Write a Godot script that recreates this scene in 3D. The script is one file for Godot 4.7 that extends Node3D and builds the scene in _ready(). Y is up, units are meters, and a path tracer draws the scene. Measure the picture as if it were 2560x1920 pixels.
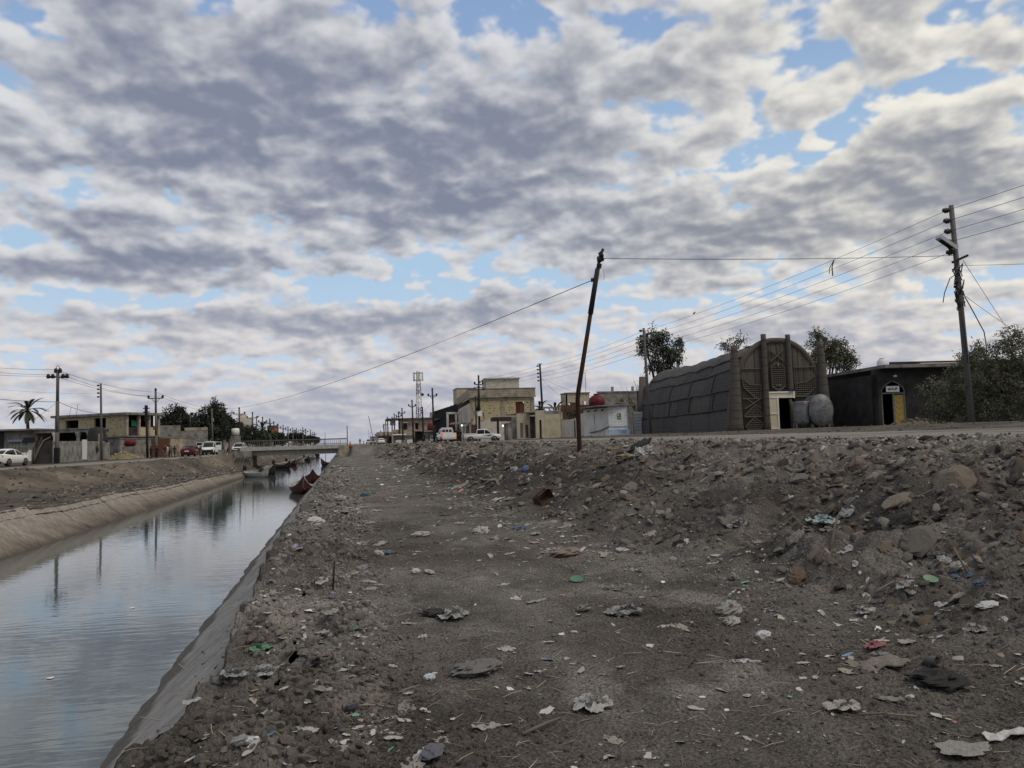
extends Node3D
# A canal-side street on a cloudy evening: littered bank, reed guest house, poles and wires.
const F := 2059.0
const EYE := Vector3(0, 1.6, 0)
var RIGHT := Vector3(0.98, -0.03, 0.2)
var UPV := Vector3.UP
var FWD := Vector3.FORWARD
var rng := RandomNumberGenerator.new()
var used := {}
var sky_rows := []

func _ready():
	set_camera()
	set_sky()
	make_noises()
	make_materials()
	build_ground()
	build_water()
	make_thing_materials()
	make_reed_house_things()
	make_tank_things()
	make_dark_house_things()
	make_kiosk_things()
	make_yellow_house_things()
	make_brick_house_things()
	make_far_right_things()
	make_bridge_things()
	make_boat_things()
	make_vehicle_things()
	make_people_things()
	make_left_house_things()
	make_pole_things()
	make_tree_things()
	make_litter_things()
	place_spread()

func set_camera():
	var yaw := 0.20373
	var pitch := 0.067055
	var roll := 0.03
	FWD = Vector3(sin(yaw) * cos(pitch), sin(pitch), -cos(yaw) * cos(pitch))
	var r0 := Vector3(cos(yaw), 0, sin(yaw))
	var u0 := r0.cross(FWD)
	RIGHT = r0 * cos(roll) - u0 * sin(roll)
	UPV = u0 * cos(roll) + r0 * sin(roll)
	var c := Camera3D.new()
	c.name = "camera"
	c.transform = Transform3D(Basis(RIGHT, UPV, -FWD), EYE)
	c.fov = 50.0
	c.near = 0.1
	c.far = 6000.0
	add_child(c)
	c.current = true

# a point seen along a line of sight at a given depth
func P(px: float, py: float, depth: float) -> Vector3:
	return EYE + (FWD + RIGHT * (px - 1280.0) / F - UPV * (py - 960.0) / F) * depth
# the same, on the ground height y
func PD(px: float, depth: float, y: float) -> Vector3:
	var d := FWD + RIGHT * (px - 1280.0) / F
	# choose the height by stepping along the camera's up
	var p := EYE + d * depth
	p += UPV * ((y - p.y) / UPV.y)
	p.y = y
	return p

# ---------------------------------------------------------------- sky
var nz_big := FastNoiseLite.new()
var nz_puff := FastNoiseLite.new()
var nz_cell := FastNoiseLite.new()
var nz_round := FastNoiseLite.new()
var nz_soft := FastNoiseLite.new()
var nz_fine := FastNoiseLite.new()
var nz_warp := FastNoiseLite.new()
# [azimuth, elevation, half width, half height, amount]: where the layer is open or thick
var cover := [
	[-19.0, 24.9, 3.0, 1.1, -0.55], [-9.1, 28.0, 5.5, 1.2, -0.5], [2.4, 28.9, 5.0, 1.1, -0.5], [7.5, 28.4, 3.6, 1.3, -0.5], [16.1, 27.4, 5.0, 1.2, -0.5], [-10.8, 21.0, 2.4, 0.5, -0.25],
	[-18.9, 12.3, 3.6, 1.2, -0.8], [-14.1, 9.5, 6.0, 0.75, -0.9], [-24, 9.2, 6, 0.9, -0.8], [-8.0, 9.6, 2.5, 0.5, -0.6], [6.0, 12.4, 5.4, 1.7, -0.95], [3.2, 10.3, 6.5, 1.0, -0.9], [10.8, 11.0, 4.2, 1.0, -0.7],
	[30.9, 18.0, 4.6, 1.5, -0.75], [36.3, 19.2, 3.6, 1.2, -0.75], [40.1, 20.8, 3.0, 1.1, -0.6], [25.7, 17.0, 3.0, 0.9, -0.6], [44.6, 19.6, 2.6, 1.2, -0.6], [-17.5, 15.6, 3.6, 0.5, -0.5], [42.0, 24.0, 4.0, 0.8, -0.5], [33, 23.6, 3.0, 0.6, -0.45],
	[22.0, 9.0, 7.0, 0.7, -0.7], [-15.0, 5.6, 7.0, 0.7, -0.5], [12, 7.2, 9, 0.5, -0.3], [38.0, 8.5, 7, 0.5, -0.4],
	[-4.0, 22.2, 11.0, 3.2, 0.55], [-14.1, 18.4, 7.3, 1.8, 0.4], [5.0, 18.6, 9.0, 2.6, 0.5], [13.6, 20.5, 9.4, 2.6, 0.35], [-16.0, 11.6, 6.0, 1.0, 0.6], [-9.0, 12.0, 6.0, 1.3, 0.45], [-13.0, 13.6, 7.0, 1.2, 0.3], [20.7, 23.8, 7.0, 1.9, 0.3],
	[42.2, 16.0, 3.8, 2.0, 0.4], [8.6, 15.8, 9.8, 1.0, 0.4], [33.1, 13.3, 9.3, 1.8, 0.4], [25.2, 25.6, 9.0, 1.4, 0.35], [20.0, 13.6, 7, 1.4, 0.25], [-17, 8.0, 6, 0.7, 0.35], [0, 8.2, 8, 0.7, 0.3], [15, 9.9, 5, 0.5, 0.3],
]

func setup_noise(n: FastNoiseLite, type: int, f: float, octaves: int, sd: int, gain := 0.5):
	n.noise_type = type
	n.frequency = f
	n.seed = sd
	n.fractal_type = FastNoiseLite.FRACTAL_FBM if octaves > 1 else FastNoiseLite.FRACTAL_NONE
	n.fractal_octaves = octaves
	n.fractal_gain = gain

# how thick the layer is at large (x) and how its puffs swell and thin (y)
func cloud_at(p: Vector2, c: float) -> Vector3:
	var w := Vector2(nz_warp.get_noise_2d(p.x, p.y), nz_warp.get_noise_2d(p.x + 31.0, p.y - 17.0)) * 0.022
	var q := p + w
	var round_ := nz_round.get_noise_2d(q.x, q.y) + 0.5
	var soft := nz_soft.get_noise_2d(q.x, q.y) * 0.60 - round_ * 0.30
	return Vector3(0.36 + c * 0.55 + nz_big.get_noise_2d(q.x, q.y) * 0.40, nz_puff.get_noise_2d(q.x, q.y) * 0.52 - nz_cell.get_noise_2d(q.x, q.y) * 0.14 - round_ * 0.56, soft)

func sky_color(d: Vector3) -> Color:
	var el := rad_to_deg(asin(clampf(d.y, -1, 1)))
	var az := rad_to_deg(atan2(d.x, -d.z))
	var e := maxf(el, 0.0)
	var t := clampf(e / 30.0, 0, 1)
	var blue := Color(0.56, 0.67, 0.80).lerp(Color(0.41, 0.58, 0.77), smoothstep(0.15, 0.42, t)).lerp(Color(0.25, 0.37, 0.60), smoothstep(0.4, 1.0, t))
	var haze := Color(0.43, 0.445, 0.54)
	if el < 0.0:
		return Color(0.10, 0.095, 0.085)
	var k := 1.0 / (d.y + 0.29)
	var p := Vector2(d.x, d.z) * k
	var c := 0.0
	for g in cover:
		var dx: float = wrapf(az - g[0], -180.0, 180.0) / g[2]
		var dy: float = (el - g[1]) / g[3]
		var r := dx * dx + dy * dy
		if r < 6.0:
			c += exp(-r) * g[4]
	c -= smoothstep(3.0, 6.0, e) * (1.0 - smoothstep(8.0, 13.0, e)) * 0.10
	var low := 1.0 - smoothstep(3.0, 13.0, e)
	var here := cloud_at(p, c)
	var up := Vector2(d.x, d.z) / maxf(0.001, Vector2(d.x, d.z).length())
	# the light comes from high on the right: the upper side of each puff is the bright one
	var there := cloud_at(p - up * 0.028 + Vector2(0.012, 0.0), c)
	var fine := nz_fine.get_noise_2d(p.x, p.y)
	var dens := here.x + here.y * (1.0 - 0.25 * low + clampf(-c, 0.0, 0.8) * 0.9) + fine * 0.12
	var alpha := smoothstep(-0.09, 0.22, dens)
	var mass := smoothstep(0.10, 0.85, here.x)
	var lit := clampf((here.z - there.z) * 1.55, -0.4, 0.6)
	var warm := smoothstep(12.0, 40.0, az) * 0.9 + 0.1
	var bright := Color(0.68, 0.69, 0.725).lerp(Color(0.88, 0.85, 0.77), warm)
	var dark := Color(0.175, 0.205, 0.295).lerp(Color(0.225, 0.245, 0.305), smoothstep(5.0, 30.0, az))
	dark = dark.lerp(Color(0.36, 0.39, 0.485), low * 0.9)
	bright = bright.lerp(Color(0.78, 0.72, 0.68), low * 0.8)
	var shade := clampf(0.23 + 0.38 * mass + 0.50 * smoothstep(-0.05, 0.8, here.x + here.z * 0.9 + here.y * 0.25) - lit * 0.85 + fine * 0.12, 0.0, 1.2)
	shade = 1.0 - exp(-shade * shade * 1.75)
	var cl := bright.lerp(dark, shade)
	var out := blue.lerp(cl, alpha)
	var hz := exp(-e / 2.6)
	return out.lerp(haze, hz * 0.75)

func sky_row(y: int, w: int, h: int, x0: int, x1: int, into: Array, at: int):
	var row := PackedByteArray()
	row.resize((x1 - x0) * 3)
	var th := (float(y) + 0.5) / h * PI
	var sy := cos(th)
	var sr := sin(th)
	for x in range(x0, x1):
		var a := ((float(x) + 0.5) / w - 0.5) * TAU
		var c := sky_color(Vector3(sin(a) * sr, sy, -cos(a) * sr))
		c = c.linear_to_srgb()
		var j := sin(float(x) * 12.9898 + float(y) * 78.233) * 43758.5453
		j -= floorf(j)
		var i := (x - x0) * 3
		row[i] = clampi(int(c.r * 255.0 + j), 0, 255)
		row[i + 1] = clampi(int(c.g * 255.0 + j), 0, 255)
		row[i + 2] = clampi(int(c.b * 255.0 + j), 0, 255)
	into[at] = row

func sky_part(w: int, h: int, x0: int, x1: int, y0: int, y1: int) -> Image:
	var rows := []
	rows.resize(y1 - y0)
	var id := WorkerThreadPool.add_group_task(func(k): sky_row(y0 + k, w, h, x0, x1, rows, k), y1 - y0)
	WorkerThreadPool.wait_for_group_task_completion(id)
	var data := PackedByteArray()
	for r in rows:
		data.append_array(r)
	return Image.create_from_data(x1 - x0, y1 - y0, false, Image.FORMAT_RGB8, data)

func set_sky():
	setup_noise(nz_big, FastNoiseLite.TYPE_SIMPLEX_SMOOTH, 1.5, 3, 11)
	setup_noise(nz_puff, FastNoiseLite.TYPE_SIMPLEX_SMOOTH, 6.6, 5, 23, 0.5)
	setup_noise(nz_cell, FastNoiseLite.TYPE_SIMPLEX_SMOOTH, 7.0, 3, 5, 0.5)
	nz_cell.fractal_type = FastNoiseLite.FRACTAL_RIDGED
	setup_noise(nz_round, FastNoiseLite.TYPE_CELLULAR, 12.0, 2, 15, 0.45)
	nz_round.cellular_return_type = FastNoiseLite.RETURN_DISTANCE
	setup_noise(nz_soft, FastNoiseLite.TYPE_SIMPLEX_SMOOTH, 6.6, 4, 23, 0.47)
	setup_noise(nz_fine, FastNoiseLite.TYPE_SIMPLEX_SMOOTH, 30.0, 3, 77, 0.6)
	setup_noise(nz_warp, FastNoiseLite.TYPE_SIMPLEX_SMOOTH, 3.4, 2, 41)
	var w := 4096
	var h := 2048
	var im := sky_part(w / 4, h / 4, 0, w / 4, 0, h / 8)
	im.resize(w, h / 2, Image.INTERPOLATE_CUBIC)
	var x0 := int(w * (0.5 - 24.0 / 360.0))
	var x1 := int(w * (0.5 + 48.0 / 360.0))
	var y0 := int(h * (90.0 - 32.0) / 180.0)
	var near := sky_part(w, h, x0, x1, y0, h / 2)
	im.blit_rect(near, Rect2i(0, 0, x1 - x0, h / 2 - y0), Vector2i(x0, y0))
	var all := Image.create(w, h, false, Image.FORMAT_RGB8)
	all.fill(Color(0.10, 0.095, 0.085).linear_to_srgb())
	# straight ahead (-z) lies at the left edge of the picture
	all.blit_rect(im, Rect2i(w / 2, 0, w / 2, h / 2), Vector2i.ZERO)
	all.blit_rect(im, Rect2i(0, 0, w / 2, h / 2), Vector2i(w / 2, 0))
	var m := PanoramaSkyMaterial.new()
	m.panorama = ImageTexture.create_from_image(all)
	var s := Sky.new()
	s.sky_material = m
	var e := Environment.new()
	e.background_mode = Environment.BG_SKY
	e.sky = s
	e.tonemap_mode = Environment.TONE_MAPPER_LINEAR
	e.tonemap_exposure = 1.0
	e.sdfgi_enabled = true
	e.ssao_enabled = true
	e.ssil_enabled = true
	var we := WorldEnvironment.new()
	we.name = "world_environment"
	we.environment = e
	add_child(we)
	var sun := DirectionalLight3D.new()
	sun.name = "sun"
	sun.light_energy = 0.45
	sun.light_color = Color(1.0, 0.95, 0.88)
	sun.light_angular_distance = 22.0
	sun.shadow_enabled = true
	sun.rotation_degrees = Vector3(-54, 48, 0)
	add_child(sun)


# ---------------------------------------------------------------- mesh helpers
func S() -> SurfaceTool:
	var st := SurfaceTool.new()
	st.begin(Mesh.PRIMITIVE_TRIANGLES)
	st.set_smooth_group(-1)
	st.set_color(Color.WHITE)
	return st

func tri(st: SurfaceTool, a: Vector3, b: Vector3, c: Vector3):
	st.add_vertex(a)
	st.add_vertex(b)
	st.add_vertex(c)

func quad(st: SurfaceTool, a: Vector3, b: Vector3, c: Vector3, d: Vector3):
	tri(st, a, b, c)
	tri(st, a, c, d)

# a box between two corners of an axis-aligned block, turned by t
func box(st: SurfaceTool, t: Transform3D, size: Vector3):
	var h := size * 0.5
	var v := []
	for i in 8:
		v.append(t * Vector3(h.x if i & 1 else -h.x, h.y if i & 2 else -h.y, h.z if i & 4 else -h.z))
	quad(st, v[4], v[6], v[7], v[5])
	quad(st, v[1], v[3], v[2], v[0])
	quad(st, v[5], v[7], v[3], v[1])
	quad(st, v[0], v[2], v[6], v[4])
	quad(st, v[6], v[2], v[3], v[7])
	quad(st, v[0], v[4], v[5], v[1])

# a box given by its middle and size in the thing's own axes
func bx(st: SurfaceTool, x: float, y: float, z: float, w: float, h: float, d: float, turn := 0.0):
	box(st, Transform3D(Basis(Vector3.UP, turn), Vector3(x, y, z)), Vector3(w, h, d))

func ring(at: Vector3, dir: Vector3, r: float, n: int, ref := Vector3.UP) -> Array:
	var a := dir.normalized()
	var s := a.cross(ref if absf(a.dot(ref)) < 0.95 else Vector3.RIGHT).normalized()
	var t := s.cross(a)
	var o := []
	for i in n:
		var q := TAU * i / n
		o.append(at + (s * cos(q) + t * sin(q)) * r)
	return o

func skin(st: SurfaceTool, rings: Array, caps := true, closed := true):
	var n: int = rings[0].size()
	for k in rings.size() - 1:
		for i in (n if closed else n - 1):
			var j := (i + 1) % n
			quad(st, rings[k][i], rings[k + 1][i], rings[k + 1][j], rings[k][j])
	if caps:
		for i in range(1, n - 1):
			tri(st, rings[0][0], rings[0][i], rings[0][i + 1])
			var l: Array = rings[-1]
			tri(st, l[0], l[i + 1], l[i])

func tube(st: SurfaceTool, pts: Array, radii: Array, n := 8, smooth := true):
	if smooth:
		st.set_smooth_group(1)
	var rs := []
	for i in pts.size():
		var d: Vector3 = pts[mini(i + 1, pts.size() - 1)] - pts[maxi(i - 1, 0)]
		rs.append(ring(pts[i], d, radii[mini(i, radii.size() - 1)], n, Vector3(0.13, 0.31, 0.94)))
	skin(st, rs)
	st.set_smooth_group(-1)

func bar(st: SurfaceTool, a: Vector3, b: Vector3, r: float, n := 6):
	tube(st, [a, b], [r, r], n, n > 6)

func lathe(st: SurfaceTool, prof: Array, n := 16, at := Vector3.ZERO, axis := Basis()):
	st.set_smooth_group(2)
	var rs := []
	for p in prof:
		var o := []
		for i in n:
			var q := TAU * i / n
			o.append(at + axis * Vector3(cos(q) * p.x, p.y, sin(q) * p.x))
		rs.append(o)
	skin(st, rs)
	st.set_smooth_group(-1)

# an outline in the x-y plane given thickness along z
func prism(st: SurfaceTool, poly: Array, z0: float, z1: float, t := Transform3D()):
	var pk := PackedVector2Array(poly)
	if not Geometry2D.is_polygon_clockwise(pk):
		pk.reverse()
	var idx := Geometry2D.triangulate_polygon(pk)
	for k in range(0, idx.size(), 3):
		var a := pk[idx[k]]
		var b := pk[idx[k + 1]]
		var c := pk[idx[k + 2]]
		if (b - a).cross(c - a) > 0.0:
			var s := b
			b = c
			c = s
		tri(st, t * Vector3(a.x, a.y, z1), t * Vector3(b.x, b.y, z1), t * Vector3(c.x, c.y, z1))
		tri(st, t * Vector3(c.x, c.y, z0), t * Vector3(b.x, b.y, z0), t * Vector3(a.x, a.y, z0))
	for i in pk.size():
		var a := pk[i]
		var b := pk[(i + 1) % pk.size()]
		quad(st, t * Vector3(a.x, a.y, z0), t * Vector3(b.x, b.y, z0), t * Vector3(b.x, b.y, z1), t * Vector3(a.x, a.y, z1))

func mesh_of(st: SurfaceTool) -> ArrayMesh:
	st.generate_normals()
	return st.commit()

func numbered(called: String) -> String:
	var n: int = used.get(called, 0)
	used[called] = n + 1
	return called if n == 0 else "%s_%03d" % [called, n]

func part(called: String, what, m: Material, parent: Node3D, label := "") -> MeshInstance3D:
	var o := MeshInstance3D.new()
	var n := 0
	for c in parent.get_children():
		if str(c.name) == called or str(c.name).begins_with(called + "_0") or str(c.name).begins_with(called + "_1") or str(c.name).begins_with(called + "_2"):
			n += 1
	o.name = called if n == 0 else "%s_%03d" % [called, n]
	o.mesh = mesh_of(what) if what is SurfaceTool else what
	o.material_override = m
	parent.add_child(o, true)
	if label:
		o.set_meta("label", label)
	return o

func thing(called: String, label: String, category: String, at := Vector3.ZERO, turn := 0.0, group := "") -> Node3D:
	var o := Node3D.new()
	o.name = numbered(called)
	add_child(o, true)
	o.position = at
	o.rotation.y = turn
	tag(o, label, category, group)
	return o

func tag(o: Node3D, label: String, category: String, group := ""):
	o.set_meta("label", label)
	o.set_meta("category", category)
	if group:
		o.set_meta("group", group)

func single(called: String, what, m: Material, label: String, category: String, at := Vector3.ZERO, group := "") -> MeshInstance3D:
	var o := MeshInstance3D.new()
	o.name = numbered(called)
	o.mesh = mesh_of(what) if what is SurfaceTool else what
	o.material_override = m
	add_child(o, true)
	o.position = at
	tag(o, label, category, group)
	return o

func setting(called: String, mesh: Mesh, m: Material, kind := "structure") -> MeshInstance3D:
	var o := MeshInstance3D.new()
	o.name = numbered(called)
	o.mesh = mesh
	o.material_override = m
	o.set_meta("kind", kind)
	add_child(o, true)
	return o

func dup(o: Node3D, label: String, at: Vector3, turn := 0.0, group := "") -> Node3D:
	var called := str(o.name)
	var cut := called.rfind("_")
	if cut > 0 and called.substr(cut + 1).is_valid_int():
		called = called.substr(0, cut)
	var c: Node3D = o.duplicate()
	c.name = numbered(called)
	add_child(c, true)
	c.position = at
	c.rotation = Vector3(0, turn, 0)
	tag(c, label, o.get_meta("category"), group if group else o.get_meta("group", ""))
	return c

func scatter(called: String, mesh: Mesh, m: Material, places: Array, tints: Array, kind := "stuff") -> MultiMeshInstance3D:
	var mm := MultiMesh.new()
	mm.transform_format = MultiMesh.TRANSFORM_3D
	mm.use_colors = true
	mm.mesh = mesh
	mm.instance_count = places.size()
	for i in places.size():
		mm.set_instance_transform(i, places[i])
		mm.set_instance_color(i, tints[i])
	var o := MultiMeshInstance3D.new()
	o.name = numbered(called)
	o.multimesh = mm
	o.material_override = m
	o.set_meta("kind", kind)
	add_child(o, true)
	return o

# ---------------------------------------------------------------- materials
var M := {}

func noise_tex(sd: int, freq: float, colors: Array, size := 512, octaves := 5, type := FastNoiseLite.TYPE_SIMPLEX_SMOOTH, stops := []) -> NoiseTexture2D:
	var n := FastNoiseLite.new()
	setup_noise(n, type, freq, octaves, sd, 0.6)
	var g := Gradient.new()
	var offs := PackedFloat32Array()
	for i in colors.size():
		offs.append(stops[i] if stops else float(i) / (colors.size() - 1))
	g.offsets = offs
	g.colors = PackedColorArray(colors)
	var t := NoiseTexture2D.new()
	t.width = size
	t.height = size
	t.seamless = true
	t.noise = n
	t.color_ramp = g
	return t

func grey(a: float) -> Color:
	return Color(a, a, a)

# linear base colour as sRGB
func L(r: float, g: float, b: float) -> Color:
	return Color(r, g, b).linear_to_srgb()

func mat(called: String, c: Color, rough := 0.9, tex: Texture2D = null, scale := 0.5, bump: Texture2D = null, depth := 0.0, vertex := false) -> StandardMaterial3D:
	var m := StandardMaterial3D.new()
	m.resource_name = called
	m.albedo_color = c
	m.roughness = rough
	m.metallic_specular = 0.35
	if tex or bump:
		m.uv1_triplanar = true
		m.uv1_scale = Vector3.ONE * scale
		m.albedo_texture = tex
	if bump:
		m.heightmap_enabled = true
		m.heightmap_texture = bump
		m.heightmap_scale = depth
	m.vertex_color_use_as_albedo = vertex
	M[called] = m
	return m

func make_materials():
	var soil := noise_tex(3, 0.035, [Color(0.42, 0.40, 0.38), Color(0.66, 0.645, 0.63), Color(0.80, 0.79, 0.77), Color(0.98, 0.97, 0.95)], 1024, 6, FastNoiseLite.TYPE_SIMPLEX_SMOOTH, [0.1, 0.38, 0.62, 0.95])
	var grit := noise_tex(9, 0.03, [grey(0.0), grey(0.45), grey(1.0)], 1024, 6)
	var blot := noise_tex(21, 0.006, [grey(0.62), grey(0.88), grey(1.0)], 512, 5)
	var streak := noise_tex(33, 0.02, [grey(0.62), grey(0.88), grey(1.0)], 512, 4)
	M.tex = {"soil": soil, "grit": grit, "blot": blot, "streak": streak}
	var g := mat("earth", Color.WHITE, 0.97, soil, 0.9, grit, 3.0, true)
	g.uv1_world_triplanar = true
	g.detail_enabled = true
	g.detail_albedo = blot
	g.detail_blend_mode = BaseMaterial3D.BLEND_MODE_MUL
	g.uv2_triplanar = true
	g.uv2_world_triplanar = true
	g.uv2_scale = Vector3.ONE * 0.13
	g.detail_uv_layer = BaseMaterial3D.DETAIL_UV_2
	g.metallic_specular = 0.2
	var a := mat("asphalt", Color.WHITE, 0.9, soil, 0.6, grit, 1.0, true)
	a.uv1_world_triplanar = true
	mat("concrete", Color.WHITE, 0.9, streak, 0.35, grit, 0.6, true)
	mat("stone", Color.WHITE, 0.95, soil, 1.6, grit, 0.8, true)
	mat("scrap", Color.WHITE, 0.7, null, 1.0, null, 0.0, true)
	var w := StandardMaterial3D.new()
	w.resource_name = "water"
	w.albedo_color = L(0.060, 0.078, 0.074)
	w.roughness = 0.035
	w.metallic_specular = 0.6
	var wn := FastNoiseLite.new()
	setup_noise(wn, FastNoiseLite.TYPE_SIMPLEX_SMOOTH, 0.012, 4, 8, 0.45)
	var wt := NoiseTexture2D.new()
	wt.width = 1024
	wt.height = 1024
	wt.seamless = true
	wt.noise = wn
	w.uv1_triplanar = true
	w.uv1_world_triplanar = true
	w.uv1_scale = Vector3(0.07, 0.1, 0.26)
	w.heightmap_enabled = true
	w.heightmap_texture = wt
	w.heightmap_scale = 0.17
	M.water = w

# ---------------------------------------------------------------- ground
var n1 := FastNoiseLite.new()
var n2 := FastNoiseLite.new()
var n3 := FastNoiseLite.new()
var n4 := FastNoiseLite.new()
var n5 := FastNoiseLite.new()
var nc := FastNoiseLite.new()
var nr := FastNoiseLite.new()

func make_noises():
	setup_noise(n1, FastNoiseLite.TYPE_SIMPLEX_SMOOTH, 0.22, 3, 101)
	setup_noise(n2, FastNoiseLite.TYPE_SIMPLEX_SMOOTH, 1.5, 3, 102)
	setup_noise(n3, FastNoiseLite.TYPE_SIMPLEX_SMOOTH, 6.5, 3, 103, 0.6)
	setup_noise(n5, FastNoiseLite.TYPE_SIMPLEX_SMOOTH, 17.0, 2, 109, 0.6)
	setup_noise(n4, FastNoiseLite.TYPE_SIMPLEX_SMOOTH, 0.55, 4, 104, 0.6)
	setup_noise(nc, FastNoiseLite.TYPE_CELLULAR, 2.3, 2, 105)
	nc.cellular_return_type = FastNoiseLite.RETURN_DISTANCE2_SUB
	setup_noise(nr, FastNoiseLite.TYPE_SIMPLEX_SMOOTH, 0.09, 3, 106)

func berm_edge(z: float) -> float:
	return -0.90 - 0.2 * smoothstep(-5.7, -4.5, z) - 0.10 * smoothstep(-7.0, -14.0, z) + n2.get_noise_2d(z * 0.6, 40.0) * 0.12 + n1.get_noise_2d(z, 9.0) * 0.08

func toe(z: float) -> float:
	return 3.55 + smoothstep(-14.0, -6.0, z) * 0.7 + n1.get_noise_2d(z, 77.0) * 0.5

func approach(z: float) -> float:
	return smoothstep(-103.0, -108.0, z) * (1.0 - smoothstep(-117.0, -135.0, z))

# the trodden line along the bank
func path_at(x: float, z: float) -> float:
	var m := 1.75 + n1.get_noise_2d(z * 0.5, 55.0) * 0.9
	return exp(-pow((x - m) / 0.95, 2.0)) * (0.75 + 0.25 * n2.get_noise_2d(x, z * 0.3))

# height of the near (right) bank
func right_y(x: float, z: float, fine := true) -> float:
	var a := n1.get_noise_2d(x, z)
	var b := n2.get_noise_2d(x, z)
	var tx := toe(z)
	var top := 9.4 + n1.get_noise_2d(z * 1.3, 5.0) * 0.8
	var t := clampf((x - tx) / (top - tx), 0.0, 1.0)
	var s := lerpf(pow(t, 1.18), smoothstep(0.0, 1.0, t), 0.25)
	var y := s * 1.36
	if x > top:
		y += smoothstep(top, 24.0, x) * 0.30
	var slope := smoothstep(0.0, 0.15, t) * (1.0 - smoothstep(0.9, 1.0, t))
	y += a * 0.07 + b * (0.035 + 0.06 * slope)
	y += slope * (n4.get_noise_2d(x * 1.0, z) * 0.30)
	y = lerpf(y, 1.42 + b * 0.03, approach(z) * smoothstep(0.6, 1.2, x))
	if fine:
		var c := n3.get_noise_2d(x, z)
		var worn := 1.0 - 0.7 * path_at(x, z)
		y += c * (0.020 + 0.030 * slope) * worn
		if z > -20.0: y += n5.get_noise_2d(x, z) * (0.011 + 0.010 * slope) * worn
		var rub := smoothstep(-0.1, 0.35, n1.get_noise_2d(x * 1.7 + 50.0, z * 1.7)) * slope
		y += (nc.get_noise_2d(x, z) + 0.6) * 0.16 * rub
		# lumpy spoil along the edge above the canal lining
		var lump := exp(-pow((x + 0.45) / 0.75, 2.0)) * smoothstep(-0.05, 0.3, n2.get_noise_2d(x * 0.5 + 8.0, z * 0.5))
		y += lump * (0.10 + absf(n3.get_noise_2d(x * 0.45, z * 0.45)) * 0.12)
	return y

func right_color(x: float, z: float) -> Color:
	var tx := toe(z)
	var t := clampf((x - tx) / (9.4 - tx), 0.0, 1.0)
	var a := n1.get_noise_2d(x * 0.8 + 20.0, z * 0.8) * 0.5 + 0.5
	var b := n2.get_noise_2d(x + 60.0, z) * 0.5 + 0.5
	var c := n4.get_noise_2d(x - 30.0, z * 0.7) * 0.5 + 0.5
	var brown := Color(0.122, 0.104, 0.088)
	var greyd := Color(0.225, 0.213, 0.195)
	var pale := Color(0.38, 0.36, 0.33)
	var ash := Color(0.098, 0.092, 0.088)
	var tan_c := Color(0.29, 0.255, 0.215)
	var col := brown.lerp(greyd, smoothstep(0.35, 0.7, a))
	col = col.lerp(pale, smoothstep(0.58, 0.8, c) * 0.75)
	col = col.lerp(brown, smoothstep(0.5, 0.78, b) * 0.65)
	col = col.lerp(Color(0.31, 0.295, 0.265), path_at(x, z) * 0.32)
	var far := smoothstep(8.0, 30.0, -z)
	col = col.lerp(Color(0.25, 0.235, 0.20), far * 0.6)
	# a long heap of burnt black rubbish where the bank bends
	var soot := exp(-pow((x - 5.6) / 1.9, 2.0)) * smoothstep(-16.0, -22.0, z) * smoothstep(-62.0, -44.0, z)
	col = col.lerp(Color(0.060, 0.056, 0.054), clampf(soot * (0.6 + b), 0.0, 0.85))
	if t > 0.0:
		var dk := smoothstep(0.0, 0.2, t) * smoothstep(0.42, 0.62, c) * (1.0 - smoothstep(0.75, 0.95, t))
		col = col.lerp(ash, dk * 0.92)
		col = col.lerp(tan_c, smoothstep(0.5, 0.85, t) * smoothstep(0.3, 0.6, b) * 0.7)
		col = col.lerp(Color(0.30, 0.285, 0.26), smoothstep(0.94, 1.0, t) * 0.8)
	col = col.lerp(brown * 0.9, smoothstep(-9.5, -5.0, z) * (1.0 - path_at(x - 0.6, z)) * 0.45)
	var m := (col.r + col.g + col.b) / 3.0
	col = col.lerp(Color(m, m, m), 0.5)
	return col * 2.05 * (0.78 + 0.44 * (n3.get_noise_2d(x, z + 90.0) * 0.5 + 0.5))


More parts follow.
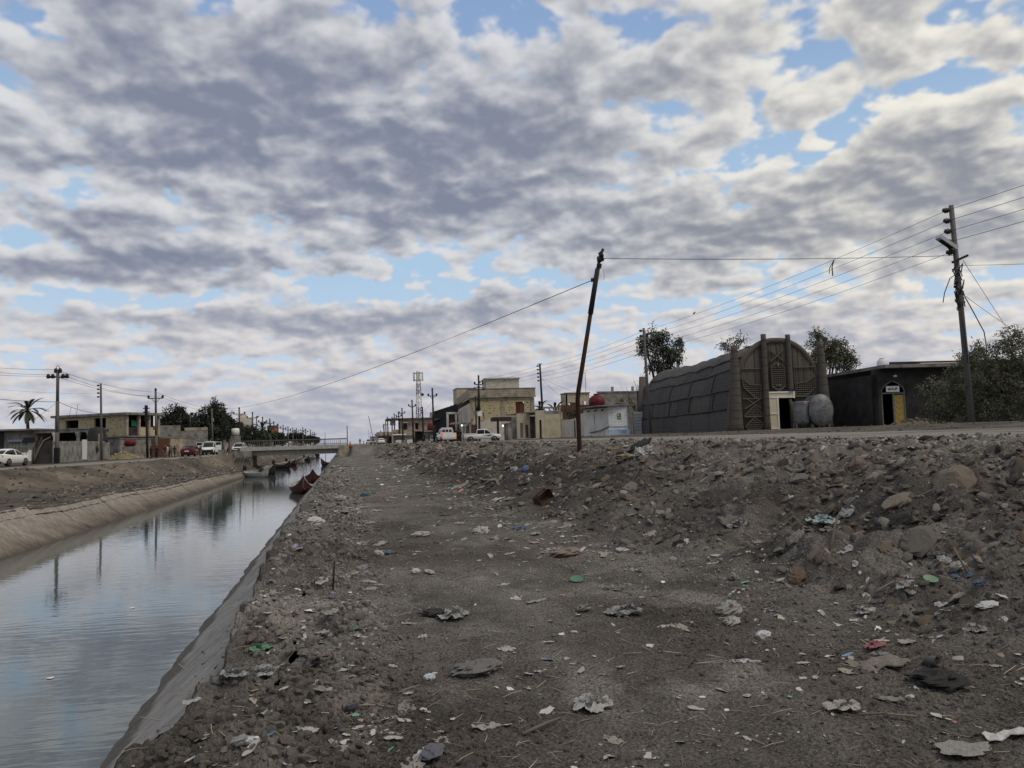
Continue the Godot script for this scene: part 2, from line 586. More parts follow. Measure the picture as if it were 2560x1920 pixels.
# a height field whose rows and columns are given; kind picks the profile
func sheet(xs: PackedFloat32Array, zs: PackedFloat32Array, kind: String) -> ArrayMesh:
	var nx := xs.size()
	var nz := zs.size()
	var rows := []
	rows.resize(nz)
	var id := WorkerThreadPool.add_group_task(func(k): sheet_row(xs, zs[k], kind, rows, k), nz)
	WorkerThreadPool.wait_for_group_task_completion(id)
	var v := PackedVector3Array()
	var c := PackedColorArray()
	for r in rows:
		v.append_array(r[0])
		c.append_array(r[1])
	var idx := PackedInt32Array()
	idx.resize((nx - 1) * (nz - 1) * 6)
	var i := 0
	var back := kind.begins_with("l")
	for k in nz - 1:
		for j in nx - 1:
			var a := k * nx + j
			idx[i] = a
			idx[i + 1] = a + 1 if back else a + nx
			idx[i + 2] = a + nx if back else a + 1
			idx[i + 3] = a + 1
			idx[i + 4] = a + nx + 1 if back else a + nx
			idx[i + 5] = a + nx if back else a + nx + 1
			i += 6
	var nn := PackedVector3Array()
	nn.resize(v.size())
	for k in nz:
		for j in nx:
			var dx := v[k * nx + mini(j + 1, nx - 1)] - v[k * nx + maxi(j - 1, 0)]
			var dz := v[mini(k + 1, nz - 1) * nx + j] - v[maxi(k - 1, 0) * nx + j]
			var n := dz.cross(dx)
			nn[k * nx + j] = (n if n.y > 0.0 else -n).normalized()
	var arr := []
	arr.resize(Mesh.ARRAY_MAX)
	arr[Mesh.ARRAY_VERTEX] = v
	arr[Mesh.ARRAY_NORMAL] = nn
	arr[Mesh.ARRAY_COLOR] = c
	arr[Mesh.ARRAY_INDEX] = idx
	var m := ArrayMesh.new()
	m.add_surface_from_arrays(Mesh.PRIMITIVE_TRIANGLES, arr)
	return m

func sheet_row(xs: PackedFloat32Array, z: float, kind: String, into: Array, k: int):
	var v := PackedVector3Array()
	var c := PackedColorArray()
	v.resize(xs.size())
	c.resize(xs.size())
	for j in xs.size():
		var x := xs[j]
		var p := Vector3(x, 0, z)
		var col := Color(0.15, 0.14, 0.12)
		match kind:
			"right":
				var e := berm_edge(z)
				if j == 0:
					p = Vector3(e - 0.10, right_y(e, z) - 0.22, z)
				else:
					p.x = maxf(x, e - 0.10 + 0.02 * j) if x < e + 0.4 else x
					p.y = right_y(p.x, z)
				col = right_color(p.x, z)
			"lining":
				p = right_lining(x, z)
				col = right_lining_color(x, z)
			"road":
				p.y = road_y(x, z)
				col = road_color(x, z)
			"side":
				p.y = side_y(x, z)
				col = side_color(x, z)
			"left":
				p = left_point(x, z)
				col = left_color(x, p)
			"leftroad":
				p = left_road(x, z)
				col = left_road_color(x, p)
			"leftside":
				p = left_side(x, z)
				col = left_side_color(p)
		v[j] = p
		c[j] = col
	into[k] = [v, c]

func steps(a: float, b: float, n: int) -> PackedFloat32Array:
	var o := PackedFloat32Array()
	for i in n + 1:
		o.append(lerpf(a, b, float(i) / n))
	return o

# rows that lie closer together near the eye
func rows_to(z0: float, z1: float, ratio: float, least: float) -> PackedFloat32Array:
	var o := PackedFloat32Array([z0])
	var z := z0
	while z > z1:
		z -= maxf(least, -z * ratio)
		o.append(maxf(z, z1))
	return o

func side_y(x: float, z: float) -> float:
	var y := lerpf(1.46, 1.72, smoothstep(17.5, 25.0, x)) + n1.get_noise_2d(x, z) * 0.03 + n2.get_noise_2d(x, z) * 0.012
	return y - smoothstep(-60.0, -130.0, z) * 0.18

func side_color(x: float, z: float) -> Color:
	var a := n1.get_noise_2d(x * 0.7, z * 0.7) * 0.5 + 0.5
	return Color(0.28, 0.26, 0.23).lerp(Color(0.40, 0.37, 0.325), a) * (0.85 + 0.3 * (n2.get_noise_2d(x, z) * 0.5 + 0.5))

func road_y(x: float, z: float) -> float:
	return lerpf(1.385, 1.475, smoothstep(11.0, 17.5, x)) + n1.get_noise_2d(x, z * 0.4) * 0.02 + 0.03 - smoothstep(-60.0, -130.0, z) * 0.05

func road_color(x: float, z: float) -> Color:
	var a := n1.get_noise_2d(x * 1.2, z * 0.25) * 0.5 + 0.5
	var col := Color(0.33, 0.32, 0.30).lerp(Color(0.45, 0.43, 0.40), a)
	var damp := smoothstep(0.12, 0.3, n1.get_noise_2d(x * 1.5 + 40.0, z * 0.30)) * smoothstep(-40.0, -12.0, z)
	col = col.lerp(Color(0.17, 0.163, 0.155), damp * 0.7)
	return col * (0.85 + 0.3 * (n2.get_noise_2d(x, z) * 0.5 + 0.5))

# the sloping concrete on the near side; x runs from 0 at the top to 1 under water
func right_lining(u: float, z: float) -> Vector3:
	var e := berm_edge(z)
	var x := lerpf(e + 0.25, -4.4, u)
	var y := lerpf(0.0, -3.1, pow(u, 0.97)) - 0.05
	y += n1.get_noise_2d(x, z) * 0.03 + n3.get_noise_2d(x, z) * 0.006
	y += smoothstep(0.10, 0.0, u) * 0.02
	return Vector3(x, y, z)

func right_lining_color(u: float, z: float) -> Color:
	var a := n1.get_noise_2d(u * 6.0, z * 0.7) * 0.5 + 0.5
	var s := n2.get_noise_2d(u * 1.2, z * 2.2) * 0.5 + 0.5
	var col := Color(0.27, 0.262, 0.25).lerp(Color(0.38, 0.37, 0.35), a)
	col = col.lerp(Color(0.17, 0.163, 0.15), smoothstep(0.5, 0.8, s) * 0.5)
	# wet, slimy band just above the water
	col = col.lerp(Color(0.10, 0.088, 0.07), smoothstep(0.395, 0.42, u + n2.get_noise_2d(z * 0.7, 3.0) * 0.012) * 0.85)
	return col

func left_edge(z: float) -> float:
	return -21.5 + clampf((-z - 55.0) * 0.097, -3.0, 6.0)

func slab_top_y(z: float) -> float:
	return lerpf(-0.40, -0.90, clampf((-z - 30.0) / 65.0, 0.0, 1.0)) + n1.get_noise_2d(z * 0.6, 60.0) * 0.1

func slab_top_x(z: float) -> float:
	return -10.3 - (slab_top_y(z) + 1.6) * 1.15

func left_approach(z: float) -> float:
	return smoothstep(-107.5, -109.0, z) * (1.0 - smoothstep(-114.0, -116.0, z))

func left_road_y(z: float) -> float:
	return 0.55

func left_point(u: float, z: float) -> Vector3:
	var x0 := slab_top_x(z) + 0.35
	var x1 := left_edge(z)
	var x := lerpf(x0, x1, u)
	var y0 := slab_top_y(z) - 0.02
	var y1 := left_road_y(z)
	var s := smoothstep(0.42, 0.96, u + n1.get_noise_2d(x, z) * 0.10)
	var y := lerpf(y0 + 0.12 * u, y1, s)
	var sl := smoothstep(0.42, 0.55, u) * (1.0 - smoothstep(0.88, 0.98, u))
	# rain gullies run down the bank
	var gully := n2.get_noise_2d(z * 0.55 + x * 0.35, x * 0.16)
	y += sl * gully * 0.5 * smoothstep(-0.5, 0.2, n1.get_noise_2d(z * 0.4, 31.0))
	y += n2.get_noise_2d(x, z) * 0.05 * (1.0 - smoothstep(0.9, 1.0, u)) + n3.get_noise_2d(x * 0.5, z * 0.5) * 0.03
	y = lerpf(y, 1.4, left_approach(z) * smoothstep(0.08, 0.2, u) * (1.0 - smoothstep(0.4, 0.95, u)))
	if u < 0.02:
		y -= 0.25
	return Vector3(x, y, z)

func left_color(u: float, p: Vector3) -> Color:
	var a := n1.get_noise_2d(p.x * 0.7 + 11.0, p.z * 0.5) * 0.5 + 0.5
	var b := n2.get_noise_2d(p.x * 0.8, p.z * 0.8) * 0.5 + 0.5
	var col := Color(0.27, 0.235, 0.195).lerp(Color(0.20, 0.188, 0.165), smoothstep(0.35, 0.65, a))
	var sl := smoothstep(0.45, 0.6, u) * (1.0 - smoothstep(0.9, 1.0, u))
	var bare := smoothstep(0.38, 0.6, n1.get_noise_2d(p.z * 0.35, 8.0) * 0.5 + 0.5 + (b - 0.5) * 0.3)
	col = col.lerp(Color(0.46, 0.38, 0.295), sl * bare * 0.85)
	col = col.lerp(Color(0.16, 0.148, 0.128), smoothstep(0.60, 0.8, b) * 0.6)
	col = col.lerp(Color(0.36, 0.34, 0.30), smoothstep(0.93, 1.0, u))
	var g := (col.r + col.g + col.b) / 3.0
	return col.lerp(Color(g, g, g), 0.34) * 1.3

func left_road(u: float, z: float) -> Vector3:
	var x := left_edge(z) + 0.15 - 6.4 * u
	return Vector3(x, left_road_y(z) + 0.02 + 0.06 * sin(u * PI) + n1.get_noise_2d(x, z) * 0.015, z)

func left_road_color(u: float, p: Vector3) -> Color:
	var a := n1.get_noise_2d(p.x * 1.3, p.z * 0.25) * 0.5 + 0.5
	return Color(0.36, 0.34, 0.305).lerp(Color(0.47, 0.445, 0.40), a)

func left_side(x: float, z: float) -> Vector3:
	var x0 := left_edge(z) - 6.1
	var q := x0 - x
	return Vector3(q, left_road_y(z) - 0.0 + 0.02 * n1.get_noise_2d(q, z) + 0.06 * smoothstep(0.0, 3.0, x), z)

func left_side_color(p: Vector3) -> Color:
	var a := n1.get_noise_2d(p.x * 0.7, p.z * 0.5) * 0.5 + 0.5
	return Color(0.24, 0.22, 0.19).lerp(Color(0.35, 0.325, 0.285), a)

func plane_mesh(x0: float, x1: float, z0: float, z1: float, y: float) -> ArrayMesh:
	var st := S()
	quad(st, Vector3(x0, y, z0), Vector3(x0, y, z1), Vector3(x1, y, z1), Vector3(x1, y, z0))
	return mesh_of(st)

func build_ground():
	# the near bank: fine where the eye is close
	var xs := steps(-1.3, 11.2, 430)
	setting("canal_bank", sheet(xs, rows_to(8.0, -17.0, 0.0042, 0.022), "right"), M.earth)
	setting("canal_bank", sheet(steps(-1.3, 11.2, 230), rows_to(-17.0, -60.0, 0.004, 0.03), "right"), M.earth)
	setting("canal_bank", sheet(steps(-1.3, 11.2, 110), rows_to(-60.0, -700.0, 0.008, 0.3), "right"), M.earth)
	setting("canal_lining", sheet(steps(0.0, 1.0, 90), rows_to(8.0, -40.0, 0.006, 0.04), "lining"), M.concrete)
	setting("canal_lining", sheet(steps(0.0, 1.0, 30), rows_to(-40.0, -700.0, 0.015, 0.3), "lining"), M.concrete)
	setting("road", sheet(steps(11.0, 17.6, 60), rows_to(30.0, -700.0, 0.012, 0.15), "road"), M.asphalt)
	setting("roadside_ground", sheet(PackedFloat32Array([17.4, 17.8, 18.3, 19, 20, 21, 22, 23, 24, 25, 27, 30, 36, 45, 60, 90, 150, 400, 1500]), rows_to(40.0, -700.0, 0.02, 0.4), "side"), M.earth)
	setting("left_bank", sheet(steps(0.0, 1.0, 130), rows_to(0.0, -125.0, 0.004, 0.12), "left"), M.earth)
	setting("left_bank", sheet(steps(0.0, 1.0, 40), rows_to(-125.0, -700.0, 0.012, 0.3), "left"), M.earth)
	setting("left_road", sheet(steps(0.0, 1.0, 16), rows_to(30.0, -700.0, 0.015, 0.3), "leftroad"), M.asphalt)
	setting("left_ground", sheet(PackedFloat32Array([0, 0.5, 1, 2, 3, 5, 8, 14, 30, 80, 300, 1500]), rows_to(40.0, -700.0, 0.02, 0.5), "leftside"), M.earth)
	setting("far_ground", plane_mesh(-5000, 5000, -698.0, -5500.0, 0.9), M.earth)

func build_water():
	setting("canal_water", plane_mesh(-14.0, -1.0, 20.0, -700.0, -1.6), M.water)
	setting("canal_bed", plane_mesh(-30.0, 2.0, 20.0, -700.0, -3.0), M.earth)
	# the far lining: cast slabs side by side, each with its own lie
	var o := thing("canal_lining", "tan concrete slabs lining the far bank of the canal", "lining")
	o.set_meta("kind", "structure")
	rng.seed = 5
	var z := -16.0
	var n := 0
	while z > -320.0:
		var w := rng.randf_range(2.6, 3.4) * (1.0 if z > -115.0 else 1.6)
		var st := S()
		var tone := rng.randf_range(0.93, 1.07)
		var sink := rng.randf_range(-0.025, 0.025)
		var tilt := rng.randf_range(-0.02, 0.02)
		var nz := 5
		var rs := []
		for i in nz + 1:
			var zz := z - 0.012 - (w - 0.024) * i / nz
			var f := float(i) / nz - 0.5
			var top := Vector3(slab_top_x(zz), slab_top_y(zz) + sink + tilt * f + n2.get_noise_2d(zz, 1.0) * 0.04, zz)
			var r := [top + Vector3(-0.10, -0.14, 0), top]
			for q in [0.25, 0.5, 0.7, 0.8, 0.86, 1.0]:
				var b := top.lerp(Vector3(-10.3, -1.6, zz), q / 0.8) + Vector3(0.0, 0.0, 0)
				b.x += n2.get_noise_2d(zz * 0.7, q * 4.0) * 0.05
				r.append(b)
			rs.append(r)
		for i in nz:
			for k in range(rs[i].size() - 1):
				var vs := [rs[i][k], rs[i + 1][k], rs[i + 1][k + 1], rs[i][k + 1]]
				for q in [0, 1, 2, 0, 2, 3]:
					var p: Vector3 = vs[q]
					var lowc := smoothstep(-0.95, -1.25, p.y + n2.get_noise_2d(p.z * 0.6, 12.0) * 0.25)
					var col := Color(0.43, 0.385, 0.335).lerp(Color(0.27, 0.225, 0.175), lowc * 0.8)
					col = col.lerp(Color(0.075, 0.062, 0.048), smoothstep(-1.42, -1.5, p.y + n2.get_noise_2d(p.z, 2.0) * 0.05) * 0.8)
					st.set_color(col * tone * (0.9 + 0.2 * n2.get_noise_2d(p.z * 1.3, p.y * 2.0)))
					st.add_vertex(p)
		st.set_smooth_group(-1)
		part("slab", st, M.concrete, o)
		z -= w
		n += 1


# ---------------------------------------------------------------- more materials
func make_thing_materials():
	var t: Dictionary = M.tex
	t.faint = noise_tex(22, 0.008, [grey(0.84), grey(0.96), grey(1.0)], 512, 5)
	mat("plaster_grey", L(0.33, 0.32, 0.30), 0.95, t.blot, 0.25, t.grit, 0.5)
	mat("plaster_dark", L(0.052, 0.049, 0.049), 0.95, t.blot, 0.25, t.grit, 0.5)
	mat("plaster_mid", L(0.29, 0.275, 0.25), 0.95, t.blot, 0.25, t.grit, 0.5)
	mat("plaster_tan", L(0.42, 0.36, 0.28), 0.95, t.blot, 0.22, t.grit, 0.4)
	mat("plaster_yellow", L(0.47, 0.42, 0.31), 0.95, t.faint, 0.22, t.grit, 0.4)
	mat("plaster_white", L(0.66, 0.65, 0.61), 0.9, t.faint, 0.22, t.grit, 0.3)
	mat("plaster_cream", L(0.58, 0.54, 0.46), 0.9, t.faint, 0.22, t.grit, 0.3)
	mat("plaster_pink", L(0.50, 0.40, 0.32), 0.9, t.blot, 0.22, t.grit, 0.3)
	mat("tile_white", L(0.80, 0.82, 0.86), 0.5, t.faint, 0.3)
	mat("tile_blue", L(0.40, 0.52, 0.70), 0.6, t.blot, 0.3)
	var bt := noise_tex(61, 0.035, [Color(0.38, 0.34, 0.25), Color(0.72, 0.66, 0.50), Color(0.84, 0.77, 0.59), Color(0.92, 0.87, 0.72)], 512, 5, FastNoiseLite.TYPE_SIMPLEX_SMOOTH, [0.0, 0.32, 0.6, 1.0])
	mat("brick_yellow", L(0.80, 0.81, 0.92), 0.95, bt, 0.35, t.grit, 2.0)
	mat("brick_loose", L(0.72, 0.65, 0.48), 0.95, t.soil, 1.0)
	mat("brick_orange", L(0.42, 0.19, 0.09), 0.95, t.blot, 0.3)
	mat("concrete_pale", L(0.42, 0.41, 0.385), 0.95, t.faint, 0.3, t.grit, 0.5)
	mat("roof_slab", L(0.26, 0.25, 0.235), 0.95, t.blot, 0.3, t.grit, 0.6)
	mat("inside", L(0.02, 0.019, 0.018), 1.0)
	mat("reed", L(0.168, 0.152, 0.134), 0.95, t.streak, 2.2, t.grit, 1.6, true)
	M.reed.uv1_scale = Vector3(3.4, 0.7, 3.4)
	mat("mat_woven", L(0.185, 0.178, 0.168), 0.95, noise_tex(71, 0.02, [grey(0.30), grey(0.75), grey(1.0)], 512, 4, FastNoiseLite.TYPE_CELLULAR), 0.9, t.grit, 1.6, true)
	mat("rope", L(0.055, 0.047, 0.042), 0.95)
	mat("timber", L(0.26, 0.21, 0.155), 0.9, t.streak, 1.0)
	mat("rust", L(0.062, 0.030, 0.021), 0.85, noise_tex(81, 0.02, [grey(0.45), grey(0.8), Color(1.0, 0.86, 0.78)], 512, 5), 1.3)
	mat("galvanised", L(0.23, 0.24, 0.245), 0.55, t.blot, 0.8)
	M.galvanised.metallic = 0.35
	mat("pole_grey", L(0.155, 0.15, 0.145), 0.75, t.streak, 1.0)
	mat("pole_dark", L(0.035, 0.032, 0.030), 0.75, t.streak, 1.0)
	mat("black", L(0.014, 0.014, 0.015), 0.6)
	mat("cable", L(0.035, 0.035, 0.038), 0.7)
	mat("ceramic", L(0.05, 0.035, 0.03), 0.35)
	mat("white_paint", L(0.74, 0.74, 0.72), 0.35)
	M.white_paint.clearcoat_enabled = true
	M.white_paint.clearcoat = 0.4
	mat("silver_paint", L(0.42, 0.44, 0.46), 0.35)
	mat("red_paint", L(0.085, 0.012, 0.014), 0.3)
	mat("blue_paint", L(0.05, 0.10, 0.22), 0.5)
	mat("car_glass", L(0.018, 0.022, 0.026), 0.08)
	mat("tyre", L(0.02, 0.02, 0.02), 0.9)
	mat("rim", L(0.38, 0.38, 0.39), 0.4)
	mat("lamp_red", L(0.30, 0.02, 0.015), 0.25)
	mat("lamp_clear", L(0.6, 0.6, 0.58), 0.2)
	mat("tail_lit", L(0.5, 0.08, 0.03), 0.3)
	M.tail_lit.emission_enabled = true
	M.tail_lit.emission = Color(1.0, 0.36, 0.2)
	M.tail_lit.emission_energy_multiplier = 0.9
	mat("bulb", L(0.9, 0.9, 0.88), 0.3)
	M.bulb.emission_enabled = true
	M.bulb.emission = Color(1.0, 0.97, 0.9)
	M.bulb.emission_energy_multiplier = 3.0
	mat("pvc_cream", L(0.60, 0.54, 0.38), 0.5)
	mat("pvc_white", L(0.72, 0.72, 0.71), 0.45)
	mat("tank_red", L(0.155, 0.018, 0.025), 0.55, t.blot, 0.6)
	mat("tank_white", L(0.66, 0.67, 0.66), 0.5)
	mat("tank_black", L(0.022, 0.022, 0.022), 0.6)
	mat("boat_red", L(0.105, 0.034, 0.028), 0.6, t.blot, 0.8)
	mat("boat_white", L(0.55, 0.54, 0.50), 0.6, t.blot, 0.8)
	mat("boat_dark", L(0.06, 0.05, 0.045), 0.7, t.blot, 0.8)
	mat("green_cloth", L(0.02, 0.15, 0.09), 0.9)
	mat("dark_mesh", L(0.022, 0.026, 0.022), 1.0, t.soil, 0.4, t.grit, 6.0)
	mat("door_red", L(0.11, 0.022, 0.018), 0.7)
	mat("door_brown", L(0.10, 0.05, 0.032), 0.7)
	mat("gold", L(0.35, 0.25, 0.07), 0.55)
	mat("grey_metal", L(0.20, 0.205, 0.20), 0.6, t.streak, 0.7)
	mat("blue_sheet", L(0.13, 0.17, 0.24), 0.6)
	mat("poster_green", L(0.06, 0.22, 0.07), 0.8)
	mat("poster_pale", L(0.62, 0.66, 0.35), 0.8)
	mat("ink", L(0.02, 0.02, 0.022), 0.8)
	mat("bark", L(0.10, 0.085, 0.07), 0.95, t.streak, 1.0)
	mat("leaf", Color.WHITE, 0.75, null, 1.0, null, 0.0, true)
	M.leaf.backlight_enabled = true
	M.leaf.backlight = Color(0.25, 0.28, 0.2)
	mat("skin_and_cloth", Color.WHITE, 0.9, null, 1.0, null, 0.0, true)
	mat("plastic", Color.WHITE, 0.5, null, 1.0, null, 0.0, true)

# ---------------------------------------------------------------- walls with openings
# a wall of width w and height h from its left foot, thick behind its face; openings are [x, y, w, h]
func wall(st: SurfaceTool, w: float, h: float, thick: float, holes: Array, t := Transform3D()):
	var xs := [0.0, w]
	var ys := [0.0, h]
	for o in holes:
		for v in [o[0], o[0] + o[2]]:
			if not xs.has(v): xs.append(v)
		for v in [o[1], o[1] + o[3]]:
			if not ys.has(v): ys.append(v)
	xs.sort()
	ys.sort()
	var nx := xs.size() - 1
	var ny := ys.size() - 1
	var solid := []
	for j in ny:
		var r := []
		for i in nx:
			var mx: float = (xs[i] + xs[i + 1]) * 0.5
			var my: float = (ys[j] + ys[j + 1]) * 0.5
			var ok := true
			for o in holes:
				if mx > o[0] and mx < o[0] + o[2] and my > o[1] and my < o[1] + o[3]:
					ok = false
			r.append(ok)
		solid.append(r)
	var at := func(i, j): return j >= 0 and j < ny and i >= 0 and i < nx and solid[j][i]
	for j in ny:
		for i in nx:
			if not solid[j][i]: continue
			var a := Vector3(xs[i], ys[j], 0)
			var b := Vector3(xs[i + 1], ys[j], 0)
			var c := Vector3(xs[i + 1], ys[j + 1], 0)
			var d := Vector3(xs[i], ys[j + 1], 0)
			var k := Vector3(0, 0, -thick)
			quad(st, t * a, t * d, t * c, t * b)
			quad(st, t * (b + k), t * (c + k), t * (d + k), t * (a + k))
			if not at.call(i - 1, j): quad(st, t * (a + k), t * (d + k), t * d, t * a)
			if not at.call(i + 1, j): quad(st, t * b, t * c, t * (c + k), t * (b + k))
			if not at.call(i, j + 1): quad(st, t * d, t * (d + k), t * (c + k), t * c)
			if not at.call(i, j - 1): quad(st, t * a, t * b, t * (b + k), t * (a + k))

func face(x: float, y: float, z: float, turn := 0.0) -> Transform3D:
	return Transform3D(Basis(Vector3.UP, turn), Vector3(x, y, z))

# a part that is one block
func block(called: String, m: String, o: Node3D, x: float, y: float, z: float, w: float, h: float, d: float, label := "", turn := 0.0) -> MeshInstance3D:
	var st := S()
	bx(st, 0, 0, 0, w, h, d)
	var p := part(called, st, M[m], o, label)
	p.position = Vector3(x, y, z)
	p.rotation.y = turn
	return p

func side_at(px: float, depth: float) -> Vector3:
	var p := PD(px, depth, 1.65)
	p.y = side_y(p.x, p.z) if p.x > 17.5 else road_y(p.x, p.z)
	return PD(px, depth, p.y)

func left_ground_y(x: float, z: float) -> float:
	var e := left_edge(z) + 0.15
	if x > e:
		return left_point(clampf((x - (slab_top_x(z) + 0.35)) / (left_edge(z) - slab_top_x(z) - 0.35), 0.0, 1.0), z).y
	if x > e - 6.4:
		return left_road((e - x) / 6.4, z).y
	return left_side(left_edge(z) - 6.1 - x, z).y

func left_at(px: float, depth: float) -> Vector3:
	var p := PD(px, depth, 0.6)
	return PD(px, depth, left_ground_y(p.x, p.z))

# ---------------------------------------------------------------- the reed guest house
func make_reed_house_things():
	var turn := deg_to_rad(-6.5)
	var at := side_at(1950, 53.0)
	var o := thing("reed_guest_house", "long vaulted reed guest house with four tapering reed columns on its front", "reed house", at, turn)
	var hw := 3.05
	var len := 23.5
	var top := 5.75
	rng.seed = 4
	# the vault: the profile from the left foot over the ridge to the right foot
	var prof := []
	var np := 56
	for i in np + 1:
		var a := PI * i / np
		var cx := -cos(a)
		var sy := sin(a)
		prof.append(Vector2(signf(cx) * pow(absf(cx), 0.88) * (hw + 0.28), pow(sy, 0.95) * top))
	var seg := 24
	var bands := [0]
	for y in [1.34, 2.58, 3.86, 4.72]:
		var k := 0
		while prof[k].y < y: k += 1
		bands.append(k)
	for k in [3, 2, 1, 0]: bands.append(np - bands[[1, 2, 3, 4][k]])
	bands.insert(5, np / 2)
	bands.append(np)
	# woven mats laid in long courses, each course in sheets of its own
	for b in bands.size() - 1:
		var sheets := 6 if b < 2 or b > 7 else 4
		for s in sheets:
			var st := S()
			st.set_smooth_group(1)
			var z0 := -0.25 - (len - 0.3) * s / sheets
			var z1 := -0.25 - (len - 0.3) * (s + 1) / sheets + 0.03
			var tone := rng.randf_range(0.72, 1.2)
			st.set_color(Color(tone, tone, tone * rng.randf_range(0.97, 1.06)))
			var lift := 0.012 + 0.012 * ((s + b) % 3)
			var n := 6
			var rings := []
			for i in n + 1:
				var z := lerpf(z0, z1, float(i) / n)
				var r := []
				for k in range(bands[b], bands[b + 1] + 1):
					var p: Vector2 = prof[k]
					var nn := Vector2(p.x, p.y - 1.6).normalized()
					p += nn * (lift + n2.get_noise_2d(z * 0.7, k * 0.6) * 0.06)
					r.append(Vector3(p.x, p.y - 0.16 * sin(PI * clampf(-z / len, 0.0, 1.0)) * p.y / top + n1.get_noise_2d(z * 0.9, k * 0.4) * 0.22 * sin(PI * k / np), z))
				rings.append(r)
			skin(st, rings, false, false)
			part("reed_mat", st, M.mat_woven, o)
	# the arched rib bundles at both ends and between, and the rope battens along the roof
	for k in 8:
		var st := S()
		var z := -0.05 - (len - 0.1) * k / 7.0
		var pts := []
		for p in prof:
			pts.append(Vector3(p.x * (0.985 if k == 0 or k == 7 else 0.96), p.y * (1.0 if k == 0 or k == 7 else 0.955), z))
		st.set_color(Color(0.95, 0.92, 0.9))
		tube(st, pts, [0.20 if k == 0 or k == 7 else 0.16], 8)
		part("rib_arch", st, M.reed, o)
	for b in bands.slice(1, -1):
		var st := S()
		var pts := []
		for i in 25:
			var z := -0.2 - (len - 0.4) * i / 24.0
			var p: Vector2 = prof[b]
			p += Vector2(p.x, p.y - 1.6).normalized() * 0.045
			pts.append(Vector3(p.x + n2.get_noise_2d(z, b) * 0.03, p.y - 0.16 * sin(PI * i / 24.0) * p.y / top + n1.get_noise_2d(z * 0.9, b * 0.4) * 0.22 * sin(PI * b / np), z))
		tube(st, pts, [0.07], 5)
		part("batten", st, M.rope, o)
	# the front: upright reed bundles side by side
	var y_at := func(x: float) -> float:
		var best := 0.0
		for i in np:
			if (prof[i].x - x) * (prof[i + 1].x - x) <= 0.0:
				best = lerpf(prof[i].y, prof[i + 1].y, (x - prof[i].x) / maxf(0.001, absf(prof[i + 1].x - prof[i].x)) if prof[i + 1].x > prof[i].x else 0.5)
		return best
	var door := [-0.70, 0.98, 2.42]
	var x := -2.95
	while x < 2.95:
		var w := rng.randf_range(0.055, 0.075)
		var xm := x + w * 0.5
		var y1: float = y_at.call(xm) - 0.05
		var y0 := 0.0
		if xm > door[0] - 0.04 and xm < door[1] + 0.04:
			y0 = door[2]
		if y1 > y0 + 0.2:
			var st := S()
			var tone := rng.randf_range(0.55, 1.2)
			st.set_color(Color(tone, tone * 0.985, tone * 0.96))
			var zf := rng.randf_range(-0.02, 0.02)
			tube(st, [Vector3(xm, y0, zf), Vector3(xm + rng.randf_range(-0.01, 0.01), (y0 + y1) * 0.5, zf + 0.01), Vector3(xm, y1, zf)], [w * 0.56], 6)
			part("reed_bundle", st, M.reed, o)
		x += w
	var liner := S()
	var lr := []
	for z in [-0.3, -len + 0.2]:
		var r := []
		for p in prof: r.append(Vector3(p.x * 0.975, p.y * 0.945 if z < -1.0 else p.y * 0.965, z))
		lr.append(r)
	skin(liner, lr, false, false)
	part("inner_lining", liner, M.mat_woven, o)
	for s in [[1, 2, 4], [2, 3, 3]]:
		for q in s[2]:
			var sm := S()
			var z: float = -2.6 - q * 5.3 - s[0] * 0.7
			var pts := []
			for k in range(bands[s[0]], bands[s[1]] + 1):
				var p: Vector2 = prof[k] + Vector2(prof[k].x, prof[k].y - 1.6).normalized() * 0.06
				pts.append(Vector3(p.x, p.y + n1.get_noise_2d(z * 0.9, k * 0.4) * 0.22 * sin(PI * k / np), z + 0.05 * sin(k * 0.9)))
			tube(sm, pts, [0.035], 5)
			part("seam", sm, M.rope, o)
	block("end_wall", "reed", o, 0, 2.2, -len + 0.3, 5.6, 4.4, 0.2)
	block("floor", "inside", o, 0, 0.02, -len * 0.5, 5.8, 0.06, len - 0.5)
	# columns: bound bundles that taper upwards
	for c in [[-2.92, 0.45, 0.22, 5.45, 0.16], [-0.90, 0.22, 0.165, 6.15, 0.20], [0.80, 0.19, 0.155, 6.10, 0.14], [3.0, 0.50, 0.20, 5.60, 0.16]]:
		var st := S()
		var pts := []
		var rad := []
		for i in 19:
			var f := i / 18.0
			var yy: float = lerpf(2.44, c[3], f) if c[0] == 0.80 else c[3] * f
			pts.append(Vector3(c[0] * (1.0 - 0.03 * f), yy, c[4] - 0.02 * f))
			rad.append(lerpf(c[1], c[2], pow(f, 0.75)) * (1.0 if i % 3 else 1.008))
		st.set_color(Color(0.92, 0.9, 0.88))
		tube(st, pts, rad, 14)
		var col := part("reed_column", st, M.reed, o)
		for i in 11:
			var f := (i + 0.7) / 11.5
			if c[0] == 0.80 and f < 0.44: continue
			var s2 := S()
			var r := lerpf(c[1], c[2], pow(f, 0.75)) + 0.012
			var ringp := []
			for q in 15:
				ringp.append(Vector3(c[0] * (1.0 - 0.03 * f) + cos(TAU * q / 14.0) * r, c[3] * f + 0.02 * sin(q * 1.0 + i), c[4] - 0.02 * f + sin(TAU * q / 14.0) * r))
			tube(s2, ringp, [0.012], 4, false)
			part("binding", s2, M.rope, col)
	for sx in [-1.0, 1.0]:
		var st := S()
		tube(st, [Vector3(3.0 * sx, 0, -len - 0.2), Vector3(2.95 * sx, 2.5, -len - 0.2), Vector3(2.85 * sx, 5.3, -len - 0.2)], [0.55, 0.45, 0.33], 12)
		part("reed_column", st, M.reed, o)
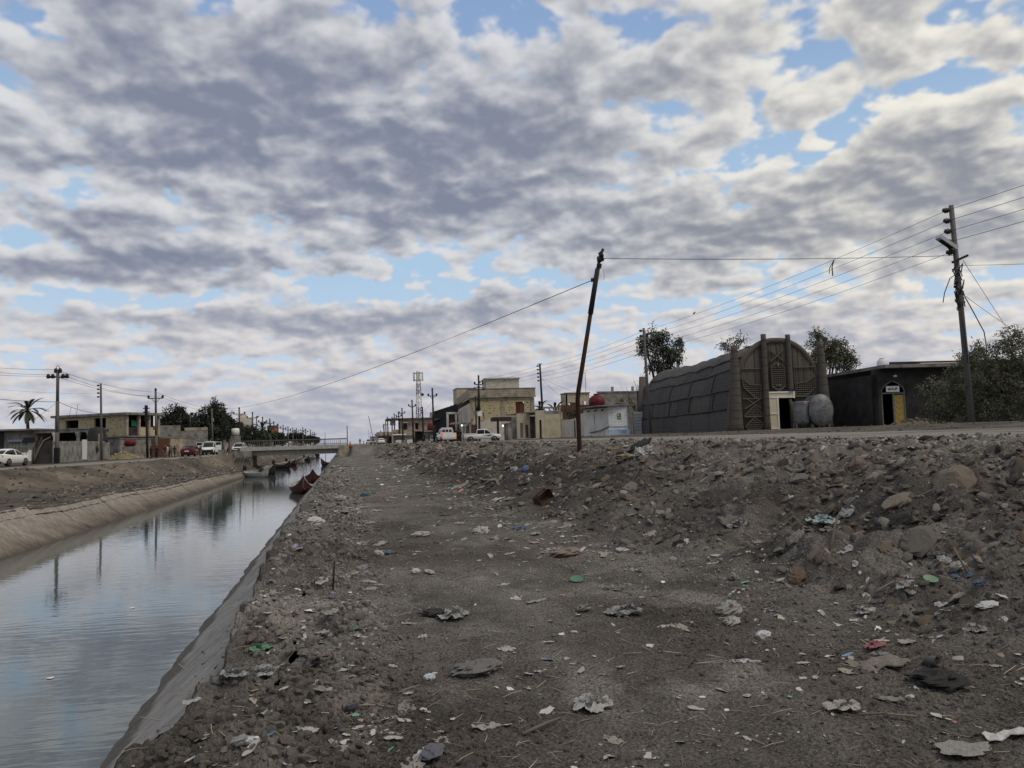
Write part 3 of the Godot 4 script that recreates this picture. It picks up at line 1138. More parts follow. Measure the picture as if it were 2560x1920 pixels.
	# lattice panels: crossed slats over a dark backing
	var panels := [
		[[Vector2(-2.42, 3.35), Vector2(-1.95, 2.92), Vector2(-1.14, 2.86), Vector2(-1.14, 1.98), Vector2(-1.62, 2.05), Vector2(-2.3, 2.72)], 0.10],
		[[Vector2(1.14, 2.9), Vector2(1.9, 3.0), Vector2(2.46, 3.38), Vector2(2.46, 2.6), Vector2(1.9, 2.15), Vector2(1.14, 2.1)], 0.10],
		[[Vector2(0.02, 4.35), Vector2(0.46, 3.95), Vector2(0.44, 2.75), Vector2(0.02, 2.48), Vector2(-0.42, 2.75), Vector2(-0.44, 3.95)], 0.10],
		[[Vector2(-1.68, 1.55), Vector2(-1.10, 1.0), Vector2(-1.10, 0.86), Vector2(-2.36, 0.88)], 0.10],
		[[Vector2(-1.7, 0.80), Vector2(-1.10, 0.34), Vector2(-1.3, 0.05), Vector2(-2.2, 0.05), Vector2(-2.3, 0.24)], 0.10],
	]
	for pn in panels:
		var poly := PackedVector2Array(pn[0])
		var back := S()
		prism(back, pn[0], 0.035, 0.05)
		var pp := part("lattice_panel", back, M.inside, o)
		var st := S()
		var box2 := Rect2(poly[0], Vector2.ZERO)
		for q in poly: box2 = box2.expand(q)
		var pitch := 0.135
		var tone := Color(0.95, 0.93, 0.9)
		st.set_color(tone)
		var u := box2.position.x - 0.0
		while u < box2.end.x:
			var run := Geometry2D.intersect_polyline_with_polygon(PackedVector2Array([Vector2(u, box2.position.y - 1), Vector2(u, box2.end.y + 1)]), poly)
			for r in run:
				if r.size() > 1: bar(st, Vector3(r[0].x, r[0].y, 0.075), Vector3(r[-1].x, r[-1].y, 0.075), 0.032, 5)
			u += pitch
		var v := box2.position.y
		while v < box2.end.y:
			var run := Geometry2D.intersect_polyline_with_polygon(PackedVector2Array([Vector2(box2.position.x - 1, v), Vector2(box2.end.x + 1, v)]), poly)
			for r in run:
				if r.size() > 1: bar(st, Vector3(r[0].x, r[0].y, 0.10), Vector3(r[-1].x, r[-1].y, 0.10), 0.032, 5)
			v += pitch
		part("lattice", st, M.reed, pp)
		var fr := S()
		fr.set_color(tone)
		for i in poly.size():
			var a := poly[i]
			var b := poly[(i + 1) % poly.size()]
			bar(fr, Vector3(a.x, a.y, 0.11), Vector3(b.x, b.y, 0.11), 0.045, 6)
		part("frame", fr, M.reed, pp)
	# crossed poles and girts on the front
	for l in [[-2.4, 3.93, -1.1, 3.93], [1.1, 3.96, 2.55, 3.96], [-0.45, 5.1, 0.45, 4.35], [0.45, 5.1, -0.45, 4.35], [-2.3, 2.72, -1.5, 2.0], [-2.2, 2.02, -1.2, 1.35], [-1.2, 2.02, -2.3, 1.35], [-2.4, 2.0, -1.1, 2.0], [-2.35, 0.84, -1.1, 0.84], [-0.45, 2.75, 0.06, 2.46], [1.14, 2.06, 2.5, 2.06], [0.45, 2.75, 0.06, 2.46]]:
		var st := S()
		bar(st, Vector3(l[0], l[1], 0.12), Vector3(l[2], l[3], 0.12), 0.045, 6)
		part("girt", st, M.reed, o)
	# the crescent and the oval on the middle panel
	var st2 := S()
	tube(st2, [Vector3(-0.18, 2.86, 0.14), Vector3(-0.06, 2.80, 0.15), Vector3(0.08, 2.80, 0.15), Vector3(0.20, 2.90, 0.14)], [0.02, 0.035, 0.035, 0.015], 6)
	part("crescent_ornament", st2, M.timber, o)
	var st3 := S()
	lathe(st3, [Vector2(0.005, -0.16), Vector2(0.06, -0.1), Vector2(0.075, 0), Vector2(0.06, 0.1), Vector2(0.005, 0.16)], 10, Vector3(0.03, 4.12, 0.14))
	part("oval_ornament", st3, M.timber, o)
	# door: white frame, cream leaf standing half across, dark opening
	var dr := part("door", S_box(-0.42, 1.02, 0.14, 0.52, 2.0, 0.05), M.pvc_cream, o, "cream door leaf in a white frame")
	var fm := S()
	for f in [[-0.72, 1.21, 0.11, 2.42], [0.98, 2.2, 0.11, 0.44], [-0.12, 1.0, 0.09, 2.04]]:
		bx(fm, f[0], f[1], 0.15, f[2], f[3], 0.10)
	bx(fm, 0.13, 2.38, 0.152, 1.60, 0.09, 0.10)
	bx(fm, 0.13, 2.05, 0.152, 1.60, 0.08, 0.10)
	bx(fm, -0.42, 1.0, 0.152, 0.50, 0.06, 0.10)
	bx(fm, -0.42, 0.05, 0.152, 0.50, 0.07, 0.10)
	part("frame", fm, M.pvc_white, dr)
	part("transom", S_box(0.13, 2.215, 0.14, 1.60, 0.24, 0.04), M.pvc_cream, dr)
	var post := S()
	tube(post, [Vector3(0.86, 0, 0.05), Vector3(0.84, 1.5, 0.05), Vector3(0.74, 2.05, 0.02)], [0.14, 0.13, 0.1], 8)
	part("door_post", post, M.reed, o)

func S_box(x: float, y: float, z: float, w: float, h: float, d: float) -> SurfaceTool:
	var st := S()
	bx(st, x, y, z, w, h, d)
	return st

# a lying or standing metal water tank with a dished end
func make_tank_things():
	var base := side_at(1990, 51.2)
	for k in [[2007, 50.6, 0.50, 1.75, "galvanised upright water tank beside the reed house door"], [2056, 50.0, 0.98, 1.95, "wide round-fronted galvanised water tank at the reed house corner"]]:
		var at := side_at(k[0], k[1])
		var o := thing("water_tank", k[4], "water tank", at, deg_to_rad(-12), "galvanised water tanks by the reed house")
		var st := S()
		var r: float = k[2]
		if k[3] < 1.9:
			lathe(st, [Vector2(0.02, 0.14), Vector2(r * 0.55, 0.16), Vector2(r * 0.92, 0.36), Vector2(r, 0.5), Vector2(r, 1.62), Vector2(r * 0.97, 1.66), Vector2(0.02, 1.7)], 24)
			part("body", st, M.galvanised, o)
			var l := S()
			for q in [-1.0, 1.0]:
				bx(l, 0.45 * q, 0.17, 0.25, 0.07, 0.34, 0.07)
				bx(l, 0.45 * q, 0.17, -0.25, 0.07, 0.34, 0.07)
			part("stand", l, M.grey_metal, o)
			var c := S()
			tube(c, [Vector3(-0.06, 1.64, r + 0.02), Vector3(-0.1, 1.5, r + 0.03), Vector3(0.0, 1.42, r + 0.03), Vector3(0.08, 1.52, r + 0.03)], [0.015], 5)
			part("red_hose", c, M.lamp_red, o)
		else:
			# drum lying with its round end towards the road
			var b := Basis(Vector3.RIGHT, deg_to_rad(90))
			lathe(st, [Vector2(0.01, 0.24), Vector2(r * 0.6, 0.2), Vector2(r * 0.9, 0.1), Vector2(r, 0.0), Vector2(r * 1.015, -0.03), Vector2(r, -0.06), Vector2(r, -1.5), Vector2(0.02, -1.56)], 30, Vector3(0, 1.06, 0), Basis().scaled(Vector3(0.75, 1.0, 1.0)) * b)
			part("body", st, M.galvanised, o)
			var w := S()
			bar(w, Vector3(-r * 0.66, 1.5, 0.13), Vector3(r * 0.66, 1.5, 0.13), 0.012, 5)
			bar(w, Vector3(-0.16, 1.04, 0.24), Vector3(0.16, 1.04, 0.24), 0.014, 5)
			part("strap", w, M.cable, o)
			var h := S()
			tube(h, [Vector3(-0.08, 0.72, 0.25), Vector3(0.0, 0.66, 0.27), Vector3(0.1, 0.70, 0.25)], [0.016], 5)
			bx(h, 0.05, 1.24, 0.25, 0.14, 0.05, 0.03)
			part("handle", h, M.grey_metal, o)
			var l := S()
			for q in [-0.5, 0.5]:
				bx(l, q, 0.12, -0.3, 0.12, 0.24, 0.3)
				bx(l, q, 0.12, -1.2, 0.12, 0.24, 0.3)
			part("stand", l, M.grey_metal, o)

# ---------------------------------------------------------------- dark house with the arched door
func make_dark_house_things():
	var at := side_at(2190, 51.0)
	var turn := deg_to_rad(-6.5)
	var o := thing("dark_house", "dark rendered single-storey house with flat roof and arched doorway", "house", at, turn)
	var st := S()
	var dx := 0.46
	wall(st, 12.0, 3.55, 0.25, [[dx, 0.0, 1.56, 2.02], [dx, 2.02, 1.56, 0.82]], Transform3D())
	# the pointed head of the doorway is filled in at its shoulders
	for s in [-1.0, 1.0]:
		var poly := [Vector2(0.80 * s, 2.86), Vector2(0.80 * s, 2.06)]
		for i in 9:
			var f := i / 8.0
			poly.append(Vector2(s * 0.78 * (1.0 - pow(f, 1.9)), 2.06 + 0.76 * pow(f, 0.8)))
		poly.append(Vector2(0.0, 2.86))
		prism(st, poly, -0.24, -0.003, Transform3D(Basis(), Vector3(dx + 0.78, 0, 0)))
	wall(st, 11.0, 3.2, 0.25, [], face(0.0, 0, -11.0, -PI / 2) * Transform3D(Basis(), Vector3(0, 0, 0.0)))
	part("wall", st, M.plaster_dark, o)
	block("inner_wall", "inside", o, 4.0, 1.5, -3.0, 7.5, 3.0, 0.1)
	block("floor", "plaster_dark", o, 6.0, 0.04, -5.6, 11.4, 0.08, 10.6)
	var rf := block("roof", "roof_slab", o, 6.3, 3.66, -5.2, 12.0, 0.2, 12.2)
	block("parapet", "plaster_dark", rf, 0.5, 0.26, 3.9, 9.8, 0.34, 0.2)
	block("edge_beam", "plaster_cream", rf, -1.9, 0.135, 5.9, 3.4, 0.07, 0.16, "pale beam lying along the roof edge")
	# door frame of grey steel with a pointed arch
	var d := part("door", S_box(dx + 1.16, 0.99, -0.09, 0.72, 1.9, 0.045), M.grey_metal, o, "half of a double door with golden scrollwork")
	var fr := S()
	for x in [dx + 0.04, dx + 0.79, dx + 1.52]:
		bx(fr, x, 1.0, -0.05, 0.08, 2.0, 0.08)
	bx(fr, dx + 0.78, 2.04, -0.052, 1.56, 0.08, 0.08)
	for s in [-1.0, 1.0]:
		var pts := []
		for i in 9:
			var f := i / 8.0
			pts.append(Vector3(dx + 0.78 + s * 0.75 * (1.0 - pow(f, 1.9)), 2.06 + 0.74 * pow(f, 0.8), -0.03))
		tube(fr, pts, [0.045], 6)
	part("frame", fr, M.grey_metal, d)
	var sc := S()
	rng.seed = 8
	for i in 5:
		for s in [-1.0, 1.0]:
			var cy := 0.3 + i * 0.36
			var pts := []
			for q in 12:
				var a := q / 11.0 * TAU * 0.82
				pts.append(Vector3(dx + 1.16 + s * (0.16 - 0.11 * cos(a)), cy + 0.15 * sin(a), -0.045))
			tube(sc, pts, [0.022], 5)
	bx(sc, dx + 1.16, 1.0, -0.055, 0.62, 1.78, 0.02)
	part("scrollwork", sc, M.gold, d)
	# the sign in the arch
	var sg := part("sign_board", S_box(dx + 0.78, 2.30, -0.02, 0.86, 0.36, 0.03), M.pvc_white, o, "white sign board with brushed dark script")
	var ink := S()
	for p in [[[-0.30, -0.08], [-0.24, 0.06], [-0.22, -0.06]], [[-0.18, 0.08], [-0.20, -0.08], [-0.12, 0.02]], [[-0.11, -0.06], [-0.05, 0.09], [-0.04, -0.08], [0.03, 0.0]], [[0.04, 0.09], [0.02, -0.08], [0.10, -0.04]], [[0.12, -0.09], [0.20, 0.08]], [[0.18, -0.06], [0.24, 0.09], [0.28, 0.05]], [[0.22, -0.02], [0.31, 0.03]], [[-0.32, 0.02], [-0.26, -0.01]]]:
		var pts := []
		for q in p: pts.append(Vector3(dx + 0.78 + q[0], 2.30 + q[1], 0.002))
		tube(ink, pts, [0.018, 0.014, 0.01], 5)
	part("script", ink, M.ink, sg)
	var lamp := S()
	lathe(lamp, [Vector2(0.01, -0.06), Vector2(0.10, -0.04), Vector2(0.13, 0.02), Vector2(0.05, 0.09), Vector2(0.01, 0.1)], 12, Vector3(dx + 0.92, 3.08, 0.10))
	part("wall_lamp", lamp, M.pvc_white, o)
	# what lies on its roof
	var top := o.to_global(Vector3(2.0, 3.78, -1.2)) if o.is_inside_tree() else o.transform * Vector3(2.0, 3.78, -1.2)
	var tk := thing("water_tank", "small ribbed white water tank on the dark house roof", "water tank", o.transform * Vector3(1.55, 3.76, -1.6))
	tk.scale = Vector3.ONE * 0.64
	var ts := S()
	lathe(ts, [Vector2(0.02, 0), Vector2(0.50, 0), Vector2(0.53, 0.15), Vector2(0.50, 0.2), Vector2(0.53, 0.32), Vector2(0.50, 0.38), Vector2(0.52, 0.52), Vector2(0.48, 0.58), Vector2(0.46, 0.68), Vector2(0.30, 0.86), Vector2(0.27, 0.90), Vector2(0.02, 0.92)], 22)
	part("body", ts, M.tank_white, tk)
	var tl := S()
	lathe(tl, [Vector2(0.01, 0.90), Vector2(0.26, 0.90), Vector2(0.24, 0.96), Vector2(0.01, 0.98)], 16)
	part("lid", tl, M.grey_metal, tk)
	rubble_heap("rubble_pile", "heap of pale broken brick on the dark house roof edge", o.transform * Vector3(6.2, 3.76, 0.3), 2.6, 0.55, 0.55, 46, Color(0.44, 0.36, 0.25), 15)
	for q in [[-0.9, 5.2, 0.05], [-1.7, 4.6, -0.01]]:
		var rs := S()
		tube(rs, [Vector3(0, 0, 0), Vector3(q[2] * 2.0, 0.9, 0), Vector3(q[2] * 3.0, q[1] - 3.6, 0)], [0.03, 0.02, 0.015], 5)
		single("rebar_rod", rs, M.rust, "thin upright rod on the roof behind the reed house, %s of two" % ("taller" if q[1] > 5.0 else "shorter"), "rod", o.transform * Vector3(q[0], 3.6, -3.0))
	rubble_heap("rubble_pile", "low heap of earth and broken blocks before the arched door", o.transform * Vector3(1.9, 0.0, 1.5), 4.6, 0.9, 0.55, 110, Color(0.34, 0.30, 0.25), 16)

var rock_meshes := []
func rock(sd: int) -> ArrayMesh:
	var r := RandomNumberGenerator.new()
	r.seed = sd
	var sp := SphereMesh.new()
	sp.radial_segments = 7
	sp.rings = 3
	var a := sp.get_mesh_arrays()
	var v: PackedVector3Array = a[Mesh.ARRAY_VERTEX]
	var n := FastNoiseLite.new()
	n.seed = sd
	n.frequency = 1.1
	var cuts := []
	for i in 5:
		var d := Vector3(r.randf_range(-1, 1), r.randf_range(-1, 1), r.randf_range(-1, 1)).normalized()
		cuts.append([d, r.randf_range(0.22, 0.42)])
	var idx: PackedInt32Array = a[Mesh.ARRAY_INDEX]
	var st := S()
	for k in idx:
		var p := v[k] * (1.0 + n.get_noise_3dv(v[k] * 2.0) * 0.55)
		for c in cuts:
			var over: float = p.dot(c[0]) - c[1]
			if over > 0.0: p -= c[0] * over
		st.add_vertex(p)
	return mesh_of(st)

func rubble_heap(called: String, label: String, at: Vector3, w: float, d: float, h: float, n: int, c: Color, sd: int):
	var o := thing(called, label, "rubble heap", at, deg_to_rad(-6.5))
	var r := RandomNumberGenerator.new()
	r.seed = sd
	var st := S()
	var rings := []
	for i in 9:
		var f := i / 8.0
		var rr := []
		for k in 20:
			var q := TAU * k / 20.0
			var wob := 1.0 + 0.25 * n2.get_noise_2d(cos(q) * 2.0 + sd, sin(q) * 2.0 + f)
			rr.append(Vector3(cos(q) * w * 0.5 * (1.0 - f) * wob, h * smoothstep(0.0, 1.0, f) * 0.7 + n2.get_noise_2d(k * 0.5, i) * 0.05 - 0.04, sin(q) * d * (1.0 - f) * wob))
		rings.append(rr)
	st.set_color(c * 0.8)
	skin(st, rings)
	part("earth", st, M.stone, o)
	if rock_meshes.is_empty():
		for k in 6: rock_meshes.append(rock(40 + k))
	for i in n:
		var q := r.randf() * TAU
		var f := pow(r.randf(), 0.6)
		var s := r.randf_range(0.10, 0.26)
		var m := MeshInstance3D.new()
		m.name = "lump" if i == 0 else "lump_%03d" % i
		m.mesh = rock_meshes[i % 6]
		var y := h * 0.7 * smoothstep(0.0, 1.0, 1.0 - f) + s * 0.15
		m.transform = Transform3D(Basis.from_euler(Vector3(r.randf() * 6.0, r.randf() * 6.0, r.randf() * 6.0)).scaled(Vector3(s, s * 0.7, s)), Vector3(cos(q) * w * 0.5 * f, y, sin(q) * d * f))
		var key := "heap%d_%d" % [sd, i % 4]
		if not M.has(key):
			var k2 := r.randf_range(0.75, 1.35)
			mat(key, (c * k2).linear_to_srgb(), 0.95, M.tex.soil, 1.5)
		m.material_override = M[key]
		o.add_child(m)


# ---------------------------------------------------------------- houses along the right side
func window(o: Node3D, x: float, y: float, z: float, w: float, h: float, m := "inside", frame := "", turn := 0.0) -> MeshInstance3D:
	var p := block("window", m, o, x, y, z, w, h, 0.04, "", turn)
	if frame:
		var st := S()
		for s in [-1.0, 1.0]:
			bx(st, s * w * 0.5, 0, 0.02, 0.06, h + 0.06, 0.08)
			bx(st, 0, s * h * 0.5, 0.022, w + 0.06, 0.06, 0.08)
		part("frame", st, M[frame], p)
	return p

func make_kiosk_things():
	# whitewashed corner building with the tiled face
	var at := side_at(1523, 75.0)
	var o := thing("corner_shop", "white corner building with blue plinth and small green poster", "shop", at, deg_to_rad(-11))
	var st := S()
	wall(st, 1.75, 2.65, 0.2, [], face(0, 0, 0))
	part("tiled_face", st, M.tile_white, o)
	var jt := S()
	for i in 5: bx(jt, 0.0 + 0.29 * (i + 1), 1.75, 0.003, 0.012, 1.78, 0.006)
	for i in 6: bx(jt, 0.875, 0.95 + 0.29 * i, 0.0035, 1.74, 0.012, 0.006)
	part("tile_joints", jt, M.plaster_cream, o)
	block("plinth", "tile_blue", o, 0.92, 0.26, 0.06, 1.95, 0.52, 0.25, "pale blue plinth")
	block("ledge", "plaster_white", o, 0.87, 0.84, 0.02, 1.82, 0.05, 0.12)
	block("step", "plaster_cream", o, 0.8, 0.0, 0.35, 2.4, 0.14, 1.0)
	block("pilaster", "plaster_mid", o, 1.93, 1.3, -0.05, 0.36, 2.6, 0.3)
	var po := block("poster", "poster_green", o, 0.95, 1.72, 0.012, 0.36, 0.56, 0.012, "green and yellow poster with a white shape")
	var ps := S()
	prism(ps, [Vector2(-0.12, 0.22), Vector2(-0.02, 0.20), Vector2(0.0, 0.02), Vector2(-0.10, 0.06)], 0.0, 0.004, face(0, 0, 0.007))
	bx(ps, 0.0, -0.14, 0.008, 0.32, 0.05, 0.004)
	part("print", ps, M.poster_pale, po)
	var sw := S()
	wall(sw, 5.4, 2.55, 0.2, [], Transform3D(Basis(Vector3.UP, deg_to_rad(-71)), Vector3(0, 0, 0)) * face(-5.4, 0, 0))
	var w := part("wall", sw, M.plaster_white, o)
	block("roof", "roof_slab", o, 0.2, 2.72, -2.6, 3.9, 0.12, 5.9, "", deg_to_rad(12))
	for i in 3:
		var sp := S()
		bar(sp, Vector3(-0.35 - 0.5 * i, 2.42, -0.9 - 1.4 * i), Vector3(-0.55 - 0.5 * i, 2.30, -0.8 - 1.4 * i), 0.06, 6)
		part("waterspout", sp, M.rust, o)
	var cb := S()
	tube(cb, [Vector3(0.0, 0.86, 0.1), Vector3(-0.5, 0.55, -1.0), Vector3(-0.9, 0.42, -2.2), Vector3(-1.35, 0.34, -3.8)], [0.05], 6)
	part("pipe", cb, M.grey_metal, o)
	var cc := S()
	tube(cc, [Vector3(-0.95, 2.45, -2.9), Vector3(-0.98, 1.7, -2.75), Vector3(-0.95, 0.9, -2.8), Vector3(-1.0, 0.3, -2.8)], [0.02], 5)
	part("cable", cc, M.cable, o)
	rubble_heap("rubble_strip", "broken blocks lying on the corner building roof", o.transform * Vector3(1.2, 2.76, -0.8), 2.4, 0.35, 0.3, 26, Color(0.35, 0.31, 0.26), 31)
	var tk := thing("water_tank", "dark red domed water tank behind the white corner building", "water tank", o.transform * Vector3(-0.65, 2.78, -3.2))
	var ts := S()
	lathe(ts, [Vector2(0.02, 0), Vector2(0.66, 0.0), Vector2(0.78, 0.25), Vector2(0.78, 0.55), Vector2(0.70, 0.80), Vector2(0.50, 1.0), Vector2(0.28, 1.1), Vector2(0.27, 1.18), Vector2(0.02, 1.2)], 24)
	part("body", ts, M.tank_red, tk)
	var tl := S()
	lathe(tl, [Vector2(0.01, 1.16), Vector2(0.30, 1.16), Vector2(0.29, 1.23), Vector2(0.01, 1.25)], 16)
	part("lid", tl, M.tank_red, tk)
	block("cabinet", "silver_paint", o, 2.75, 1.05, -0.6, 0.85, 2.1, 0.6)
	var cl := S()
	for i in 6: bx(cl, 2.75, 0.45 + i * 0.28, -0.285, 0.8, 0.03, 0.03)
	part("cabinet_shelf", cl, M.grey_metal, o)
	# compound wall running on along the road, stepped
	var a := side_at(1478, 81.0)
	var b := side_at(1404, 94.0)
	var run := b - a
	var len := Vector2(run.x, run.z).length()
	var tn := atan2(-(a.z - b.z), a.x - b.x)
	var c := thing("compound_wall", "low stepped whitewashed wall beside the white corner building", "wall", b, atan2(-(a - b).z, (a - b).x))
	var s2 := S()
	wall(s2, len * 0.62, 1.95, 0.2, [])
	wall(s2, len * 0.38, 2.4, 0.2, [], face(len * 0.62, 0, 0))
	part("wall", s2, M.plaster_cream, c)
	block("gate_leaf", "door_brown", c, len * 0.50, 0.9, 0.02, 0.5, 1.75, 0.04)
	var jag := S()
	rng.seed = 12
	for i in 7:
		bx(jag, rng.randf_range(0.3, len * 0.6), 1.98, -0.1, rng.randf_range(0.3, 0.8), 0.14, 0.18)
	part("broken_coping", jag, M.plaster_mid, c)

func make_yellow_house_things():
	var at := side_at(1404, 95.5)
	var o := thing("yellow_house", "low yellow plastered house with openwork parapet beside the dark pole", "house", at, deg_to_rad(8))
	var st := S()
	wall(st, 2.0, 2.75, 0.2, [], face(-2.05, 0, 0))
	wall(st, 1.1, 3.2, 0.2, [[0.45, 0.0, 0.28, 2.1]], face(-3.15, 0, -0.02))
	wall(st, 8.0, 2.9, 0.2, [], face(0.0, 0, -8.0, -PI / 2))
	wall(st, 1.6, 2.9, 0.2, [[0.35, 0.1, 0.36, 1.7], [1.0, 0.1, 0.36, 1.5]], face(-5.0, 0, -1.2))
	part("wall", st, M.plaster_yellow, o)
	block("back_wall", "plaster_mid", o, -2.0, 1.3, -3.0, 6.0, 2.6, 0.2)
	block("parapet", "plaster_mid", o, -1.05, 2.95, -0.1, 2.1, 0.36, 0.16)
	block("parapet_rail", "plaster_mid", o, -1.05, 3.5, -0.1, 2.3, 0.2, 0.18)
	for i in 4: block("parapet_post", "plaster_yellow", o, -2.0 + i * 0.64, 3.25, -0.1, 0.12, 0.32, 0.14)
	block("door", "grey_metal", o, -4.45, 0.95, -1.3, 0.4, 1.7, 0.05)
	block("door", "door_brown", o, -3.8, 0.85, -1.3, 0.4, 1.5, 0.05, "reddish brown door")
	block("roof", "roof_slab", o, -1.8, 3.0, -4.2, 4.0, 0.15, 8.0)
	# small ochre house and red wall far behind
	var b := side_at(1448, 170.0)
	var h := thing("ochre_house", "small ochre upper storey with open windows behind the red wall", "house", b)
	var s2 := S()
	wall(s2, 5.0, 9.2, 0.25, [[0.55, 6.2, 1.4, 1.1], [3.4, 6.2, 0.9, 1.3]], face(-2.5, 0, 0))
	wall(s2, 4.0, 9.2, 0.25, [], face(-2.5, 0, -4.0, -PI / 2))
	wall(s2, 5.0, 9.2, 0.25, [[0.55, 6.2, 1.4, 1.1], [3.4, 6.2, 0.9, 1.3]], face(-2.5, 0, -4.0))
	part("wall", s2, M.plaster_yellow, h)
	block("roof", "roof_slab", h, 0, 9.25, -2.0, 5.3, 0.2, 4.5)
	var r := S()
	bar(r, Vector3(1.8, 9.2, 0), Vector3(1.75, 13.5, 0), 0.05)
	part("mast", r, M.cable, h)
	var c := side_at(1432, 130.0)
	var rw := thing("red_wall", "long dull red wall behind the yellow house", "wall", c)
	block("wall", "door_brown", rw, 2.5, 2.6, 0, 9.5, 5.2, 0.3)
	var e := side_at(1560, 120.0)
	var g := thing("brown_wall", "plain brown earth wall and roof between red tank and reed house", "wall", e)
	block("wall", "plaster_mid", g, 2.0, 3.2, 0, 11.5, 6.4, 0.3)
	block("coping", "roof_slab", g, 2.0, 6.5, 0, 11.7, 0.2, 0.5)
	var ct := S()
	for i in 3: bx(ct, -1.5 + i * 3.1, 6.9, 0, 0.3, 0.7, 0.3)
	part("chimney", ct, M.plaster_mid, g)

func make_brick_house_things():
	var at := side_at(1178, 121.0)
	var o := thing("brick_house", "two storey yellow brick house with stone parapet and roof room", "house", at, deg_to_rad(-4))
	var st := S()
	wall(st, 9.5, 3.35, 0.3, [])
	wall(st, 26.0, 3.0, 0.3, [[10.0, 0, 4.0, 2.6], [16.0, 0, 5.0, 2.6]], face(0, 0, -26.0, -PI / 2))
	part("lower_wall", st, M.plaster_cream, o)
	var up := S()
	wall(up, 9.5, 2.9, 0.3, [[6.75, 0.3, 1.3, 2.2]], face(0, 3.352, -0.02))
	part("brick_wall", up, M.brick_yellow, o)
	var us := S()
	wall(us, 26.0, 2.9, 0.3, [[19.5, 0.4, 0.9, 1.7], [16.5, 0.4, 1.2, 2.0], [12.5, 0.4, 1.2, 2.0], [7.0, 0.0, 1.4, 2.4]], face(0.02, 3.0, -26.0, -PI / 2))
	part("side_wall", us, M.plaster_cream, o)
	for x in [0.2, 4.85, 9.3]: block("pier", "plaster_tan", o, x, 4.8, 0.02, 0.55, 2.88, 0.1)
	block("lintel_band", "plaster_tan", o, 4.75, 6.35, 0.02, 9.6, 0.28, 0.14)
	var holes := S()
	rng.seed = 21
	for i in 46:
		bx(holes, rng.randf_range(0.6, 6.4) if i < 36 else rng.randf_range(8.2, 9.0), 3.6 + 0.35 * rng.randi_range(0, 7), -0.005, 0.16, 0.08, 0.05)
	var ph := part("putlog_holes", holes, M.inside, o)
	ph.set_meta("kind", "stuff")
	var cp := block("cornice", "plaster_tan", o, 4.75, 6.62, -0.1, 10.1, 0.12, 0.9)
	var pa := S()
	wall(pa, 10.0, 1.15, 0.2, [], face(-0.25, 6.7, 0.15))
	wall(pa, 26.0, 1.15, 0.2, [], face(-0.25, 6.7, -26.0, -PI / 2))
	part("parapet", pa, M.plaster_tan, o)
	var cs := S()
	for i in 3:
		bx(cs, 4.75, 6.95 + i * 0.28, 0.156, 9.9, 0.03, 0.02)
	part("parapet_course", cs, M.plaster_cream, o)
	block("parapet_cap", "roof_slab", o, 4.75, 7.89, 0.05, 10.2, 0.07, 0.35)
	block("roof", "roof_slab", o, 4.75, 6.6, -13.0, 9.3, 0.14, 26.0)
	var rr := S()
	wall(rr, 5.2, 1.75, 0.2, [], face(2.6, 7.8, -3.0))
	wall(rr, 5.0, 1.75, 0.2, [[3.6, 0.4, 0.6, 1.0]], face(2.6, 7.8, -8.0, -PI / 2))
	var rm := part("roof_room", rr, M.plaster_cream, o)
	block("roof", "plaster_cream", rm, 5.2, 9.62, -5.4, 5.5, 0.16, 5.4)
	block("back", "plaster_cream", rm, 5.2, 8.7, -8.0, 5.2, 1.7, 0.2)
	# the tall red window under the pointed gap
	var wn := block("window", "door_red", o, 7.4, 4.65, -0.18, 1.28, 1.85, 0.08, "tall dark red shutter under an arched gap")
	var ws := S()
	prism(ws, [Vector2(-0.62, 0.9), Vector2(0.62, 0.9), Vector2(0.5, 1.12), Vector2(0.15, 1.3), Vector2(0.0, 1.38), Vector2(-0.15, 1.3), Vector2(-0.5, 1.12)], -0.03, 0.03)
	part("arch_head", ws, M.door_red, wn)
	block("shutter_leaf", "door_brown", wn, 0.32, 0.0, 0.06, 0.6, 1.8, 0.04)
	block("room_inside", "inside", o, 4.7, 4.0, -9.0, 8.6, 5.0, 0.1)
	# canopy over the shop door at the street corner, with its lit bulb
	var cn := block("canopy", "plaster_cream", o, -1.4, 2.95, -3.2, 2.6, 0.18, 6.0)
	block("canopy_edge", "plaster_mid", cn, 0.0, -0.06, 3.05, 2.7, 0.24, 0.1)
	block("shutter", "grey_metal", o, -0.06, 1.3, -4.6, 0.1, 2.5, 3.2)
	block("shutter", "door_brown", o, 0.5, 1.35, 0.04, 0.75, 2.6, 0.08)
	# lean-to with dark eave, junk heap and shop counter at the right
	var lt := thing("lean_to", "grey lean-to shed with dark eave in front of brick house", "shed", side_at(1262, 112.0), deg_to_rad(-6))
	var ls := S()
	wall(ls, 3.4, 2.35, 0.2, [], face(0.3, 0, 0))
	wall(ls, 4.0, 2.35, 0.2, [], face(0.3, 0, -4.0, -PI / 2))
	part("wall", ls, M.plaster_grey, lt)
	block("eave", "plaster_dark", lt, 1.0, 2.95, -1.6, 5.2, 0.5, 4.0, "heavy dark eave")
	block("post", "black", lt, -0.9, 1.35, 0.2, 0.3, 2.7, 0.3)
	rng.seed = 33
	for i in 16:
		block("stored_bundle", ["plaster_white", "plaster_mid", "roof_slab"][i % 3], lt, 0.5 + (i % 8) * 0.4, 2.45 + 0.22 * (i / 8), 0.0, rng.randf_range(0.22, 0.38), 0.2, 0.5)
	bulb("wall_lamp", "small lit white lamp under the eave of the grey lean-to", lt.transform * Vector3(-0.25, 2.0, 0.6))
	bulb("wall_lamp", "lit bare bulb under the canopy of the brick house shop", o.transform * Vector3(-1.2, 2.6, -1.6))

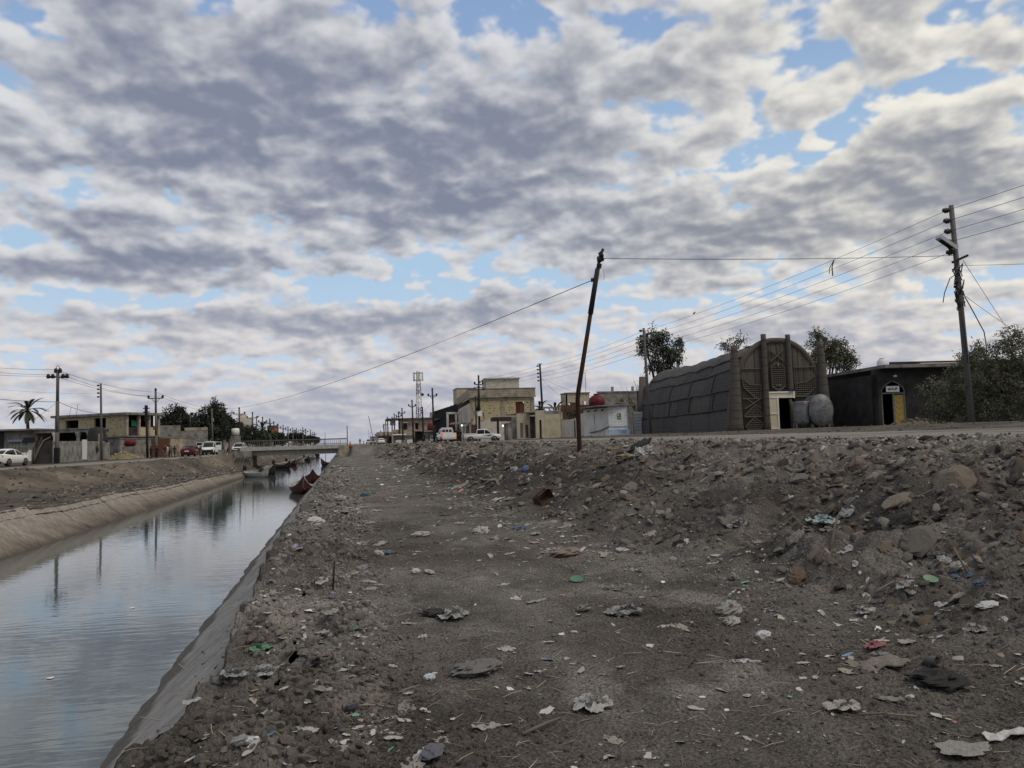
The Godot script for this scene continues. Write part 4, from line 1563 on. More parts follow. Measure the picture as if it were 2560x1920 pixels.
func bulb(called: String, label: String, at: Vector3):
	var o := thing(called, label, "lamp", at)
	var st := S()
	lathe(st, [Vector2(0.005, -0.11), Vector2(0.08, -0.08), Vector2(0.11, 0.0), Vector2(0.08, 0.08), Vector2(0.03, 0.12), Vector2(0.005, 0.14)], 12)
	part("bulb", st, M.bulb, o)
	var h := S()
	bar(h, Vector3(0, 0.12, 0), Vector3(0, 0.32, 0), 0.03)
	part("holder", h, M.black, o)
	var l := OmniLight3D.new()
	l.name = "glow"
	l.light_energy = 0.12
	l.light_color = Color(1.0, 0.97, 0.9)
	l.light_size = 0.1
	l.omni_range = 20.0
	l.omni_attenuation = 2.0
	l.shadow_enabled = true
	o.add_child(l)

func make_far_right_things():
	# building hung with dark netting
	var a := side_at(1146, 150.0)
	var o := thing("netted_building", "two storey building hung with dark netting beside brick house", "building", a, deg_to_rad(0))
	var st := S()
	wall(st, 40.0, 7.2, 0.3, [], face(0, 0, -40.0, -PI / 2 + 0.02))
	wall(st, 6.0, 7.2, 0.3, [], face(0, 0, 0))
	part("wall", st, M.plaster_dark, o)
	var net := S()
	rng.seed = 51
	for k in 4:
		var rings := []
		for i in 9:
			var r := []
			for j in 9:
				r.append(Vector3(-0.25 - 0.5 * absf(n2.get_noise_2d(i * 0.7 + k * 9.0, j * 0.5)), 1.5 + j * 0.68 + 0.15 * n2.get_noise_2d(i, k), -1.0 - k * 9.8 - i * 1.2))
			rings.append(r)
		net.set_smooth_group(1)
		skin(net, rings, false, false)
	part("netting", net, M.dark_mesh, o)
	block("ledge", "roof_slab", o, -0.5, 5.0, -32.0, 1.0, 0.2, 14.0)
	var rb := block("roof_room", "plaster_yellow", o, 2.2, 8.6, -6.0, 3.6, 2.8, 5.0)
	block("cap", "roof_slab", rb, 0, 1.45, 0, 3.8, 0.12, 5.2)
	var bsh := S()
	# white gate posts, red and grey panels beside the truck
	var g := side_at(1136, 128.0)
	var gt := thing("shop_front", "tall white framed shop front with dark red panel beside the white truck", "shop front", g, deg_to_rad(20))
	for x in [-1.1, 0.4, 1.0]: block("post", "plaster_white", gt, x, 2.3, 0, 0.26, 4.6, 0.26)
	block("panel", "door_red", gt, -0.4, 1.9, -0.1, 1.2, 3.4, 0.1)
	block("lintel", "plaster_white", gt, -0.05, 4.5, -0.02, 2.4, 0.3, 0.3)
	block("sheet", "dark_mesh", gt, 0.7, 1.6, -0.12, 0.5, 3.0, 0.05)
	for k in [[1080, 205.0, 1.0, "dull red squat water tank on a stand, left of the pair"], [1103, 190.0, 0.8, "tall dark red water tank right of the squat one"]]:
		var p := side_at(k[0], k[1])
		var t := thing("water_tank", k[3], "water tank", p, 0.0, "red water tanks above the white stalls")
		var ts := S()
		var r: float = 0.85 * k[2] * 1.3
		var h: float = 2.0 if k[2] > 0.9 else 2.9
		lathe(ts, [Vector2(0.02, 2.9), Vector2(r, 2.9), Vector2(r * 1.05, 3.5), Vector2(r, 2.9 + h * 0.75), Vector2(r * 0.7, 2.9 + h * 0.95), Vector2(0.02, 2.9 + h)], 18)
		part("body", ts, M.tank_red, t)
		block("stand", "plaster_white", t, 0, 1.45, 0, 2.6, 2.9, 2.2)
	var stalls := [[1000, 225.0, 3.0, 2.3, "plaster_grey", "market stall with white sheet roof at the far left of the row"], [1026, 215.0, 2.4, 2.0, "plaster_white", "white market stall between the poles"], [1052, 200.0, 2.6, 2.9, "plaster_dark", "dark open market stall with red canopy"], [1072, 180.0, 2.2, 2.5, "plaster_white", "white stall under the squat red tank"]]
	for s in stalls:
		var p := side_at(s[0], s[1])
		var t := thing("market_stall", s[5], "stall", p, 0.0)
		block("back_panel", s[4], t, 0, s[3] * 0.5, -1.2, s[2], s[3], 0.1)
		for q in [-1.0, 1.0]:
			block("post", "rust", t, q * s[2] * 0.48, s[3] * 0.5, 0.6, 0.1, s[3], 0.1)
			block("side_panel", s[4], t, q * s[2] * 0.5, s[3] * 0.35, -0.6, 0.08, s[3] * 0.7, 1.2)
		var rp := block("roof_sheet", "plaster_white" if s[0] < 1010 else "door_red" if s[0] == 1052 else "grey_metal", t, 0, s[3] + 0.05, -0.3, s[2] + 0.6, 0.1, 2.4)
		rp.rotation.x = 0.08
		block("counter", "plaster_white" if s[0] != 1052 else "plaster_dark", t, 0, 0.45, 0.5, s[2] * 0.8, 0.9, 0.5)
	# pinkish building with balcony columns
	var f := side_at(1000, 245.0)
	var pk := thing("pink_building", "two storey pinkish plastered building with balcony columns down the street", "building", f, deg_to_rad(-3))
	var s3 := S()
	wall(s3, 9.5, 7.2, 0.3, [[1.0, 3.9, 1.2, 2.2], [4.6, 3.9, 1.0, 2.0], [1.0, 0, 2.0, 2.4]], face(0, 0, 0))
	wall(s3, 20.0, 7.2, 0.3, [[4.0, 3.8, 2.0, 2.2], [10.0, 3.8, 2.0, 2.2]], face(0, 0, -20.0, -PI / 2))
	part("wall", s3, M.plaster_pink, pk)
	block("cornice", "roof_slab", pk, 3.0, 7.3, -8.0, 14.0, 0.25, 19.0)
	block("balcony", "plaster_pink", pk, -1.2, 3.6, -6.0, 2.4, 0.9, 12.0)
	block("balcony_end", "plaster_mid", pk, -2.0, 6.3, -0.5, 1.6, 1.8, 1.6)
	for z in [-0.3, -4.0, -8.0]: block("column", "plaster_pink", pk, -2.2, 3.2, z, 0.4, 6.4, 0.4)
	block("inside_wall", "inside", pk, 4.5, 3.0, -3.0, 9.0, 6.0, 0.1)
	for i in 2: window(pk, 1.6 + i * 3.5, 5.0, -0.2, 1.0, 2.0, "inside", "plaster_tan")
	block("upper_room", "plaster_tan", pk, 13.0, 5.2, -3.0, 7.5, 7.6, 5.0)
	var lw := side_at(982, 300.0)
	var lo := thing("low_shop", "low tan shop beyond the pink building with shaded front", "shop", lw)
	block("wall", "plaster_tan", lo, 0, 2.2, -4.0, 11.0, 4.4, 8.0)
	block("shade", "roof_slab", lo, -0.5, 3.1, 1.0, 11.0, 0.2, 2.2)
	for x in [-4.0, -1.0, 2.0]: block("opening", "inside", lo, x, 1.3, 0.03, 2.0, 2.4, 0.04)
	var far := [[958, 380.0, 7.0, 4.5, "plaster_tan", "small tan building where the row of poles begins"], [944, 460.0, 8.0, 4.0, "plaster_mid", "farthest brown building of the right row"]]
	for q in far:
		var t := thing("far_building", q[5], "building", side_at(q[0], q[1]))
		block("wall", q[4], t, 0, q[3] * 0.5, -3, q[2], q[3], 6)
		block("roof", "roof_slab", t, 0, q[3] + 0.1, -3, q[2] + 0.5, 0.2, 6.5)
		for x in [-2.0, 1.0]: window(t, x, 1.6, 0.03, 1.2, 1.8)
	# lattice telephone mast
	var tw := thing("radio_mast", "tall red and white lattice mast with panel antennas", "mast", side_at(1049, 380.0), 0.3)
	var H := 33.0
	for b in 6:
		var st3 := S()
		for c in 3:
			var q := TAU * c / 3.0
			var q2 := TAU * (c + 1) / 3.0
			var r0 := lerpf(2.0, 0.9, b / 6.0)
			var r1 := lerpf(2.0, 0.9, (b + 1) / 6.0)
			var y0 := H * b / 6.0
			var y1 := H * (b + 1) / 6.0
			bar(st3, Vector3(cos(q) * r0, y0, sin(q) * r0), Vector3(cos(q) * r1, y1, sin(q) * r1), 0.15, 5)
			for s in 2:
				var ya := lerpf(y0, y1, s * 0.5)
				var yb := lerpf(y0, y1, s * 0.5 + 0.5)
				bar(st3, Vector3(cos(q) * r0, ya, sin(q) * r0), Vector3(cos(q2) * r1, yb, sin(q2) * r1), 0.08, 4)
				bar(st3, Vector3(cos(q2) * r0, ya, sin(q2) * r0), Vector3(cos(q) * r1, yb, sin(q) * r1), 0.08, 4)
		part("mast_section", st3, M.plaster_white if b % 2 else M.door_red, tw)
	for c in 6:
		var q := TAU * c / 6.0
		block("antenna", "plaster_white", tw, cos(q) * 2.3, H - 2.6, sin(q) * 2.3, 0.35, 4.2, 0.35)
	var arm := S()
	for yy in [H - 4.2, H - 1.0]:
		for c in 6:
			var q := TAU * c / 6.0
			var q2 := TAU * (c + 1) / 6.0
			bar(arm, Vector3(cos(q) * 2.3, yy, sin(q) * 2.3), Vector3(cos(q2) * 2.3, yy, sin(q2) * 2.3), 0.08, 4)
			bar(arm, Vector3(0, yy, 0), Vector3(cos(q) * 2.3, yy, sin(q) * 2.3), 0.08, 4)
	part("head_frame", arm, M.grey_metal, tw)
	var dsh := S()
	lathe(dsh, [Vector2(0.05, 0), Vector2(0.6, 0.1), Vector2(0.7, 0.4), Vector2(0.02, 0.42)], 14, Vector3(1.6, H - 11.0, 0.5), Basis(Vector3.RIGHT, PI / 2))
	part("dish", dsh, M.plaster_dark, tw)


# ---------------------------------------------------------------- the bridge
func make_bridge_things():
	var o := thing("bridge", "low concrete beam bridge with steel bar railing across the canal", "bridge", Vector3(-5.9, 0, -111.6))
	block("deck", "concrete_pale", o, -0.2, 1.37, 0, 13.2, 0.48, 6.6)
	for z in [2.2, -2.2]: block("girder", "concrete_pale", o, -0.1, 0.80, z - 0.2, 10.6, 0.64, 0.5)
	block("abutment", "plaster_mid", o, -6.4, -0.35, 0.2, 2.1, 2.92, 6.4)
	block("abutment", "plaster_tan", o, 6.0, 0.2, 0.3, 1.2, 2.5, 6.9, "paler concrete abutment with streaked face")
	for z in [3.1, -3.1]:
		var rail := S()
		bar(rail, Vector3(-6.6, 2.36, z), Vector3(6.35, 2.36, z), 0.05, 6)
		bar(rail, Vector3(-6.6, 1.76, z), Vector3(6.35, 1.76, z), 0.035, 6)
		var rp := part("railing", rail, M.pole_grey, o)
		for i in 52:
			var x := -6.5 + i * 0.25
			var st := S()
			bar(st, Vector3(x, 1.60, z), Vector3(x, 2.34, z), 0.016 if i % 8 else 0.04, 5)
			part("bar", st, M.pole_grey, rp)
	var st2 := S()
	bar(st2, Vector3(6.45, 0.9, 3.32), Vector3(6.42, 4.0, 3.32), 0.06, 8)
	part("end_post", st2, M.pole_grey, o)
	# twisted bars of an older railing at the far landing
	var jr := thing("broken_railing", "bent rusty railing bars leaning at the far bridge landing", "railing", left_at(612, 103.0))
	for i in 7:
		var s := S()
		bar(s, Vector3(i * 0.38 - 1.3, -0.2, 0.0), Vector3(i * 0.38 - 0.9, 0.75 + 0.1 * (i % 3), 0.1), 0.035, 5)
		part("bar", s, M.rust, jr)
	var s3 := S()
	bar(s3, Vector3(-1.1, 0.55, 0.05), Vector3(1.5, 0.75, 0.05), 0.04, 5)
	part("rail", s3, M.rust, jr)

# ---------------------------------------------------------------- boats
func make_boat(hull_m: String, inner_m: String, motor: bool, label: String, at: Vector3, turn: float, L_: float, beam: float, group: String) -> Node3D:
	var o := thing("boat", label, "boat", at, turn, group)
	# bow towards +z
	var n := 14
	var out := []
	var inn := []
	for i in n + 1:
		var f := float(i) / n
		var u := f * 2.0 - 1.0
		var w := beam * 0.5 * pow(maxf(0.0, 1.0 - pow(absf(u), 2.4)), 0.75) + 0.02
		var sheer := 0.42 + 0.10 * pow(absf(u), 2.0) + 0.62 * pow(maxf(0.0, u), 7.0) + 0.12 * pow(maxf(0.0, -u), 5.0)
		var keel := -0.18 + 0.40 * pow(absf(u), 5.0)
		var z := u * L_ * 0.5
		out.append([Vector3(-w, sheer, z), Vector3(-w * 0.96, sheer * 0.5, z), Vector3(-w * 0.62, keel + 0.06, z), Vector3(0, keel, z), Vector3(w * 0.62, keel + 0.06, z), Vector3(w * 0.96, sheer * 0.5, z), Vector3(w, sheer, z)])
		var wi := maxf(0.0, w - 0.05)
		inn.append([Vector3(wi, sheer - 0.005, z), Vector3(wi * 0.9, sheer * 0.4, z), Vector3(0, keel + 0.14, z), Vector3(-wi * 0.9, sheer * 0.4, z), Vector3(-wi, sheer - 0.005, z)])
	var st := S()
	st.set_smooth_group(1)
	skin(st, out, false, false)
	part("hull", st, M[hull_m], o)
	var s2 := S()
	s2.set_smooth_group(1)
	skin(s2, inn, false, false)
	part("hull_lining", s2, M[inner_m], o)
	var g := S()
	for s in [0, 6]:
		var pts := []
		for r in out: pts.append(r[s] + Vector3(0, 0.015, 0))
		tube(g, pts, [0.04], 6)
	part("gunwale", g, M[inner_m], o)
	var pr := S()
	tube(pr, [Vector3(0, 0.95, L_ * 0.47), Vector3(0, 1.10, L_ * 0.505), Vector3(0, 1.26, L_ * 0.515)], [0.07, 0.06, 0.035], 6)
	part("stem_post", pr, M[hull_m], o)
	for z in [-0.28, 0.0, 0.26]: block("thwart", "timber", o, 0, 0.36, z * L_, beam * 0.82, 0.05, 0.24)
	if motor:
		var m := Node3D.new()
		var cowl := S()
		lathe(cowl, [Vector2(0.02, 0.62), Vector2(0.17, 0.64), Vector2(0.21, 0.8), Vector2(0.2, 1.1), Vector2(0.12, 1.24), Vector2(0.02, 1.26)], 12, Vector3(0, 0, -L_ * 0.5 - 0.05))
		var cw := part("outboard_motor", cowl, M.black, o)
		var sh := S()
		bx(sh, 0, 0.2, -L_ * 0.5 - 0.1, 0.12, 0.9, 0.2)
		bar(sh, Vector3(0, 0.9, -L_ * 0.5), Vector3(0.05, 0.98, -L_ * 0.5 + 0.6), 0.025)
		part("shaft", sh, M.black, cw)
		m.free()
	return o

func water_at(px: float, depth: float) -> Vector3:
	return PD(px, depth, -1.6)

func make_boat_things():
	var gr := "boats moored along the canal"
	make_boat("boat_red", "boat_white", false, "nearest dark red boat with white gunwale at the near canal bank", water_at(752, 57.0), 0.10, 6.2, 1.5, gr)
	make_boat("boat_red", "boat_dark", false, "second dark red boat moored just behind the nearest red boat", water_at(781, 71.5), 0.05, 6.4, 1.35, gr)
	make_boat("boat_white", "boat_white", true, "pale boat with black outboard at the far bank, this side of bridge", water_at(640, 88.0), deg_to_rad(-150) + PI, 5.6, 1.3, gr)
	make_boat("boat_dark", "boat_dark", false, "dark low boat behind the pale motor boat on the far bank", water_at(668, 96.0), 0.4, 5.0, 1.2, gr)
	make_boat("boat_red", "boat_white", true, "red boat at the far bank seen just under the bridge", water_at(727, 134.0), 0.3, 6.0, 1.4, gr)
	make_boat("boat_dark", "boat_dark", true, "dark boat with raised motor at far bank under bridge's left end", water_at(704, 119.0), 0.5, 5.4, 1.3, gr)
	make_boat("boat_white", "boat_dark", false, "pale boat farther up the far bank, third beyond the bridge", water_at(750, 150.0), 0.2, 6.0, 1.4, gr)
	make_boat("boat_dark", "boat_white", true, "dark boat up the far bank, fourth beyond the bridge", water_at(766, 172.0), 0.2, 6.2, 1.5, gr)
	make_boat("boat_white", "boat_white", false, "pale boat up the far bank, fifth beyond the bridge", water_at(781, 200.0), 0.15, 6.5, 1.5, gr)
	make_boat("boat_dark", "boat_dark", true, "farthest dark boat of the row at the far bank", water_at(792, 235.0), 0.1, 7.0, 1.6, gr)
	make_boat("boat_dark", "boat_white", true, "dark boat with black outboard at the near bank beyond the bridge", water_at(826, 130.0), -0.5, 5.6, 1.3, gr)

# ---------------------------------------------------------------- vehicles
func wheel(o: Node3D, x: float, y: float, z: float, r: float, w: float):
	var st := S()
	var ax := Basis(Vector3.RIGHT, PI / 2)
	lathe(st, [Vector2(r * 0.5, -w * 0.5), Vector2(r * 0.92, -w * 0.5), Vector2(r, -w * 0.3), Vector2(r, w * 0.3), Vector2(r * 0.92, w * 0.5), Vector2(r * 0.5, w * 0.5)], 20, Vector3(x, y, z), ax)
	var t := part("wheel", st, M.tyre, o)
	var rm := S()
	lathe(rm, [Vector2(0.01, -w * 0.42), Vector2(r * 0.62, -w * 0.52), Vector2(r * 0.62, w * 0.52), Vector2(0.01, w * 0.42)], 14, Vector3(x, y, z), ax)
	part("rim", rm, M.rim, t)

# nose towards +x. prof: [x, half width, bottom, top] of the body; cab: [x, half width below, half width above, bottom, top]
func car(called: String, label: String, cat: String, at: Vector3, turn: float, paint: String, prof: Array, cab: Array, wheels: Array, group := "") -> Node3D:
	var o := thing(called, label, cat, at, turn, group)
	var rs := []
	for p in prof:
		var w: float = p[1]
		var yb: float = p[2]
		var yt: float = p[3]
		var m := lerpf(yb, yt, 0.55)
		rs.append([Vector3(p[0], yb, -w * 0.88), Vector3(p[0], yb + 0.08, -w * 0.97), Vector3(p[0], m, -w), Vector3(p[0], yt - 0.10, -w * 0.975), Vector3(p[0], yt - 0.02, -w * 0.92), Vector3(p[0], yt, -w * 0.82),
			Vector3(p[0], yt, w * 0.82), Vector3(p[0], yt - 0.02, w * 0.92), Vector3(p[0], yt - 0.10, w * 0.975), Vector3(p[0], m, w), Vector3(p[0], yb + 0.08, w * 0.97), Vector3(p[0], yb, w * 0.88)])
	var st := S()
	st.set_smooth_group(1)
	skin(st, rs)
	part("body", st, M[paint], o)
	if cab:
		var cs := []
		var roof := []
		for c in cab:
			cs.append([Vector3(c[0], c[3], -c[1]), Vector3(c[0], c[4] - 0.07, -c[2]), Vector3(c[0], c[4] - 0.02, -c[2] + 0.07), Vector3(c[0], c[4] - 0.02, c[2] - 0.07), Vector3(c[0], c[4] - 0.07, c[2]), Vector3(c[0], c[3], c[1])])
		var gl := S()
		gl.set_smooth_group(1)
		skin(gl, cs)
		part("windows", gl, M.car_glass, o)
		var top: float = cab.map(func(c): return c[4]).max()
		for c in cab:
			if c[4] > top - 0.14:
				roof.append([Vector3(c[0], c[4] - 0.11, -c[2] - 0.015), Vector3(c[0], c[4] - 0.02, -c[2] + 0.04), Vector3(c[0], c[4] + 0.012, -c[2] * 0.6), Vector3(c[0], c[4] + 0.012, c[2] * 0.6), Vector3(c[0], c[4] - 0.02, c[2] - 0.04), Vector3(c[0], c[4] - 0.11, c[2] + 0.015)])
		var rf := S()
		rf.set_smooth_group(1)
		skin(rf, roof)
		part("roof", rf, M[paint], o)
		# pillars follow the corners of the cabin
		var pl := S()
		for s in [0, 5]:
			var u := 1 if s == 0 else 4
			var sg := -1.0 if s == 0 else 1.0
			var pts := []
			for r in cs: pts.append(r[u] + Vector3(0, 0.0, sg * 0.012))
			tube(pl, [cs[0][s]] + pts + [cs[-1][s]], [0.045], 5)
			var mid: int = cs.size() / 2
			bar(pl, cs[mid][s] + Vector3(0, 0, sg * 0.012), cs[mid][u] + Vector3(0, 0, sg * 0.012), 0.045, 5)
		part("pillars", pl, M[paint], o)
		for s in [-1.0, 1.0]:
			var c: Array = cab[-1]
			block("mirror", paint if cat != "van" else "black", o, c[0] - 0.22, c[3] + 0.12, s * (c[1] + 0.12), 0.12, 0.15, 0.22)
	for w in wheels:
		for s in [-1.0, 1.0]:
			var hw: float = w[2]
			wheel(o, w[0], w[1], s * (hw - 0.10), w[1], 0.22)
			var ar := S()
			var pts := []
			for i in 13:
				var q := PI * i / 12.0
				pts.append(Vector2(w[0] + cos(q) * w[1] * 1.22, w[1] * 0.9 + sin(q) * w[1] * 1.25))
			prism(ar, pts, s * (hw + 0.004) - 0.012, s * (hw + 0.004) + 0.003)
			part("wheel_arch", ar, M.black, o)
	return o

func lights(o: Node3D, x: float, y: float, z: float, m: String, called: String, w := 0.34, h := 0.2):
	for s in [-1.0, 1.0]: block(called, m, o, x, y, s * z, 0.08, h, w)

func sedan(called: String, label: String, at: Vector3, turn: float, paint: String, group := "") -> Node3D:
	var o := car(called, label, "car", at, turn, paint,
		[[-2.16, 0.74, 0.42, 0.86], [-2.10, 0.80, 0.28, 1.02], [-1.7, 0.84, 0.22, 1.05], [-0.9, 0.86, 0.20, 0.98], [0.4, 0.86, 0.20, 0.95], [1.0, 0.85, 0.20, 0.94], [1.6, 0.82, 0.22, 0.86], [2.0, 0.76, 0.26, 0.72], [2.16, 0.62, 0.34, 0.58]],
		[[-1.86, 0.66, 0.60, 1.02, 1.05], [-1.25, 0.74, 0.58, 0.98, 1.36], [-0.7, 0.78, 0.58, 0.96, 1.45], [-0.1, 0.79, 0.58, 0.94, 1.47], [0.35, 0.78, 0.58, 0.93, 1.40], [1.15, 0.74, 0.66, 0.92, 0.95]],
		[[-1.30, 0.31, 0.86], [1.32, 0.31, 0.85]], group)
	lights(o, -2.10, 0.84, 0.62, "lamp_red", "tail_light", 0.32, 0.18)
	lights(o, 2.02, 0.66, 0.56, "lamp_clear", "headlight", 0.3, 0.14)
	block("bumper", "black", o, -2.16, 0.34, 0, 0.10, 0.16, 1.3)
	block("number_plate", "pvc_white", o, -2.17, 0.72, 0, 0.02, 0.12, 0.5)
	return o

func suv(called: String, label: String, at: Vector3, turn: float, paint: String, group := "") -> Node3D:
	var o := car(called, label, "car", at, turn, paint,
		[[-2.3, 0.80, 0.45, 0.98], [-2.2, 0.88, 0.36, 1.12], [-1.2, 0.92, 0.34, 1.12], [0.6, 0.92, 0.34, 1.10], [1.1, 0.92, 0.34, 1.10], [1.9, 0.90, 0.36, 1.04], [2.2, 0.86, 0.40, 0.96], [2.3, 0.78, 0.46, 0.82]],
		[[-2.15, 0.80, 0.72, 1.08, 1.60], [-1.9, 0.84, 0.70, 1.10, 1.74], [-0.6, 0.85, 0.70, 1.10, 1.78], [0.3, 0.85, 0.69, 1.08, 1.72], [1.1, 0.82, 0.74, 1.06, 1.12]],
		[[-1.4, 0.38, 0.92], [1.42, 0.38, 0.92]], group)
	lights(o, 2.27, 0.86, 0.66, "lamp_clear", "headlight", 0.32, 0.18)
	lights(o, -2.28, 1.0, 0.74, "lamp_red", "tail_light", 0.16, 0.3)
	block("grille", "black", o, 2.29, 0.84, 0, 0.06, 0.18, 0.9)
	block("bumper", "black", o, 2.30, 0.52, 0, 0.10, 0.2, 1.6)
	block("number_plate", "pvc_white", o, 2.36, 0.55, 0, 0.02, 0.12, 0.5)
	return o

func pickup(called: String, label: String, at: Vector3, turn: float, paint: String, lit: bool) -> Node3D:
	var o := car(called, label, "pickup truck", at, turn, paint,
		[[-2.55, 0.80, 0.55, 1.10], [-2.5, 0.86, 0.48, 1.12], [-0.6, 0.88, 0.42, 1.12], [0.2, 0.88, 0.40, 1.12], [1.2, 0.88, 0.40, 1.12], [2.1, 0.86, 0.42, 1.05], [2.45, 0.82, 0.46, 0.96], [2.55, 0.74, 0.52, 0.8]],
		[[-0.72, 0.80, 0.70, 1.10, 1.68], [-0.5, 0.80, 0.70, 1.10, 1.75], [0.3, 0.80, 0.69, 1.10, 1.76], [0.7, 0.80, 0.69, 1.08, 1.70], [1.35, 0.78, 0.72, 1.08, 1.14]],
		[[-1.6, 0.37, 0.88], [1.6, 0.37, 0.88]])
	# the load bed: floor sunk between raised sides
	block("bed_floor", "black", o, -1.62, 1.14, 0, 1.6, 0.03, 1.36)
	for s in [-1.0, 1.0]: block("bed_rail", paint, o, -1.62, 1.16, s * 0.80, 1.86, 0.10, 0.10)
	block("tailgate", paint, o, -2.55, 0.93, 0, 0.07, 0.5, 1.5)
	block("cab_back", paint, o, -0.76, 1.2, 0, 0.05, 0.25, 1.5)
	lights(o, -2.56, 0.9, 0.78, "tail_lit" if lit else "lamp_red", "tail_light", 0.16, 0.3)
	lights(o, 2.48, 0.88, 0.62, "lamp_clear", "headlight", 0.3, 0.18)
	block("bumper", "black" if not lit else "silver_paint", o, -2.62, 0.52, 0, 0.14, 0.16, 1.66)
	block("number_plate", "pvc_white", o, -2.60, 0.95, 0.0 if lit else 0.4, 0.02, 0.14, 0.5)
	return o

func make_vehicle_things():
	var rise := deg_to_rad(90)
	# right side
	var a := side_at(1206, 112.0)
	var p := pickup("pickup_truck", "white double cab pickup with dark side stripe, parked across the shop front", a, deg_to_rad(-8), "white_paint", false)
	for s in [-1.0, 1.0]:
		var st := S()
		prism(st, [Vector2(-0.2, 0.98), Vector2(1.7, 0.98), Vector2(1.3, 0.90), Vector2(0.9, 0.80), Vector2(0.4, 0.92)], s * 0.895 - 0.004, s * 0.895 + 0.004)
		part("stripe", st, M.silver_paint if s < 0 else M.blue_paint, p)
	var b := side_at(1115.5, 101.0)
	var t := pickup("pickup_truck", "white pickup seen from behind with lit orange tail lights", b, rise + 0.03, "white_paint", true)
	var rk := S()
	for z in [-0.62, -0.2, 0.2, 0.62]: bx(rk, -0.80, 1.52, z, 0.06, 0.62, 0.06)
	bx(rk, -0.80, 1.84, 0, 0.07, 0.07, 1.34)
	part("cab_guard", rk, M.white_paint, t)
	sedan("parked_car", "silver car facing us behind the white pickup with lit lights", side_at(1083, 170.0), -rise, "silver_paint", "cars on the right road")
	sedan("parked_car", "white car far up the right road, rear towards us", side_at(953, 205.0), rise, "white_paint", "cars on the right road")
	suv("parked_car", "white off-road car with dark windows near where the road vanishes", side_at(922, 285.0), -rise, "white_paint", "cars on the right road")
	suv("parked_car", "silver off-road car beside the leaning thin mast up the road", side_at(932, 270.0), -rise, "silver_paint", "cars on the right road")
	# left side
	sedan("parked_car", "white saloon car on the far left, cut by the picture edge", left_at(18, 70.0), deg_to_rad(82), "white_paint", "cars on the left road")
	sedan("parked_car", "dark red car seen from behind near the group of boys", left_at(479, 106.0), rise - 0.1, "red_paint", "cars on the left road")
	suv("parked_car", "white off-road car facing us beside the cream gate wall", left_at(598, 140.0), -rise - 0.05, "white_paint", "cars on the left road")
	var v := car("van", "white van facing us with both front doors swung open", "van", left_at(525, 121.0), -rise - 0.02, "white_paint",
		[[-2.3, 0.80, 0.45, 1.30], [-2.2, 0.85, 0.36, 1.36], [1.2, 0.85, 0.36, 1.30], [1.9, 0.84, 0.36, 1.12], [2.2, 0.82, 0.38, 0.98], [2.3, 0.76, 0.44, 0.86]],
		[[-2.2, 0.80, 0.72, 1.3, 1.86], [-1.9, 0.80, 0.72, 1.3, 1.94], [0.0, 0.80, 0.72, 1.3, 1.96], [0.9, 0.80, 0.71, 1.26, 1.90], [1.75, 0.78, 0.74, 1.12, 1.2]],
		[[-1.4, 0.34, 0.85], [1.4, 0.34, 0.85]])
	lights(v, 2.26, 0.84, 0.62, "lamp_clear", "headlight", 0.28, 0.18)
	block("bumper", "black", v, 2.32, 0.56, 0, 0.10, 0.42, 1.6)
	for s in [-1.0, 1.0]:
		var d := block("door", "white_paint", v, 0.95, 0.95, s * 1.32, 0.07, 1.0, 0.86)
		block("window", "car_glass", d, 0.0, 0.62, 0, 0.05, 0.46, 0.72)
		var fr := S()
		for q in [-1.0, 1.0]: bx(fr, 0.0, 0.68, q * 0.40, 0.07, 0.6, 0.06)
		bx(fr, 0, 0.94, 0, 0.07, 0.06, 0.86)
		part("window_frame", fr, M.white_paint, d)
	# a motor tricycle and a hand cart by the stalls
	var mt := thing("motorcycle", "small dark motorcycle standing up the right road", "motorcycle", side_at(909, 240.0), rise)
	wheel(mt, -0.65, 0.3, 0, 0.3, 0.12)
	wheel(mt, 0.65, 0.3, 0, 0.3, 0.12)
	var st4 := S()
	tube(st4, [Vector3(-0.7, 0.7, 0), Vector3(-0.1, 0.72, 0), Vector3(0.3, 0.85, 0), Vector3(0.45, 1.0, 0), Vector3(0.65, 0.4, 0)], [0.10, 0.14, 0.13, 0.06, 0.05], 6)
	bar(st4, Vector3(0.42, 1.02, -0.35), Vector3(0.42, 1.02, 0.35), 0.03)
	part("body", st4, M.black, mt)

